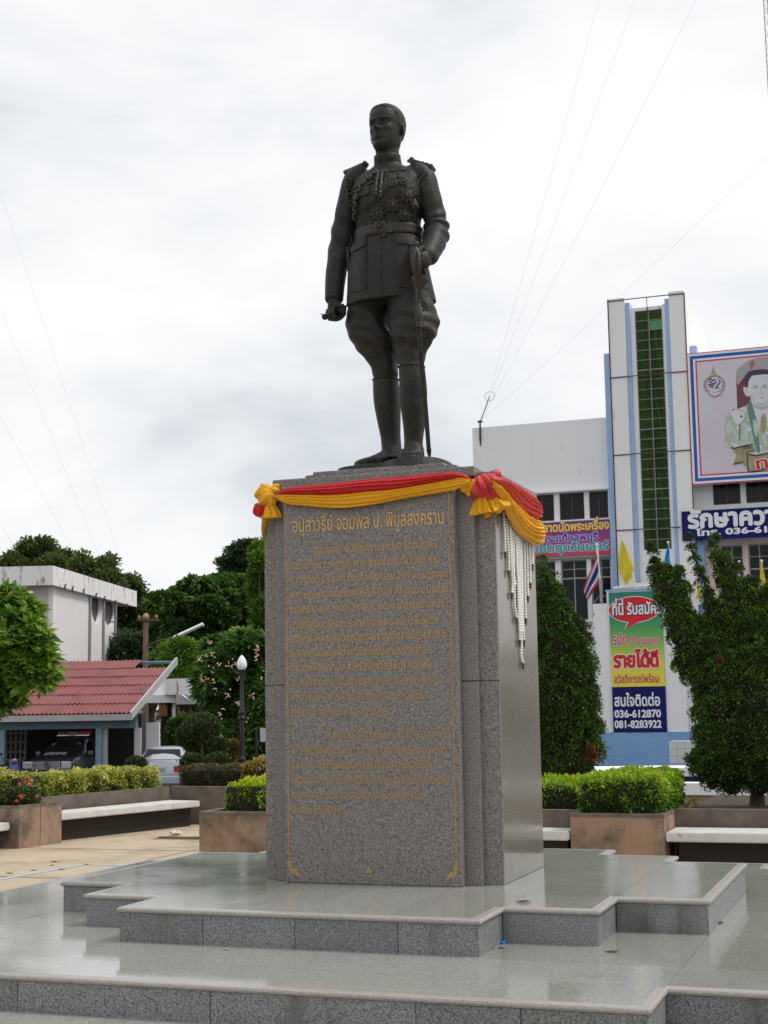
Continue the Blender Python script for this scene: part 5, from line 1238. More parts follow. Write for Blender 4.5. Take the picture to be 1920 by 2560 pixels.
# ---- hedges and clipped shrubs
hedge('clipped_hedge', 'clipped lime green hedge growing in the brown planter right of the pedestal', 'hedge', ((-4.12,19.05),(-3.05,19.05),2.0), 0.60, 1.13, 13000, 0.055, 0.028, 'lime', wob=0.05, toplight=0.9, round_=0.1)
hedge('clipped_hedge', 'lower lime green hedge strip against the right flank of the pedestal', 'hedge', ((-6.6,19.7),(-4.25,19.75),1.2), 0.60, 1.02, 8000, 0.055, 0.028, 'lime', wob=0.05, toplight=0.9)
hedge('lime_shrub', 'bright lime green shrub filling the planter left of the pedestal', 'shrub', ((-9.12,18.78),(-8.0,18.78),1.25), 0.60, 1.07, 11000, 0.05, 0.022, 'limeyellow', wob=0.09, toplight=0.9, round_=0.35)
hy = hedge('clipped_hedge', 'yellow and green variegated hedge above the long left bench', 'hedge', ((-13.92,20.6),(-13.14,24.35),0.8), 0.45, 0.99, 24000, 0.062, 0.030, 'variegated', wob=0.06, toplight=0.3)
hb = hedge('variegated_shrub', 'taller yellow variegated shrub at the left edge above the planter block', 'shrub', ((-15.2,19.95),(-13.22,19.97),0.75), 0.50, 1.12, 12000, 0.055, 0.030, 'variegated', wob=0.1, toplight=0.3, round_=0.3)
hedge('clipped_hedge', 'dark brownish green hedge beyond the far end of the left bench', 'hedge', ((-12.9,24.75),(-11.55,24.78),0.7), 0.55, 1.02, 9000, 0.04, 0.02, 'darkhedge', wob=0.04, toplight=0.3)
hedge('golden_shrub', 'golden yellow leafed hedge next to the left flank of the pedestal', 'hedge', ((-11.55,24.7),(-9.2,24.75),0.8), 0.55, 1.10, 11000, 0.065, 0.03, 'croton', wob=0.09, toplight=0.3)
# red ixora blossoms in the left shrub
t = empty('red_flowering_shrub', (-13.35,19.95,0.5), 0, 'dark green shrub with small red blossoms at the left planter corner', 'flowering shrub')
box_leaves('foliage', -0.35, 0.28, -0.12, 0.45, 0, 0.42, 2600, 0.06, 0.028, LM['topiary'], t, wob=0.08, round_=0.4)
for q, (x, y) in enumerate(((158,828),(128,868),(285,828),(152,738),(188,722),(238,740),(225,695),(170,835))):
    p = on_Y(*px('q',x,y), 19.80 if x < 200 else 19.95); mb = MB(); rr = random.Random(q)
    for _ in range(26):
        a = Vector([rr.gauss(0,1) for _ in range(3)]).normalized(); c = Vector(p)-t.location+a*0.022; s_ = a.orthogonal().normalized()*0.010; t2 = a.cross(s_)
        mb.add([c-s_, c-t2, c+s_+a*0.006, c+t2+a*0.006], [(0,1,2,3)])
    mb.build('blossom', MAT['petal_red'], t)
# topiary balls
def topball(label, x, y, rx, ry, D, n, leaf='topiary', zbot=None, name='topiary_bush'):
    c = at_D(x, y, D); R_ = rx*D/FPX; Rz = ry*D/FPX; z0 = GRZ
    t = empty(name, (c.x, c.y, z0), 0, label, 'topiary bush', 'clipped topiary bushes by the parking')
    blob = [(c, R_, R_, Rz)]
    crown('foliage', blob, int(n/14), 14, 0.05, 0.05, 0.022, LM[leaf], t, inner=0.0, shell=(0.94,1.02), spread=0.6)
    mb = MB(); mb.ball(c-t.location, (R_*0.93,R_*0.93,Rz*0.93), None, 20, 12); mb.build('branches', MAT['twig'], t, True)
    MB().tube([(0,0,0),(0.02,0,(c.z-z0))], [0.05,0.035], 8).build('trunk', MAT['trunk'], t)
    return t
t = topball('large dome-shaped topiary bush, the widest and highest of the group', 505, 1820, 45, 34, 31, 9000)
for (x, y, rx, ry) in ((470,1840,28,28),(500,1868,38,26)):
    c = at_D(x, y, 31.4); crown('lower_tier', [(c, rx*31/FPX, rx*31/FPX, ry*31/FPX)], 350, 14, 0.05, 0.05, 0.022, LM['topiary'], t, inner=0.0, shell=(0.94,1.02))
    MB().ball(c-t.location, (rx*31/FPX*0.92, rx*31/FPX*0.92, ry*31/FPX*0.92)).build('branches', MAT['twig'], t, True)
topball('flat oval topiary pad right of the large dome bush', 544, 1860, 25, 15, 30.8, 3500)
topball('round topiary bush below the dome bush, left of the lamp post', 544, 1904, 28, 20, 30, 3500)
topball('small round topiary bush directly right of the silver sedan', 478, 1905, 23, 19, 30, 3500)
topball('small round topiary bush in front of the left rear corner of the silver sedan', 341, 1912, 23, 19, 33, 3500)

# ---- conifers
D1 = 23.5
c0 = at_D(1400, 1990, D1); t = empty('conifer_tree', (c0.x, c0.y, 0), 0, 'dark conifer with a tapering crown directly right of the pedestal', 'conifer', 'dark conifers right of the pedestal')
circ = [(1352,1400,14),(1358,1432,22),(1388,1445,12),(1362,1470,34),(1392,1480,20),(1370,1515,42),(1402,1520,24),(1425,1545,20),(1380,1560,55),(1425,1575,38),(1400,1620,72),(1448,1610,34),(1395,1690,88),(1455,1670,42),(1460,1720,40),(1400,1760,95),(1462,1775,44),(1405,1830,98),(1470,1830,38),(1400,1890,98),(1468,1885,44),(1420,1935,62),(1340,1700,60),(1330,1800,70),(1330,1900,70),(1340,1600,40),(1462,1930,22)]
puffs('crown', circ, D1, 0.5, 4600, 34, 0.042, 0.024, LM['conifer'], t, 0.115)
MB().tube([(0,0,0),(0.02,0.02,1.2),(0,0,3.6)], [0.13,0.10,0.03], 10).build('trunk', MAT['trunk'], t)
c = at_D(*px('7',388,1530), D1-0.62)
crown('browned_branch', [(c, 0.06, 0.05, 0.13)], 40, 10, 0.03, 0.06, 0.02, LM['conifer_old'], t, inner=0.0)
D2 = 20.4
c0 = on_z(1893, 2018, 0.58); D2 = 20.6
t = empty('conifer_tree', (c0.x, c0.y, 0.58), 0, 'twisted dark conifer with upswept arms at the right edge of the photo', 'conifer', 'dark conifers right of the pedestal')
circ = [(1626,1368,10),(1634,1385,13),(1636,1408,12),(1634,1432,18),(1655,1440,30),(1690,1440,22),(1665,1470,38),(1700,1480,30),(1690,1520,40),(1700,1560,40),(1660,1500,24),(1720,1590,44),(1742,1565,30),(1690,1600,22),
 (1722,1345,9),(1728,1372,13),(1736,1400,15),(1745,1430,16),(1755,1458,17),(1766,1488,19),(1778,1520,24),(1790,1555,32),
 (1785,1348,12),(1788,1372,17),(1800,1400,24),(1812,1432,28),(1838,1425,18),(1820,1465,30),(1850,1478,30),(1878,1460,20),(1870,1495,34),(1905,1500,30),(1935,1490,35),(1925,1540,45),
 (1835,1520,45),(1870,1560,55),(1830,1580,50),(1780,1610,55),(1740,1640,50),(1712,1640,28),(1705,1665,24),(1880,1640,75),(1810,1670,80),(1750,1690,46),(1865,1740,90),(1800,1750,70),(1768,1790,40),(1850,1830,85),(1790,1850,55),(1765,1835,30),(1900,1830,80),(1860,1900,80),(1800,1915,60),(1765,1925,40),(1740,1905,24),(1750,1890,20),(1830,1960,40),(1780,1960,25),(1900,1950,50),(1950,1640,70),(1960,1780,80),(1955,1900,70),(1940,1960,40)]
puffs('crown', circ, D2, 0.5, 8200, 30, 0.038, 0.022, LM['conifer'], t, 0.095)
MB().tube([(0,0,-0.02),(0.01,0.0,0.18),(-0.02,0.0,0.45),(0,0,1.2)], [0.12,0.10,0.09,0.06], 12).build('trunk', MAT['trunk'], t)
mb = MB()
for a, b, r in (((1893,1960),(1860,1700),0.05),((1860,1700),(1735,1590),0.035),((1860,1700),(1790,1530),0.03),((1735,1590),(1650,1440),0.025),((1790,1530),(1728,1370),0.02)):
    mb.tube([at_D(*a,D2)-t.location, at_D(*b,D2)-t.location], r, 6)
mb.build('limbs', MAT['trunk'], t)
c = at_D(*px('r',1145,1325), D2-0.42); crown('browned_tuft', [(c, 0.03, 0.03, 0.05)], 16, 9, 0.02, 0.045, 0.016, LM['conifer_old'], t, inner=0.0)
# seedling in the raised bed
p = on_z(*px('7',1030,1862), 0.60); t = empty('seedling', p, 0, 'tiny green seedling sprouting from the raised bed behind the right bench', 'seedling')
crown('foliage', [(Vector(p)+Vector((0,0,0.07)), 0.06, 0.06, 0.07)], 12, 7, 0.02, 0.05, 0.022, LM['limeyellow'], t, inner=0.2)
MB().tube([(0,0,0),(0,0,0.08)], 0.005, 5).build('stem', MAT['trunk'], t)

# ---- broadleaf trees
def pxblobs(L_, D, dj=1.0, flat=0.8):
    o = []; rr = random.Random(int(D*10))
    for (x, y, rx, ry) in L_:
        c = at_D(x, y, D+rr.uniform(-dj,dj)); o.append((c, rx*D/FPX, rx*D/FPX*flat, ry*D/FPX))
    return o
def broadtree(name, label, cat, blobs, base, ncl, per, cr_, L_, W_, leaf, trunk_r, group=None, **kw):
    t = empty(name, (base[0], base[1], base[2]), 0, label, cat, group)
    crown('crown', blobs, ncl, per, cr_, L_, W_, LM[leaf], t, **kw)
    cz = sum(b[0].z for b in blobs)/len(blobs); top = max(b[0].z for b in blobs)
    h_ = cz-base[2]; MB().tube([(0,0,-0.1),(0.03,0.02,h_*0.4),(0,0,h_*0.85)], [trunk_r*1.2,trunk_r,trunk_r*0.6], 10).build('trunk', MAT['trunk'], t)
    mb = MB(); o = Vector(base)
    for b in blobs:
        p0 = Vector((0,0,h_*random.uniform(0.35,0.7))); p1 = b[0]-o; mb.tube([p0, p0.lerp(p1,0.5)+Vector((0,0,-0.05*h_)), p1], [trunk_r*0.45,trunk_r*0.28,trunk_r*0.1], 6)
    mb.build('limbs', MAT['trunk'], t); return t
gb = lambda x, D: (at_D(x, 1800, D).x, at_D(x, 1800, D).y, GRZ)
broadtree('leafy_tree', 'dark olive tree rising behind the white building, at the far left', 'tree', pxblobs([(30,1425,32,34),(62,1400,28,26),(75,1378,20,20),(100,1400,42,36),(135,1430,44,36),(165,1408,22,26),(182,1440,30,36),(108,1362,14,12),(60,1440,50,30)],78,1.5), gb(100,79), 900, 40, 0.42, 0.24, 0.13, 'farolive', 0.3, 'trees behind the white building', inner=0.2)
broadtree('leafy_tree', 'dark olive tree behind the right end of the white building roof', 'tree', pxblobs([(208,1425,22,34),(228,1470,30,40),(262,1430,20,30),(268,1470,36,40),(300,1490,40,42),(330,1462,18,18),(335,1520,34,42),(345,1580,42,60),(372,1560,30,50),(276,1402,8,8),(365,1620,48,50)],76,1.5), gb(330,77), 1100, 40, 0.42, 0.24, 0.13, 'farolive', 0.3, 'trees behind the white building', inner=0.2)
broadtree('leafy_tree', 'tallest dark tree with layered pads behind the pedestal, left side', 'tree', pxblobs([(612,1362,18,10),(585,1376,16,7),(622,1375,34,20),(600,1402,48,12),(565,1402,14,7),(640,1395,40,30),(575,1425,20,14),(600,1440,50,18),(560,1448,34,12),(640,1440,60,36),(540,1452,20,8),(690,1400,50,60)],84,1.5), gb(640,85), 1000, 40, 0.40, 0.22, 0.12, 'fardark', 0.35, 'broadleaf trees left of the pedestal', flat=0.35, inner=0.2)
broadtree('leafy_tree', 'broad bright green tree with flat spreading tiers left of the pedestal', 'tree', pxblobs([(412,1493,22,6),(395,1510,22,6),(438,1500,26,8),(480,1458,18,9),(462,1474,24,6),(512,1462,18,10),(490,1496,36,14),(545,1470,34,22),(590,1460,40,20),(455,1530,36,14),(520,1515,40,20),(580,1505,44,26),(420,1545,30,9),(470,1570,46,14),(540,1565,50,22),(610,1565,46,40),(640,1500,34,40),(400,1580,26,12),(450,1598,40,12),(500,1545,30,10),(560,1535,30,12),(500,1600,50,16),(570,1610,50,20)],64,2.5), gb(540,65), 1700, 34, 0.30, 0.28, 0.17, 'broad', 0.35, 'broadleaf trees left of the pedestal', flat=0.35, inner=0.3, updir=0.1)
broadtree('slender_tree', 'slender mid green conical tree against the left flank of the pedestal', 'tree', pxblobs([(645,1372,12,16),(648,1400,18,26),(650,1435,24,34),(655,1480,28,44),(660,1540,32,50),(668,1600,30,60)],58,0.8), gb(655,58.5), 700, 40, 0.24, 0.15, 0.07, 'mango', 0.15, 'broadleaf trees left of the pedestal', inner=0.2)
broadtree('leafy_tree', 'far green tree mass low behind the utility pole', 'tree', pxblobs([(330,1640,50,50),(390,1620,50,40),(380,1680,60,50),(300,1690,50,60),(430,1640,60,50)],70,2.0), gb(370,71), 900, 34, 0.45, 0.26, 0.14, 'fardark', 0.3, 'trees behind the white building', inner=0.3)
broadtree('bright_shrub_tree', 'yellow-green rounded tree between the red roof and the frangipani', 'tree', pxblobs([(430,1625,26,16),(455,1615,28,16),(410,1650,30,20),(450,1655,44,30),(495,1630,36,22),(490,1665,44,34),(440,1690,44,30),(430,1725,36,30),(500,1710,40,40),(520,1760,30,40)],56,1.2), gb(455,56.5), 1700, 30, 0.24, 0.15, 0.075, 'mango', 0.15, None, inner=0.3)
t = empty('frangipani_tree', gb(600,41.5), 0, 'dark frangipani tree with pale pink blossoms behind the lamp post', 'frangipani')
fb = pxblobs([(560,1615,40,22),(610,1610,50,26),(650,1620,40,30),(545,1660,36,30),(590,1670,54,40),(645,1680,44,44),(520,1700,30,26),(540,1730,44,34),(600,1740,60,44),(650,1750,44,44),(570,1790,50,36),(620,1810,60,44),(655,1850,40,50),(590,1850,44,40),(560,1890,30,30),(630,1890,50,36)],41.5,1.3)
o, CPf, axf = rosettes('crown', fb, 1150, 14, 0.36, 0.105, LM['plumeria'], t, upb=0.9, droop=0.1)
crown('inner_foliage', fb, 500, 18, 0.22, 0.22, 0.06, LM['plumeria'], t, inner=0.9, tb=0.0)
MB().tube([(0,0,0),(0.1,0,1.2),(0,0,2.4)], [0.16,0.12,0.08], 10).build('trunk', MAT['trunk'], t)
rr = random.Random(5)
for (x, y) in ((523,1608),(529,1632),(520,1640),(547,1662),(498,1650),(642,1625),(648,1618),(576,1664),(583,1660),(506,1700),(510,1695),(640,1640),(535,1705),(596,1760),(571,1738),(540,1722),(632,1738),(550,1790),(556,1775),(616,1800),(553,1845),(600,1690),(530,1675),(660,1690)):
    c = at_D(x, y, 39.9)-t.location; mb = MB()
    for _ in range(rr.randint(4,7)):
        a = Vector((rr.gauss(0,1), rr.gauss(0,0.6), rr.gauss(0,1)))*0.05; n_ = Vector((rr.gauss(0,0.5), -1, rr.gauss(0.3,0.4))).normalized(); e1 = n_.orthogonal().normalized(); e2 = n_.cross(e1)
        vs = [c+a]+[c+a+(e1*math.cos(q*PI/5)+e2*math.sin(q*PI/5))*(0.034 if q%2 == 0 else 0.014)+n_*0.01 for q in range(10)]
        mb.add(vs, [(0,1+q,1+(q+1)%10) for q in range(10)])
    mb.build('blossom', MAT['petal_pink'], t)
# near frangipani at the left edge
t = empty('frangipani_tree', (at_D(-40,1900,17).x, at_D(-40,1900,17).y, 0), 0, 'near leafy frangipani reaching in from the left edge over the red roof', 'frangipani')
nb_ = pxblobs([(18,1510,40,34),(-20,1540,60,60),(50,1545,44,40),(30,1580,55,48),(80,1600,38,36),(60,1640,55,45),(98,1655,30,30),(112,1690,20,18),(85,1690,42,34),(40,1690,48,38),(0,1650,60,60),(10,1730,36,34),(30,1760,22,20),(-30,1720,60,60)],17.0,0.35)
rosettes('crown', nb_, 560, 13, 0.18, 0.062, LM['plumeria_near'], t, (0.60,1.14), 0.9, 0.06)
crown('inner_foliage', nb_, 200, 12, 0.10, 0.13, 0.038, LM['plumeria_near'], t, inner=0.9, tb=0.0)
mb = MB(); o_ = t.location
mb.tube([Vector((0,0,0)), at_D(-35,1780,17)-o_, at_D(-20,1720,17)-o_], [0.09,0.07,0.05], 10)
for a in (((-20,1720),(40,1705),(100,1692),(130,1688)), ((-20,1720),(20,1740),(40,1770)), ((-20,1720),(30,1640),(70,1600)), ((-20,1720),(0,1600),(20,1520)), ((-20,1720),(60,1690),(90,1650))):
    mb.tube([at_D(*q,17)-o_ for q in a], [0.035]+[0.018]*(len(a)-2)+[0.010], 8)
mb.build('trunk', MAT['trunk'], t)
# shrub in front of the tan wall beside the sedan
c = at_D(428, 1830, 49); t = empty('leafy_shrub', (c.x, c.y, GRZ), 0, 'dark green shrub growing against the wall behind the silver sedan', 'shrub')
crown('foliage', pxblobs([(440,1835,20,34),(455,1850,24,24),(460,1815,18,26)],49.5,0.2), 420, 20, 0.14, 0.13, 0.06, LM['broad'], t); MB().tube([(0,0,0),(0,0,1.2)], 0.04, 6).build('stem', MAT['trunk'], t)
c = at_D(565, 1890, 33); t = empty('leafy_shrub', (c.x, c.y, GRZ), 0, 'small yellow and red leaved shrub between the topiary bush and the lamp post', 'shrub')
crown('foliage', pxblobs([(565,1885,20,24),(578,1870,14,16)],33,0.2), 200, 18, 0.10, 0.10, 0.04, LM['croton'], t); MB().tube([(0,0,0),(0,0,0.9)], 0.03, 6).build('stem', MAT['trunk'], t)

# low woodland closing the view far behind the buildings and trees
t_bl = [(Vector((x, 112+6*math.sin(x*0.2), 1.6+0.8*math.sin(x*0.37))), 4.5, 3.0, 3.2+1.0*math.sin(x*0.9)) for x in np.arange(-110, 60, 4.0)]
wl_o = crown('distant_woodland', t_bl, 3000, 16, 0.8, 0.6, 0.35, LM['fardark'], None, inner=0.1); wl_o['kind'] = 'stuff'
# ================================================================== RIGHT BUILDING
YB_ = 58.2
def BY(k, x, y, Y=YB_): return on_Y(*px(k, x, y), Y)
bl = empty('civic_building', (-9.0, YB_, GRZ), 0, 'white and pale blue civic building with a tall green glazed stair tower', 'building'); ib = Matrix.Translation(-bl.location)
def bb(name, x0, x1, y0, y1, z0, z1, m_, parent=None, bev=0): return MB(ib).box(x0, x1, y0, y1, z0, z1, None, bev).build(name, m_, parent or bl)
xL, xR = -10.69, -7.595; TB = YB_+3.6
bb('tower_pier', xL, -10.03, YB_, TB, 6.3, 18.52, MAT['tower_white']); bb('tower_pier', -8.22, xR, YB_, YB_+8.0, GRZ, 18.56, MAT['tower_white'])
bb('blue_strip', -10.028, -9.85, YB_+0.12, TB, 6.85, 18.33, MAT['bluep']); bb('blue_strip', -8.41, -8.222, YB_+0.12, TB, 6.85, 18.32, MAT['bluep'])
bb('tower_reveal', -9.848, -9.66, YB_+0.24, TB, 6.3, 18.1, MAT['white']); bb('tower_reveal', -8.54, -8.412, YB_+0.24, TB, 6.3, 18.15, MAT['white'])
bb('tower_face', -10.03, -8.22, YB_+0.05, YB_+0.11, 6.3, 6.82, MAT['white']); bb('tower_face', -9.66, -8.54, YB_+0.24, YB_+0.4, 6.3, 8.12, MAT['white'])
bb('tower_lintel', -9.66, -8.54, YB_+0.24, YB_+0.5, 17.96, 18.10, MAT['white_dirty'])
bb('tower_roof', -10.02, -8.23, YB_+0.5, TB+0.5, 17.9, 18.0, MAT['white'])
# green panel added close behind tinted panes to catch light; stair shapes stand between
bb('pane_backing', -10.6, -8.3, YB_+0.44, YB_+0.50, 8.1, 17.9, mat('green_backing',(0.17,0.21,0.09),0.8))
gw = bb('stair_window_frame', -9.664, -9.628, YB_+0.25, YB_+0.36, 8.12, 17.96, MAT['frame'])
zt_, zb_ = 17.955, 8.125; rows = 24; rh = (zt_-zb_)/rows; xs3 = (-9.628, -9.112, -9.085, -8.572)
MB(ib).box(-9.112, -9.085, YB_+0.26, YB_+0.34, zb_, zt_).build('mullion', MAT['frame'], bl); MB(ib).box(-8.572, -8.54, YB_+0.25, YB_+0.36, zb_, zt_).build('mullion', MAT['frame'], bl)
gm = bpy.data.materials.new('tinted_pane'); gm.use_nodes = True; tt = gm.node_tree; pb_ = tt.nodes['Principled BSDF']; pb_.inputs['Base Color'].default_value = (0.05,0.09,0.02,1); pb_.inputs['Roughness'].default_value = 0.22
tr_ = tt.nodes.new('ShaderNodeBsdfTransparent'); tr_.inputs[0].default_value = (0.62,0.80,0.42,1); mx_ = tt.nodes.new('ShaderNodeMixShader'); mx_.inputs[0].default_value = 0.8
tt.links.new(pb_.outputs[0], mx_.inputs[1]); tt.links.new(tr_.outputs[0], mx_.inputs[2]); tt.links.new(mx_.outputs[0], tt.nodes['Material Output'].inputs[0])
p0 = MB().box(0.004, 0.512, 0, 0.012, 0.004, rh-0.03).mesh('pane'); p0.materials.append(gm); p1 = p0.copy(); p1.materials.clear(); p1.materials.append(MAT['green_glass2'])
for r_ in range(rows):
    z = zt_-(r_+1)*rh
    for ci, x0 in enumerate((-9.628, -9.085)):
        o = link('glass_pane', p1 if (r_ == 1 and ci == 1) or (r_ == 2 and ci == 1 and False) else p0, None, bl, (x0-bl.location.x, 0.29, z-bl.location.z)); o.rotation_euler = (rad(RS.uniform(-0.6,0.6)), 0, rad(RS.uniform(-0.5,0.5)))
    MB(ib).box(-9.628, -8.572, YB_+0.265, YB_+0.325, z-0.012 if r_%6 != 5 else z-0.03, z+0.008).build('transom', MAT['frame'], bl)
for i, (z0, z1) in enumerate(((15.9,17.5),(13.6,15.6),(11.0,12.6),(8.4,10.4),(12.8,13.3))):
    bb('stair_core', -9.30-0.03*i, -8.98, YB_+0.37, YB_+0.43, z0, z1, MAT['dark_green']); bb('stair_core', -8.93, -8.74+0.02*i, YB_+0.37, YB_+0.43, z0-0.7, z1-0.6, MAT['dark_green'])
for z0 in (8.6, 11.8, 15.0): MB(ib).tube([(-8.95,YB_+0.385,z0+2.6),(-8.65,YB_+0.385,z0)], 0.05, 6).build('stair_rail', mat('green_rail',(0.08,0.35,0.18),0.5), bl)
mb = MB(ib)
for z in (18.43, 15.215, 12.01, 8.94): mb.tube([(xL-0.02,YB_-0.03,z),(xR+0.02 if z > 9 else -8.1,YB_-0.03,z)], 0.022, 6).build('rusty_rail', MAT['rust'], bl) if False else mb.tube([(xL-0.02,YB_-0.03,z),(xR+0.02 if z > 9 else -8.15,YB_-0.03,z)], 0.022, 6)
mb.tube([(-9.1,YB_-0.03,18.43),(-9.1,YB_-0.03,6.85)], 0.015, 6)
mb.build('light_rail', MAT['rust'], bl)
for x, a, b in ((xL-0.01,6.1,18.5),(xR+0.005,9.6,18.4)): MB(ib).tube([(x,YB_-0.02,a),(x,YB_-0.02,b)], 0.025, 6).build('corner_rail', MAT['rust'], bl)
# pier that carries the recruitment board
YP = 57.5
q = BY('7',410,1000,YP); pr_ = BY('7',968,1000,YP); pL, pR = q.x, pr_.x
aL, aR = BY('7',507,1000,YP).x, BY('7',835,1000,YP).x
zA = BY('7',500,538,YP).z; zW = BY('7',450,612,YP).z; zBl = BY('7',520,1403,YP).z
bb('board_pier', pL, aL-0.06, YP, YB_-0.003, zBl, zW, MAT['white']); bb('board_pier', aL-0.06, aR+0.04, YP+0.01, YB_-0.003, zBl, zA, MAT['white']); bb('board_pier', aR+0.04, pR, YP, YB_-0.003, zBl, zW+0.45, MAT['white'])
bb('pier_cap', aL-0.10, aR+0.06, YP-0.02, YP+0.3, zA, zA+0.07, MAT['bluep'])
MB(ib).tube([(aL+0.22,YP+0.1,zA+0.14),(aR-0.05,YP+0.1,zA+0.17)], 0.06, 8).build('tube_light', MAT['white'], bl)
bb('base_band', pL-0.004, aL-0.06, YP-0.03, YB_-0.003, GRZ, zBl, MAT['blueb']); bb('base_band', aL-0.056, aR+0.05, YP-0.06, YP-0.032, GRZ, zBl-0.02, MAT['blueb']); bb('base_band', aR+0.054, pR+0.02, YP-0.03, YB_-0.003, GRZ, zBl, MAT['blueb'])
mb = MB(ib)
for x in (pL+0.05, aR+0.9):
    for z in np.arange(0.6, 6.0, 0.55): mb.box(x-0.02, x+0.015, YP-0.012, YP, z+RS.uniform(-.05,.05), z+0.05)
mb.build('wall_fixing', MAT['black'], bl)
# left wing
YW = 59.0
wl, wr = BY('6',45,808,YW).x, -10.72; zt2 = BY('6',400,780,YW).z
winrows = []
def wing_wall(x0, x1, Y, z0, z1, holes, m_, name='wing_wall'):
    """front wall built from pieces around rectangular window holes (sorted left to right, equal z per row)"""
    zs = sorted(set([z0, z1] + [h_[2] for h_ in holes] + [h_[3] for h_ in holes])); mb = MB(ib)
    for za, zb in zip(zs[:-1], zs[1:]):
        hs = sorted([h_ for h_ in holes if h_[2] <= za+1e-6 and h_[3] >= zb-1e-6]); x = x0
        for h_ in hs:
            if h_[0] > x: mb.box(x, h_[0], Y, Y+0.3, za, zb)
            x = h_[1]
        if x < x1: mb.box(x, x1, Y, Y+0.3, za, zb)
    # fuse the coplanar pieces so no inner faces remain
    me = mb.mesh(name); bm = bmesh.new(); bm.from_mesh(me); bmesh.ops.remove_doubles(bm, verts=bm.verts, dist=1e-4); bm.to_mesh(me); bm.free(); return link(name, me, m_, bl)
def window(x0, x1, z0, z1, Y, cols, transom=None, upper_split=1, fr='frame', parts=True):
    w_ = MB(ib); t_ = 0.05
    w_.box(x0, x1, Y+0.10, Y+0.16, z0, z0+t_).box(x0, x1, Y+0.10, Y+0.16, z1-t_, z1).box(x0, x0+t_, Y+0.10, Y+0.16, z0+t_, z1-t_).box(x1-t_, x1, Y+0.10, Y+0.16, z0+t_, z1-t_)
    zt__ = transom or z1-t_
    if transom: w_.box(x0+t_, x1-t_, Y+0.10, Y+0.16, transom-0.03, transom+0.03)
    for c_ in range(1, cols): xx = x0+(x1-x0)*c_/cols; w_.box(xx-0.025, xx+0.025, Y+0.105, Y+0.155, z0+t_, z1-t_)
    if transom and upper_split > 1:
        for c_ in range(1, upper_split): zz = transom+(z1-transom)*c_/upper_split; w_.box(x0+t_, x1-t_, Y+0.108, Y+0.152, zz-0.015, zz+0.015)
    f_ = w_.build('window', MAT[fr], bl)
    for c_ in range(cols):
        a, b = x0+(x1-x0)*c_/cols, x0+(x1-x0)*(c_+1)/cols
        MB(ib).box(a+0.02, b-0.02, Y+0.128+0.004*c_, Y+0.136+0.004*c_, z0+0.02, z1-0.02).build('pane', MAT['win'], f_)
    return f_
z3a, z3b = BY('6',520,1312,YW).z, BY('6',520,1166,YW).z; z2a, z2b, z2t = BY('7',300,715,YW).z, BY('7',300,342,YW).z, BY('7',300,455,YW).z
w3 = [(BY('6',a,1200,YW).x, BY('6',b,1200,YW).x) for a, b in ((355,490),(520,655),(682,786))]; dx = w3[1][0]-w3[0][0]; w3 = [(w3[0][0]-dx, w3[0][1]-dx)] + w3
w2 = [(BY('7',a,500,YW).x, BY('7',b,500,YW).x) for a, b in ((60,172),(205,365),(390,512))]; w2[0] = (w2[1][0]-(w2[2][0]-w2[1][0]), w2[0][1])
holes = [(a, b, z3a, z3b) for a, b in w3] + [(a, b, z2a, z2b) for a, b in w2]
wing_wall(wl, wr, YW, GRZ, zt2, holes, MAT['white'])
bb('wing_roof', wl, wr, YW+0.3, YW+9, zt2-0.4, zt2-0.02, MAT['white']); bb('wing_side', wl, wl+0.3, YW+0.302, YW+9, GRZ, zt2-0.41, MAT['white'])
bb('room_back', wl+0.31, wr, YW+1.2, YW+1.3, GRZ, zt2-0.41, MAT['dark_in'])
bb('window_hood', w3[0][0]-0.1, wr, YW-0.25, YW-0.003, z3b+0.03, z3b+0.10, MAT['white']); bb('window_sill', w3[0][0]-0.1, wr, YW-0.12, YW-0.003, z3a-0.09, z3a-0.02, MAT['white'])
bb('window_sill', w2[0][0]-0.1, wr, YW-0.12, YW-0.003, z2a-0.10, z2a-0.02, MAT['white']); bb('window_hood', w2[0][0]-0.1, wr, YW-0.15, YW-0.003, z2b+0.03, z2b+0.09, MAT['frame'])
for a, b in w3: window(a, b, z3a, z3b, YW, 2, None, 1, 'frame_br')
for a, b in w2: window(a, b, z2a, z2b, YW, 2, z2t, 2, 'frame')
cxa, cxb = BY('6',765,410,58.6).x, xL-0.03
bb('blue_column', cxa, cxb, 58.5, YW-0.003, 6.1, BY('6',765,406,58.6).z, MAT['bluep'])
MB(ib).tube([BY('6',88,780,YW-0.05), BY('6',88,880,YW-0.05)], 0.04, 6).build('wall_pipe', MAT['black'], bl)
# right wing
YR = 58.9; x9 = 8.0
rz = lambda y, k='7', x=1300: BY(k, x, y, YR).z
w4 = [(BY('6',1358,1150,YR).x, BY('6',1508,1150,YR).x), (BY('6',1538,1150,YR).x, BY('6',1690,1150,YR).x)]; dx = w4[1][0]-w4[0][0]
w4 += [(w4[1][0]+dx*i, w4[1][1]+dx*i) for i in (1,2,3)]
z4a, z4b = BY('6',1430,1225,YR).z, BY('6',1430,1112,YR).z
w5 = [(BY('7',1190,400,YR).x, BY('7',1325,400,YR).x), (BY('7',1358,400,YR).x, BY('7',1495,400,YR).x)]; dx = w5[1][0]-w5[0][0]; w5 += [(w5[1][0]+dx*i, w5[1][1]+dx*i) for i in (1,2,3)]
z5a, z5b, z5t = BY('7',1300,525,YR).z-1.2, BY('7',1300,250,YR).z, BY('7',1300,402,YR).z
holes = [(a, b, z4a, z4b+0.5) for a, b in w4] + [(a, b, z5a, z5b) for a, b in w5]
xw = xR+0.003
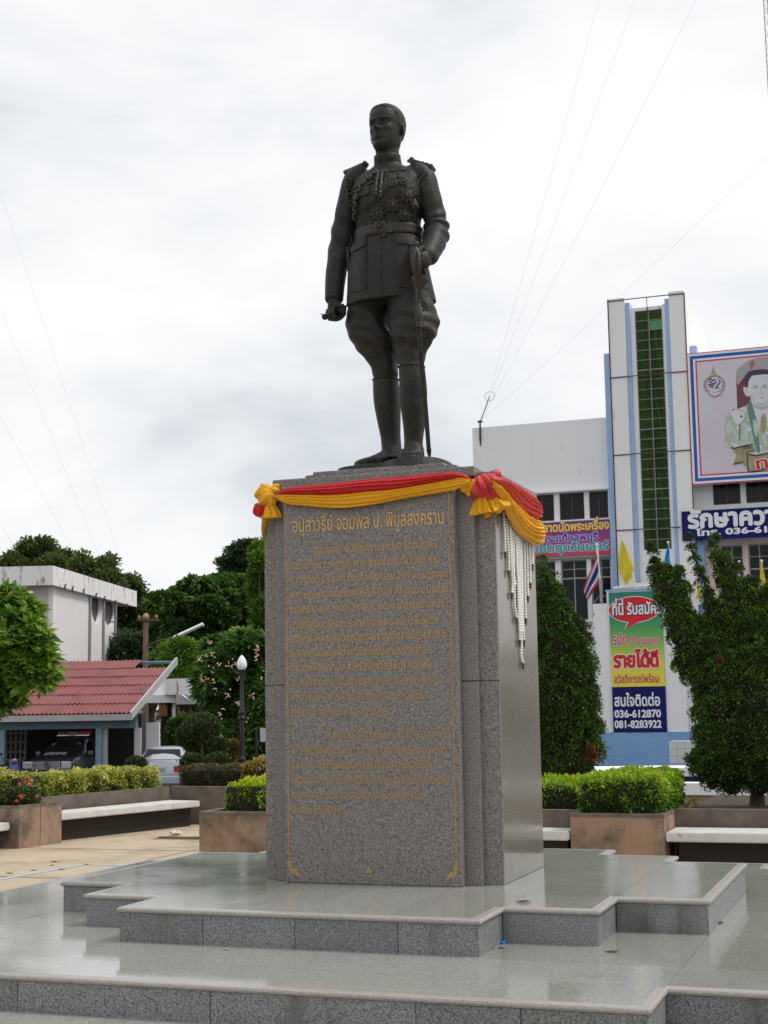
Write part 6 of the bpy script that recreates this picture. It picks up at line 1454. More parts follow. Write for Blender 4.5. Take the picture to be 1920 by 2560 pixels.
wing_wall(xw, x9, YR, 9.0, 15.3, [h_ for h_ in holes if h_[2] > 9.0], MAT['white']); wing_wall(xw, x9, YR+0.002, 2.2, 8.998, [h_ for h_ in holes if h_[3] < 9.0], mat('pale_pink_render',(0.74,0.58,0.52),0.8,var=(0.70,0.55,0.50),vscale=1))
bb('pink_surround', BY('7',1085,300,YR).x, x9, YR-0.06, YR-0.004, z5b+0.05, z5b+0.35, MAT['pinkwhite'])
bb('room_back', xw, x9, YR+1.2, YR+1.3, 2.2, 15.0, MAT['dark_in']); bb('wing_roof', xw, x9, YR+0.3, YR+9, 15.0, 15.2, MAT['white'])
for i, (a, b) in enumerate(w4): window(a, b, z4a, z4b+0.5, YR, 2, None, 1, 'frame_br')
for i, (a, b) in enumerate(w5): window(a, b, z5a, z5b, YR, 2, z5t, 2, 'frame')
bb('blue_column', BY('6',1258,1150,58.6).x, BY('6',1298,1150,58.6).x, 58.55, YR-0.07, 2.2, 9.0, MAT['bluep']); bb('blue_column', xR+0.02, BY('6',1258,380,58.6).x, YR+0.35, YR+0.8, 15.2, BY('6',1240,362,YR).z+0.1, MAT['bluep'])
bb('blue_column', BY('7',1042,300,58.6).x, BY('7',1085,300,58.6).x, 58.45, 58.545, 5.0, 8.4, MAT['blueb'])
bb('ground_floor', pR+0.03, x9, YR+0.2, YR+0.4, GRZ, 2.2, MAT['grey_shade']); bb('base_band', pR+0.03, x9, YR+0.1, YR+0.197, GRZ, zBl-0.1, mat('deep_blue_paint',(0.05,0.14,0.36),0.6))
# ================================================================== SIGNS
RX = Matrix.Rotation(PI/2, 4, 'X')
def sign_root(name, c, label, cat='sign'): return empty(name, c, 0, label, cat)
def gradmat(name, stops, axis='Z'):
    m_ = bpy.data.materials.new(name); m_.use_nodes = True; t_ = m_.node_tree; b = t_.nodes['Principled BSDF']; b.inputs['Roughness'].default_value = 0.45
    tc_ = t_.nodes.new('ShaderNodeTexCoord'); s_ = t_.nodes.new('ShaderNodeSeparateXYZ'); r_ = t_.nodes.new('ShaderNodeValToRGB'); t_.links.new(tc_.outputs['Generated'], s_.inputs[0]); t_.links.new(s_.outputs[axis], r_.inputs[0]); t_.links.new(r_.outputs[0], b.inputs['Base Color'])
    el = r_.color_ramp.elements; el[0].position = stops[0][0]; el[0].color = (*stops[0][1],1); el[1].position = stops[-1][0]; el[1].color = (*stops[-1][1],1)
    for p_, c_ in stops[1:-1]: x = el.new(p_); x.color = (*c_,1)
    return m_
INK = {n_: mat('ink_'+n_, c_, 0.65, spec=0.2) for n_, c_ in dict(white=(0.78,0.80,0.84), red=(0.66,0.03,0.035), navy=(0.006,0.010,0.11), yellow=(0.80,0.62,0.12), teal=(0.02,0.36,0.36), lav=(0.70,0.66,0.86), blue=(0.03,0.12,0.42), crimson=(0.58,0.07,0.13), purpleblue=(0.10,0.06,0.36)).items()}
def sline(root, name, s_, k, x0, y0, x1, Y, size, ink, outline_=None, bold=0.03, back=0.02, ow=0.045):
    a = BY(k, x0, y0, Y); b = BY(k, x1, y0, Y); T = Matrix.Translation(-root.location) @ Matrix.Translation((a.x, Y-0.004, a.z)) @ RX
    if outline_: text(name+'_outline', s_, T, size, INK[outline_], root, bold+ow, width=b.x-a.x)
    T2 = Matrix.Translation((0,-0.004,0)) @ T
    return text(name, s_, T2, size, INK[ink], root, bold, width=b.x-a.x)
# recruitment board
YS = YP-0.06
a, b = BY('7',500,545,YS), BY('7',832,1402,YS); zmid = BY('7',515,1125,YS).z; x0_, x1_ = BY('7',508,900,YS).x, BY('7',834,900,YS).x
rb = sign_root('recruitment_board', ((x0_+x1_)/2, YS, (a.z+b.z)/2), 'tall green to yellow recruitment board with a red speech bubble on the white pier'); ir = Matrix.Translation(-rb.location)
MB(ir).box(x0_, x1_, YS, YS+0.05, zmid, a.z).build('gradient_panel', gradmat('green_yellow_print', [(0.0,(0.80,0.68,0.06)),(0.25,(0.68,0.66,0.07)),(0.5,(0.16,0.42,0.07)),(0.72,(0.01,0.26,0.12)),(1.0,(0.005,0.20,0.16))]), rb)
MB(ir).box(x0_, x1_, YS, YS+0.05, b.z, zmid-0.003).build('navy_panel', INK['navy'], rb)
bc = BY('7',650,648,YS); rx_ = (x1_-x0_)*0.475; rz_ = (BY('7',650,572,YS).z-BY('7',650,728,YS).z)/2
def bubble(gr, y, m_, nm):
    P = []; 
    for q in range(48):
        an = 2*PI*q/48; P.append((bc.x+(rx_+gr)*math.cos(an), bc.z+(rz_+gr)*math.sin(an)))
    MB(ir).wallpoly(P, y, y+0.003).build(nm, m_, rb)
    t1, t2, t3 = BY('7',598,768,YS), BY('7',625,715,YS), BY('7',690,718,YS)
    MB(ir).wallpoly([(t1.x-gr*1.2,t1.z-gr*0.7),(t3.x+gr,t3.z),(t2.x-gr*1.6,t2.z+0.02)], y-0.0005, y+0.0025).build(nm+'_tail', m_, rb)
bubble(0.03, YS-0.003, INK['white'], 'bubble_outline'); bubble(0.0, YS-0.006, INK['red'], 'bubble')
def bline(s_, x0, y0, x1, size, ink, out_=None, bold=0.03, name='sign_line'): return sline(rb, name, s_, '7', x0, y0, x1, YS-0.005, size, ink, out_, bold)
bline('ที่นี่ รับสมัคร', 515, 682, 822, 0.62, 'white', 'navy', 0.035)
bline('รปภ.', 520, 866, 622, 0.62, 'red', 'white', 0.02); bline('จำนวนมาก', 628, 863, 806, 0.42, 'red', 'white', 0.02)
bline('รายได้ดี', 527, 1004, 808, 0.80, 'red', 'white', 0.055)
bline('สวัสดีการณ์พร้อม', 528, 1100, 808, 0.42, 'crimson', None, 0.02)
bline('สนใจติดต่อ', 530, 1242, 815, 0.60, 'white', None, 0.03); bline('036-612870', 533, 1312, 818, 0.40, 'white', None, 0.04); bline('081-8283922', 533, 1376, 822, 0.40, 'white', None, 0.04)
# purple banner
YQ = YW-0.22
x0_, x1_ = -15.6, BY('7',505,200,YQ).x; z0_, z1_ = BY('7',505,305,YQ).z, BY('7',505,92,YQ).z
pbn = sign_root('market_banner', ((x0_+x1_)/2, YQ, (z0_+z1_)/2), 'purple to red amulet market banner with three lines of Thai lettering', 'banner'); ir = Matrix.Translation(-pbn.location)
MB(ir).box(x0_, x1_, YQ, YQ+0.03, z0_, z1_).build('banner_sheet', gradmat('purple_red_print', [(0.0,(0.58,0.04,0.09)),(0.35,(0.42,0.04,0.16)),(0.7,(0.18,0.03,0.22)),(1.0,(0.10,0.02,0.19))]), pbn)
MB(ir).box(x0_, x1_+0.02, YQ+0.032, YQ+0.06, z0_-0.09, z0_-0.004).build('banner_batten', MAT['frame'], pbn)
sline(pbn, 'sign_line', 'ตลาดนัดพระเครื่อง', '7', 55, 176, 502, YQ-0.003, 0.50, 'yellow', 'crimson', 0.035, ow=0.03)
sline(pbn, 'sign_line', 'สระแก้วลพบุรี', '7', 82, 238, 432, YQ-0.003, 0.42, 'purpleblue', 'lav', 0.03, ow=0.05)
sline(pbn, 'sign_line', 'เปิดทุกวันเสาร์', '7', 45, 300, 497, YQ-0.003, 0.48, 'teal', 'lav', 0.035, ow=0.045)
# navy sign
YN = 58.08
x0_, x1_ = BY('6',1187,1300,YN).x, 1.2; z0_, z1_ = BY('7',950,228,YN).z, BY('6',1187,1264,YN).z
ns = sign_root('security_sign', ((x0_+x1_)/2, YN, (z0_+z1_)/2), 'navy blue sign with large white Thai lettering and a phone number'); ir = Matrix.Translation(-ns.location)
MB(ir).box(x0_, x1_, YN, YN+0.06, z0_, z1_).build('sign_panel', INK['navy'], ns)
xx = BY('6',1222,1340,YN); T = ir @ Matrix.Translation((xx.x, YN-0.006, BY('6',1500,1338,YN).z)) @ RX
text('sign_line', 'รักษาความปลอดภัย', T, 0.92, INK['white'], ns, 0.05, width=7.2)
xx = BY('6',1268,1390,YN); T = ir @ Matrix.Translation((xx.x, YN-0.006, BY('6',1500,1384,YN).z)) @ RX
text('sign_line', 'โทร. 036-612870', T, 0.33, INK['white'], ns, 0.045, width=4.0)
# ---- billboard with a portrait of a man (flat print)
YK = 58.15
BK = lambda x, y: BY('b', x, y, YK)
tl, blc = BK(105,88), BK(205,2110); bx0 = BK(150,1000).x-0.03; bx1 = bx0+6.9; bz0, bz1 = blc.z+0.02, tl.z
bd = sign_root('portrait_billboard', ((bx0+bx1)/2, YK, (bz0+bz1)/2), 'large billboard with a striped border and the portrait of a man in a green robe', 'billboard'); ir = Matrix.Translation(-bd.location)
MB(ir).box(bx0, bx1, YK, YK+0.35, bz0, bz1).build('board', mat('billboard_print', (0.60,0.62,0.68), 0.4, var=(0.62,0.55,0.63), vscale=0.8, vamt=0.7, stain=(0.66,0.50,0.60), sscale=2.2, samt=(0.55,0.75)), bd)
bx0r = bx0
def border(i0, i1, m_, nm, lay):
    y0, y1 = YK-0.003*lay, YK-0.003*lay+0.002; mb = MB(ir)
    a0, a1, c0_, c1_ = bx0+i0, bx1-i0, bz0+i0, bz1-i0; e0_, e1_, g0_, g1_ = bx0+i1, bx1-i1, bz0+i1, bz1-i1
    for P in ([(a0,c0_),(a1,c0_),(e1_,g0_),(e0_,g0_)], [(a1,c0_),(a1,c1_),(e1_,g1_),(e1_,g0_)], [(a1,c1_),(a0,c1_),(e0_,g1_),(e1_,g1_)], [(a0,c1_),(a0,c0_),(e0_,g0_),(e0_,g1_)]): mb.wallpoly(P, y0, y1)
    mb.build(nm, m_, bd)
border(0.0,0.035,INK['red'],'border_stripe',1); border(0.035,0.12,INK['white'],'border_stripe',1); border(0.12,0.25,INK['blue'],'border_stripe',1); border(0.25,0.33,INK['white'],'border_stripe',1); border(0.33,0.39,INK['crimson'],'border_stripe',1)
# use a rectified frame on the board: board u,v from the crop measured along the real plane
def BP(x, y): p = BK(x, y); return (p.x, p.z)
_lay = [0]
def art(pts, lay, m_, nm='portrait_print', curve=True):
    _lay[0] += 1; lay = lay + 0.07*_lay[0]
    P = [BP(*p) for p in pts]
    if curve: P = [(float(q[0]), float(q[1])) for q in smoothpath(P+[P[0]], 4)[:-1]]
    MB(ir).wallpoly(P[::-1], YK-0.0016*lay, YK-0.0016*lay+0.00006).build(nm, m_, bd)
PR = {n_: mat('print_'+n_, c_, 0.45, **kw_) for n_, c_, kw_ in (('maroon',(0.15,0.035,0.06),{}),('grey',(0.36,0.34,0.36),{}),('skin',(0.62,0.64,0.68),{}),('hair',(0.02,0.025,0.07),{}),
     ('robe',(0.30,0.42,0.36),dict(var=(0.50,0.50,0.30),vscale=3,stain=(0.62,0.65,0.66),sscale=3.2,samt=(0.5,0.6))),('robedark',(0.10,0.24,0.20),{}),('shade',(0.42,0.44,0.50),{}),('gold',(0.42,0.37,0.20),dict(var=(0.26,0.21,0.12),vscale=4)),('golddark',(0.13,0.09,0.06),{}),('line',(0.06,0.04,0.05),{}),('glove',(0.64,0.66,0.70),{}),('emb',(0.34,0.30,0.20),{}),('embblue',(0.03,0.05,0.20),{}),('embpink',(0.50,0.38,0.45),{}))}
art([(860,400),(880,330),(960,255),(1060,190),(1190,150),(1330,140),(1700,150),(1900,300),(1900,900),(880,940)], 1, PR['maroon'], curve=False)
art([(862,410),(880,335),(960,258),(1060,195),(1190,155),(1330,145),(1900,140),(1900,420),(1330,330),(1200,330),(1050,360),(960,480),(880,560)], 2, PR['grey'])
art([(1072,230),(1110,190),(1150,220),(1120,300),(1075,330)], 2, mat('print_rose',(0.35,0.12,0.18),0.5))
art([(700,1050),(800,960),(900,930),(1060,860),(1100,780),(1350,820),(1560,900),(1800,1000),(1900,1300),(1900,1560),(800,1560),(690,1360)], 3, PR['robe'])
art([(1030,930),(1075,800),(1150,1000),(1200,1300),(1230,1580),(1180,1580),(1100,1250)], 4, PR['robedark'])
art([(905,1150),(930,1140),(925,1380),(905,1480)], 4, PR['robedark'])
art([(1100,790),(1250,860),(1400,800),(1430,1000),(1300,1250),(1180,1100)], 5, PR['skin'])
art([(1240,1080),(1300,1000),(1330,1200),(1270,1330),(1240,1240)], 6, PR['gold'])
art([(1010,580),(1000,480),(1080,370),(1230,340),(1400,360),(1500,480),(1490,620),(1400,560),(1100,520),(1050,620)], 6, PR['hair'])
art([(1045,600),(1060,500),(1110,430),(1200,415),(1350,410),(1440,480),(1470,620),(1440,760),(1350,850),(1260,870),(1170,850),(1100,790),(1050,700)], 7, PR['skin'])
art([(1055,620),(985,600),(975,650),(1010,730),(1055,735)], 7, PR['skin'])
PR['tone1'] = mat('print_tone1',(0.54,0.55,0.60),0.45); PR['tone2'] = mat('print_tone2',(0.47,0.47,0.53),0.45); PR['lip'] = mat('print_lip',(0.45,0.33,0.38),0.45); PR['robelight'] = mat('print_robelight',(0.48,0.58,0.56),0.45)
art([(1330,430),(1440,480),(1468,620),(1438,760),(1350,850),(1290,860),(1350,760),(1370,620),(1350,500)], 8, PR['tone1']); art([(1400,520),(1466,560),(1462,660),(1432,762),(1370,830),(1400,720)], 9, PR['tone2'])
art([(1100,590),(1150,560),(1200,575),(1205,620),(1160,640),(1110,625)], 8, PR['tone1']); art([(1250,580),(1300,555),(1350,565),(1360,610),(1310,635),(1260,620)], 8, PR['tone1'])
art([(1225,690),(1262,670),(1290,700),(1275,722),(1235,722)], 8, PR['tone1']); art([(1070,720),(1110,700),(1130,770),(1150,830),(1100,790)], 8, PR['tone1']); art([(1170,835),(1260,850),(1340,835),(1290,875),(1220,878)], 8, PR['tone2'])
art([(1000,620),(1025,640),(1030,690),(1005,680)], 8, PR['tone2'])
for (a_,b_,c_,d_) in ((720,1100,760,1300),(800,1250,860,1420),(960,1150,1000,1420),(1120,1100,1150,1350),(1250,1300,1300,1520),(870,1430,1050,1470)): art([(a_,b_),(a_+60,b_+30),(c_+40,d_),(c_-10,d_-40)], 4, PR['robelight'])
for (x, y, w_, h_) in ((1155,606,22,6),(1300,602,26,7)): art([(x-w_,y),(x,y-h_),(x+w_,y),(x,y+h_)], 10, PR['line'])
art([(1226,765),(1258,756),(1292,765),(1258,778)], 10, PR['lip'])
art([(1125,590),(1160,578),(1195,592),(1160,586)], 8, PR['line']); art([(1250,590),(1300,570),(1350,584),(1300,580)], 8, PR['line']); art([(1236,600),(1246,690),(1262,700),(1250,610)], 8, PR['shade'])
art([(1130,850),(1250,900),(1360,860),(1420,780),(1440,800),(1380,900),(1260,950),(1150,910)], 6, PR['shade'])
art([(770,1000),(830,950),(900,960),(960,980),(1000,1030),(980,1090),(900,1180),(840,1130)], 5, PR['glove'])
art([(915,1050),(940,1035),(965,1055),(940,1065)], 6, PR['line']); art([(805,945),(825,938),(838,950),(815,962)], 6, PR['hair'])
art([(790,1520),(830,1540),(1000,1500),(1110,1480),(1130,1500),(1125,1560),(980,1620),(965,1760),(820,1785),(870,1650)], 9, PR['gold'], curve=False)
art([(960,1520),(1040,1490),(1150,1560),(1165,1590),(1030,1600),(1030,1800),(975,1815)], 10, PR['golddark'], curve=False)
art([(968,1560),(1100,1545),(1160,1570),(1040,1590),(1030,1810),(975,1812)], 11, PR['gold'], curve=False)
art([(1035,1600),(1170,1640),(1400,1590),(1900,1500),(1900,1760),(1400,1830),(1090,1910),(1040,1880)], 12, PR['gold'], curve=False)
for L_ in (((790,1525),(830,1542),(1000,1500),(1120,1485)),((1060,1640),(1170,1655),(1350,1620),(1900,1500)),((1040,1880),(1090,1905),(1400,1835),(1900,1765)),((820,1785),(965,1755)),((1035,1600),(1040,1880))):
    P = [BK(*p) for p in L_]; MB(ir).tube([Vector((p.x,YK-0.030,p.z)) for p in P], 0.022, 5).build('ribbon_edge', PR['line'], bd)
for bold_, ink_, lay in ((0.07,'white',13),(0.03,'red',14)):
    a = BK(1160,1850); b = BK(1480,1850); T = ir @ Matrix.Translation((a.x, YK-0.030-0.0012*lay, a.z-0.05)) @ Matrix.Rotation(rad(-6),4,'Y') @ RX; text('ribbon_text', 'ทร', T, 0.62, INK[ink_], bd, bold_, width=1.0)
# small print beside the portrait
# emblem: spire, ringed disc and scroll
mb = MB(ir); c = BK(530,560); C3 = Vector((c.x, YK-0.006, c.z)); RR = RX
mb.torus((0,0,0), 0.37, 0.018, Matrix.Translation(C3) @ RR, 36, 6); mb.torus((0,0,0), 0.33, 0.008, Matrix.Translation(C3) @ RR, 36, 6)
for s_ in (-1, 1):
    P = [BK(530+s_*x, y) for x, y in ((115,470),(160,520),(165,590),(150,620))]; mb.tube([Vector((p.x,YK-0.006,p.z)) for p in P], 0.012, 5)
    P = [BK(530+s_*x, y) for x, y in ((60,400),(58,450),(75,470))]; mb.tube([Vector((p.x,YK-0.006,p.z)) for p in P], 0.008, 5)
mb.wallpoly([BP(*p) for p in ((508,225),(516,330),(548,365),(556,390),(475,390),(482,365),(500,330))][::-1], YK-0.004, YK-0.003)
mb.wallpoly([BP(*p) for p in ((470,395),(562,395),(556,408),(476,408))][::-1], YK-0.004, YK-0.003)
mb.build('emblem_gold', PR['emb'], bd)
mb = MB(ir)
for L_ in (((440,490),(480,470),(500,500),(470,530),(440,510)),((500,500),(540,480),(550,530),(510,560),(500,600)),((560,600),(590,560),(620,520),(600,490)),((450,600),(480,580),(500,610)),((540,620),(560,600),(590,620)),((430,560),(470,560),(520,540))):
    P = [BK(*p) for p in L_]; mb.tube([Vector((p.x,YK-0.006,p.z)) for p in P], 0.022, 5)
mb.build('emblem_monogram', PR['embblue'], bd)
mb = MB(ir); P = [BK(*p) for p in ((375,640),(430,660),(450,720),(530,750),(620,720),(640,660),(690,630))]; mb.tube([Vector((p.x,YK-0.004,p.z)) for p in P], 0.035, 6); mb.build('emblem_scroll', PR['embpink'], bd)
mb = MB(ir); P = [BK(*p) for p in ((460,690),(530,715),(610,690))]; mb.tube([Vector((p.x,YK-0.009,p.z)) for p in P], 0.035, 6); mb.build('emblem_scroll', INK['white'], bd)
# ================================================================== FLAGS
FM = {n_: leafmat('flag_'+n_, [c_, c_], 0.3, 0.6) for n_, c_ in dict(red=(0.62,0.03,0.05), white=(0.72,0.72,0.74), blue=(0.03,0.04,0.26), yellow=(0.80,0.66,0.05), sky=(0.02,0.28,0.68)).items()}
def flagsheet(name, top, bot, Y, cols, parent, k='7', fold=0.05, seed=0):
    tp_, bt_ = dense([tuple(BY(k,*p,Y)) for p in top], 5), dense([tuple(BY(k,*p,Y)) for p in bot], 5); o = parent.location; mb = MB()
    nu, nv = 18, 12; n = nv
    def fn(u, v):
        a, b = poly_at(tp_, u), poly_at(bt_, u); p = a.lerp(b, v)-o; p.y += fold*math.sin(9*v+5*u+seed)*(0.3+u); return p
    mb.grid(fn, nu, nv); me = mb.mesh(name); ms = [FM[c] for c in cols]; oo = link(name, me, ms, parent); k_ = len(cols)
    me.polygons.foreach_set('material_index', [min(k_-1, int((i//nu)/nv*k_)) if k_ < 6 else min(5, int((i//nu)/nv*6)) for i in range(len(me.polygons))]); smoothen(me, 80); return oo
TH = ['red','white','blue','blue','white','red']
def flag(label, staff, top, bot, Y, cols, foot=None, seed=0, r=0.03, emblem=None):
    a, b = BY('7',*staff[0],Y), BY('7',*staff[1],Y); t = empty('flag', b, 0, label, 'flag', 'flags on poles in front of the civic building')
    mb = MB(); mb.tube([a-b, Vector((0,0,0))], r, 8); mb.ball(a-b, r*1.8, None, 8, 6); mb.build('flagpole', MAT['white'], t, True)
    flagsheet('flag_cloth', top, bot, Y-0.05, cols, t, seed=seed)
    if emblem:
        c = BY('7',*emblem,Y-0.13)-b; mb = MB(); mb.torus((0,0,0), 0.13, 0.02, Matrix.Translation(c) @ RX, 16, 5); mb.tube([c+Vector((-0.08,0,-0.12)), c, c+Vector((0.05,0,0.16))], 0.02, 5); mb.build('flag_emblem', MAT['gold'], t)
    return t
t = flag('tricolour flag on a white pole, drooping left of the recruitment board', ((423,252),(452,605)), ((425,300),(395,385),(358,470),(337,530)), ((437,470),(425,500),(400,535),(368,590)), 57.6, TH, seed=1, r=0.045)
MB().tube([(0,0,0),(0,0,0.9)], 0.07, 8).tube([(0,0,0.35),(-0.3,0,0)], 0.015, 5).tube([(0,0,0.35),(0.35,0,0.1)], 0.015, 5).build('pole_socket', MAT['steel'], t)
flag('plain yellow flag hanging above the recruitment board', ((574,188),(668,522)), ((575,215),(560,300),(555,400),(572,440)), ((583,225),(625,330),(650,425),(605,505)), 57.2, ['yellow'], seed=2)
flag('sky blue flag half hidden behind the twisted conifer', ((861,236),(885,420)), ((860,245),(848,300),(838,345),(832,380)), ((865,250),(872,310),(878,360),(885,400)), 57.0, ['sky'], seed=3)
flag('tricolour flag tip between the two upswept conifer arms', ((954,375),(962,560)), ((953,395),(950,420),(946,440)), ((960,400),(968,440),(975,465)), 57.0, TH, seed=4)
flag('narrow yellow flag below the tricolour tip among the conifer arms', ((1046,455),(1052,620)), ((1044,470),(1038,520),(1032,575)), ((1054,475),(1066,530),(1070,610)), 57.0, ['yellow'], seed=5)
flag('small tricolour flag in front of the right wing windows', ((1297,355),(1300,520)), ((1293,368),(1288,420),(1286,472)), ((1302,370),(1310,425),(1308,470)), 57.0, TH, seed=6)
flag('yellow flag with an emblem at the right edge of the photo', ((1436,350),(1440,600)), ((1432,362),(1424,450),(1416,545)), ((1440,365),(1456,450),(1466,540)), 57.0, ['yellow'], seed=7, emblem=(1438,505))
# small pennants strung under the left wing windows
for i, (x0, x1, y1, m_, lb) in enumerate(((300,330,800,'yellow','orange and yellow pennant beside the dark conifer'),(322,372,812,'sky','blue painted pennant under the left wing windows'),(368,394,775,'red','red tipped pennant nearest the white pier'))):
    a, b, c = BY('7',x0,742,57.9), BY('7',x1,738,57.9), BY('7',(x0*0.6+x1*0.4),y1,57.8); t = empty('pennant', a, 0, lb, 'pennant', 'pennants on a string'); mb = MB(); mb.grid(lambda u, v: (a-a)+(b-a)*u*(1-v)+(c-a)*v+Vector((0,0.03*math.sin(6*u+4*v),0)), 8, 6); mb.build('pennant_cloth', FM[m_], t)
# ================================================================== LOW STRUCTURES IN FRONT OF THE BUILDING
def LD(k, x, y, D): return at_D(*px(k, x, y), D)
a = LD('7',395,1632,40); b = LD('7',1070,1600,40)
t = empty('entrance_platform', (a.x, a.y, GRZ), 0, 'raised entrance platform with white coping and navy blue side', 'platform'); iv = Matrix.Translation(-t.location)
zc = 0.33; q1, q2, q3, q4 = on_z(*px('7',395,1640),zc), on_z(*px('7',790,1648),zc), on_z(*px('7',830,1628),zc), on_z(*px('7',1500,1626),zc)
mb = MB(iv); P = [(q1.x-4,q1.y),(q1.x,q1.y),(q2.x,q2.y-0.3),(q3.x,q3.y+0.6),(q4.x+3,q3.y+0.6),(q4.x+3,q3.y+2.2),(q3.x-0.3,q3.y+2.2),(q1.x-4,q1.y+1.6)]; mb.prism(P, zc-0.22, zc); mb.build('coping', MAT['white'], t)
P2 = [(p[0], p[1]+0.35) for p in P[:5]]+P[5:]; MB(iv).prism(P2, GRZ, zc-0.222).build('platform_body', MAT['navy'], t)
a = on_z(*px('7',880,1715),0.43); b_ = on_z(*px('7',1300,1710),0.43)
t = empty('low_wall', (a.x, a.y, GRZ), 0, 'low tan wall with a thick white coping behind the right-hand raised bed', 'low wall'); iv = Matrix.Translation(-t.location)
MB(iv).box(-6.0, 8.0, a.y, a.y+0.5, 0.19, 0.43).build('coping', MAT['white'], t); MB(iv).box(-6.0, 8.0, a.y+0.06, a.y+0.44, GRZ, 0.188).build('wall_body', MAT['tanwall'], t)
a = at_D(*px('7',870,1595), 46); b_ = at_D(*px('7',1175,1455), 46)
t = empty('tiled_block', ((a.x+b_.x)/2, a.y, a.z), 0, 'pale grey tiled block standing in front of the blue base of the building', 'tiled block'); hw = (b_.x-a.x)/2; hh = b_.z-a.z
MB().box(-hw+0.012, hw-0.012, 0.012, 1.0, 0.0, hh-0.012).build('core', MAT['joint'], t)
tm = mat('pale_grey_tile', (0.60,0.62,0.60), 0.35, var=(0.54,0.56,0.55), vscale=3)
for i in range(6):
    for j in range(3):
        x0, x1 = -hw+2*hw*i/6+0.004, -hw+2*hw*(i+1)/6-0.004; MB().box(x0, x1, 0, 0.011, hh*j/3+0.004, hh*(j+1)/3-0.004).build('tile', tm, t)
MB().box(-hw, hw, 0, 1.0, hh-0.011, hh).build('top_slab', tm, t)
# ================================================================== MAST AND WIRES
mb = MB(); mt = at_D(1924, 120, 68); t = empty('radio_mast', (mt.x, mt.y, GRZ), 0, 'slim red and white lattice mast leg at the upper right corner', 'mast')
R3 = 0.16; Ht = 46.0
leg_ = [Vector((-R3,0,0)), Vector((R3,0,0)), Vector((0,0.27,0))]
for q in leg_: MB().tube([q, q+Vector((0,0,Ht))], 0.022, 6).build('mast_leg', MAT['steel'], t)
mb = MB()
for i in range(int(Ht/0.6)):
    for q in range(3):
        A_, B2 = leg_[q], leg_[(q+1)%3]; mb.tube([A_+Vector((0,0,i*0.6)), B2+Vector((0,0,(i+1)*0.6))], 0.009, 4, None, False)
o = mb.build('lattice_bracing', mat('red_oxide',(0.50,0.36,0.34),0.7), t); o['kind'] = 'stuff'
anc = BY('6',88,778,YW)
def wire(label, a, b, r=0.008, sag=0.0, grp='thin guy wires'):
    P = [a.lerp(b, u)+Vector((0,0,-sag*4*u*(1-u))) for u in np.linspace(0,1,9)]; o = MB().tube([p-a for p in P], r, 5).build('guy_wire', MAT['steel'], None, False, a); tag(o, label, 'wire', grp)
top = lambda x, y, D: at_D(x, y, D)
aw = empty('wire_anchor', anc, 0, 'dark wire bracket on the left corner of the white wing roof', 'bracket')
MB().tube([(0,0,-1.0),(0,0,0.05)], 0.03, 6).box(-0.10,0.10,-0.05,0.05,0.0,0.08).tube([(0,0,0.05),(0.25,0,0.6),(0.45,-0.02,1.1)], 0.018, 6).torus((0.45,0,1.1),0.22,0.008,Matrix.Translation((0.45,0,1.1)) @ Matrix.Rotation(rad(75),4,'X') @ Matrix.Translation((-0.45,0,-1.1))).build('bracket', MAT['black'], aw)
for (x, y, D, lb) in ((1500,-10,62,'leftmost guy wire from the wing roof bracket to the mast'),(1590,-10,63,'second guy wire from the wing roof bracket, left of centre'),(1745,-10,64,'third guy wire from the wing roof bracket, steeply raked'),(1925,385,66,'longest slanting guy wire crossing behind the tower top')):
    wire(lb, anc+Vector((0.1,-0.1,0.1)), top(x,y,D), 0.0034, 0.15)
for (x0, y0, x1, y1, D, lb) in ((0,475,330,1490,70,'highest of the faint wires at the left edge'),(0,770,268,1440,72,'second faint wire from the top at the left'),(0,1040,235,1475,74,'third faint wire from the top at the left'),(0,1310,45,1380,74,'lowest faint wire, short, at the left edge')):
    a, b = at_D(x0,y0,D-3), at_D(x1,y1,D); d = (b-a); wire(lb, a-d*1.6, b+d*0.25, 0.0032)
# ================================================================== LEFT BUILDINGS (turned 15 degrees)
RL = rad(15); RLm = Matrix.Rotation(RL, 4, 'Z'); RLi = RLm.inverted()
def onL(x, y, yl):
    """pixel -> point (in the turned frame) on the plane y' = yl"""
    d = RLi.to_3x3() @ ray(x, y); c = RLi @ CAMP; return c + d*((yl-c.y)/d.y)
def onLx(x, y, xl):
    d = RLi.to_3x3() @ ray(x, y); c = RLi @ CAMP; return c + d*((xl-c.x)/d.x)
def LBroot(name, xl, yl, label, cat='building'):
    t = empty(name, RLm @ Vector((xl, yl, GRZ)), RL, label, cat); return t, Matrix.Translation((-xl, -yl, -GRZ))
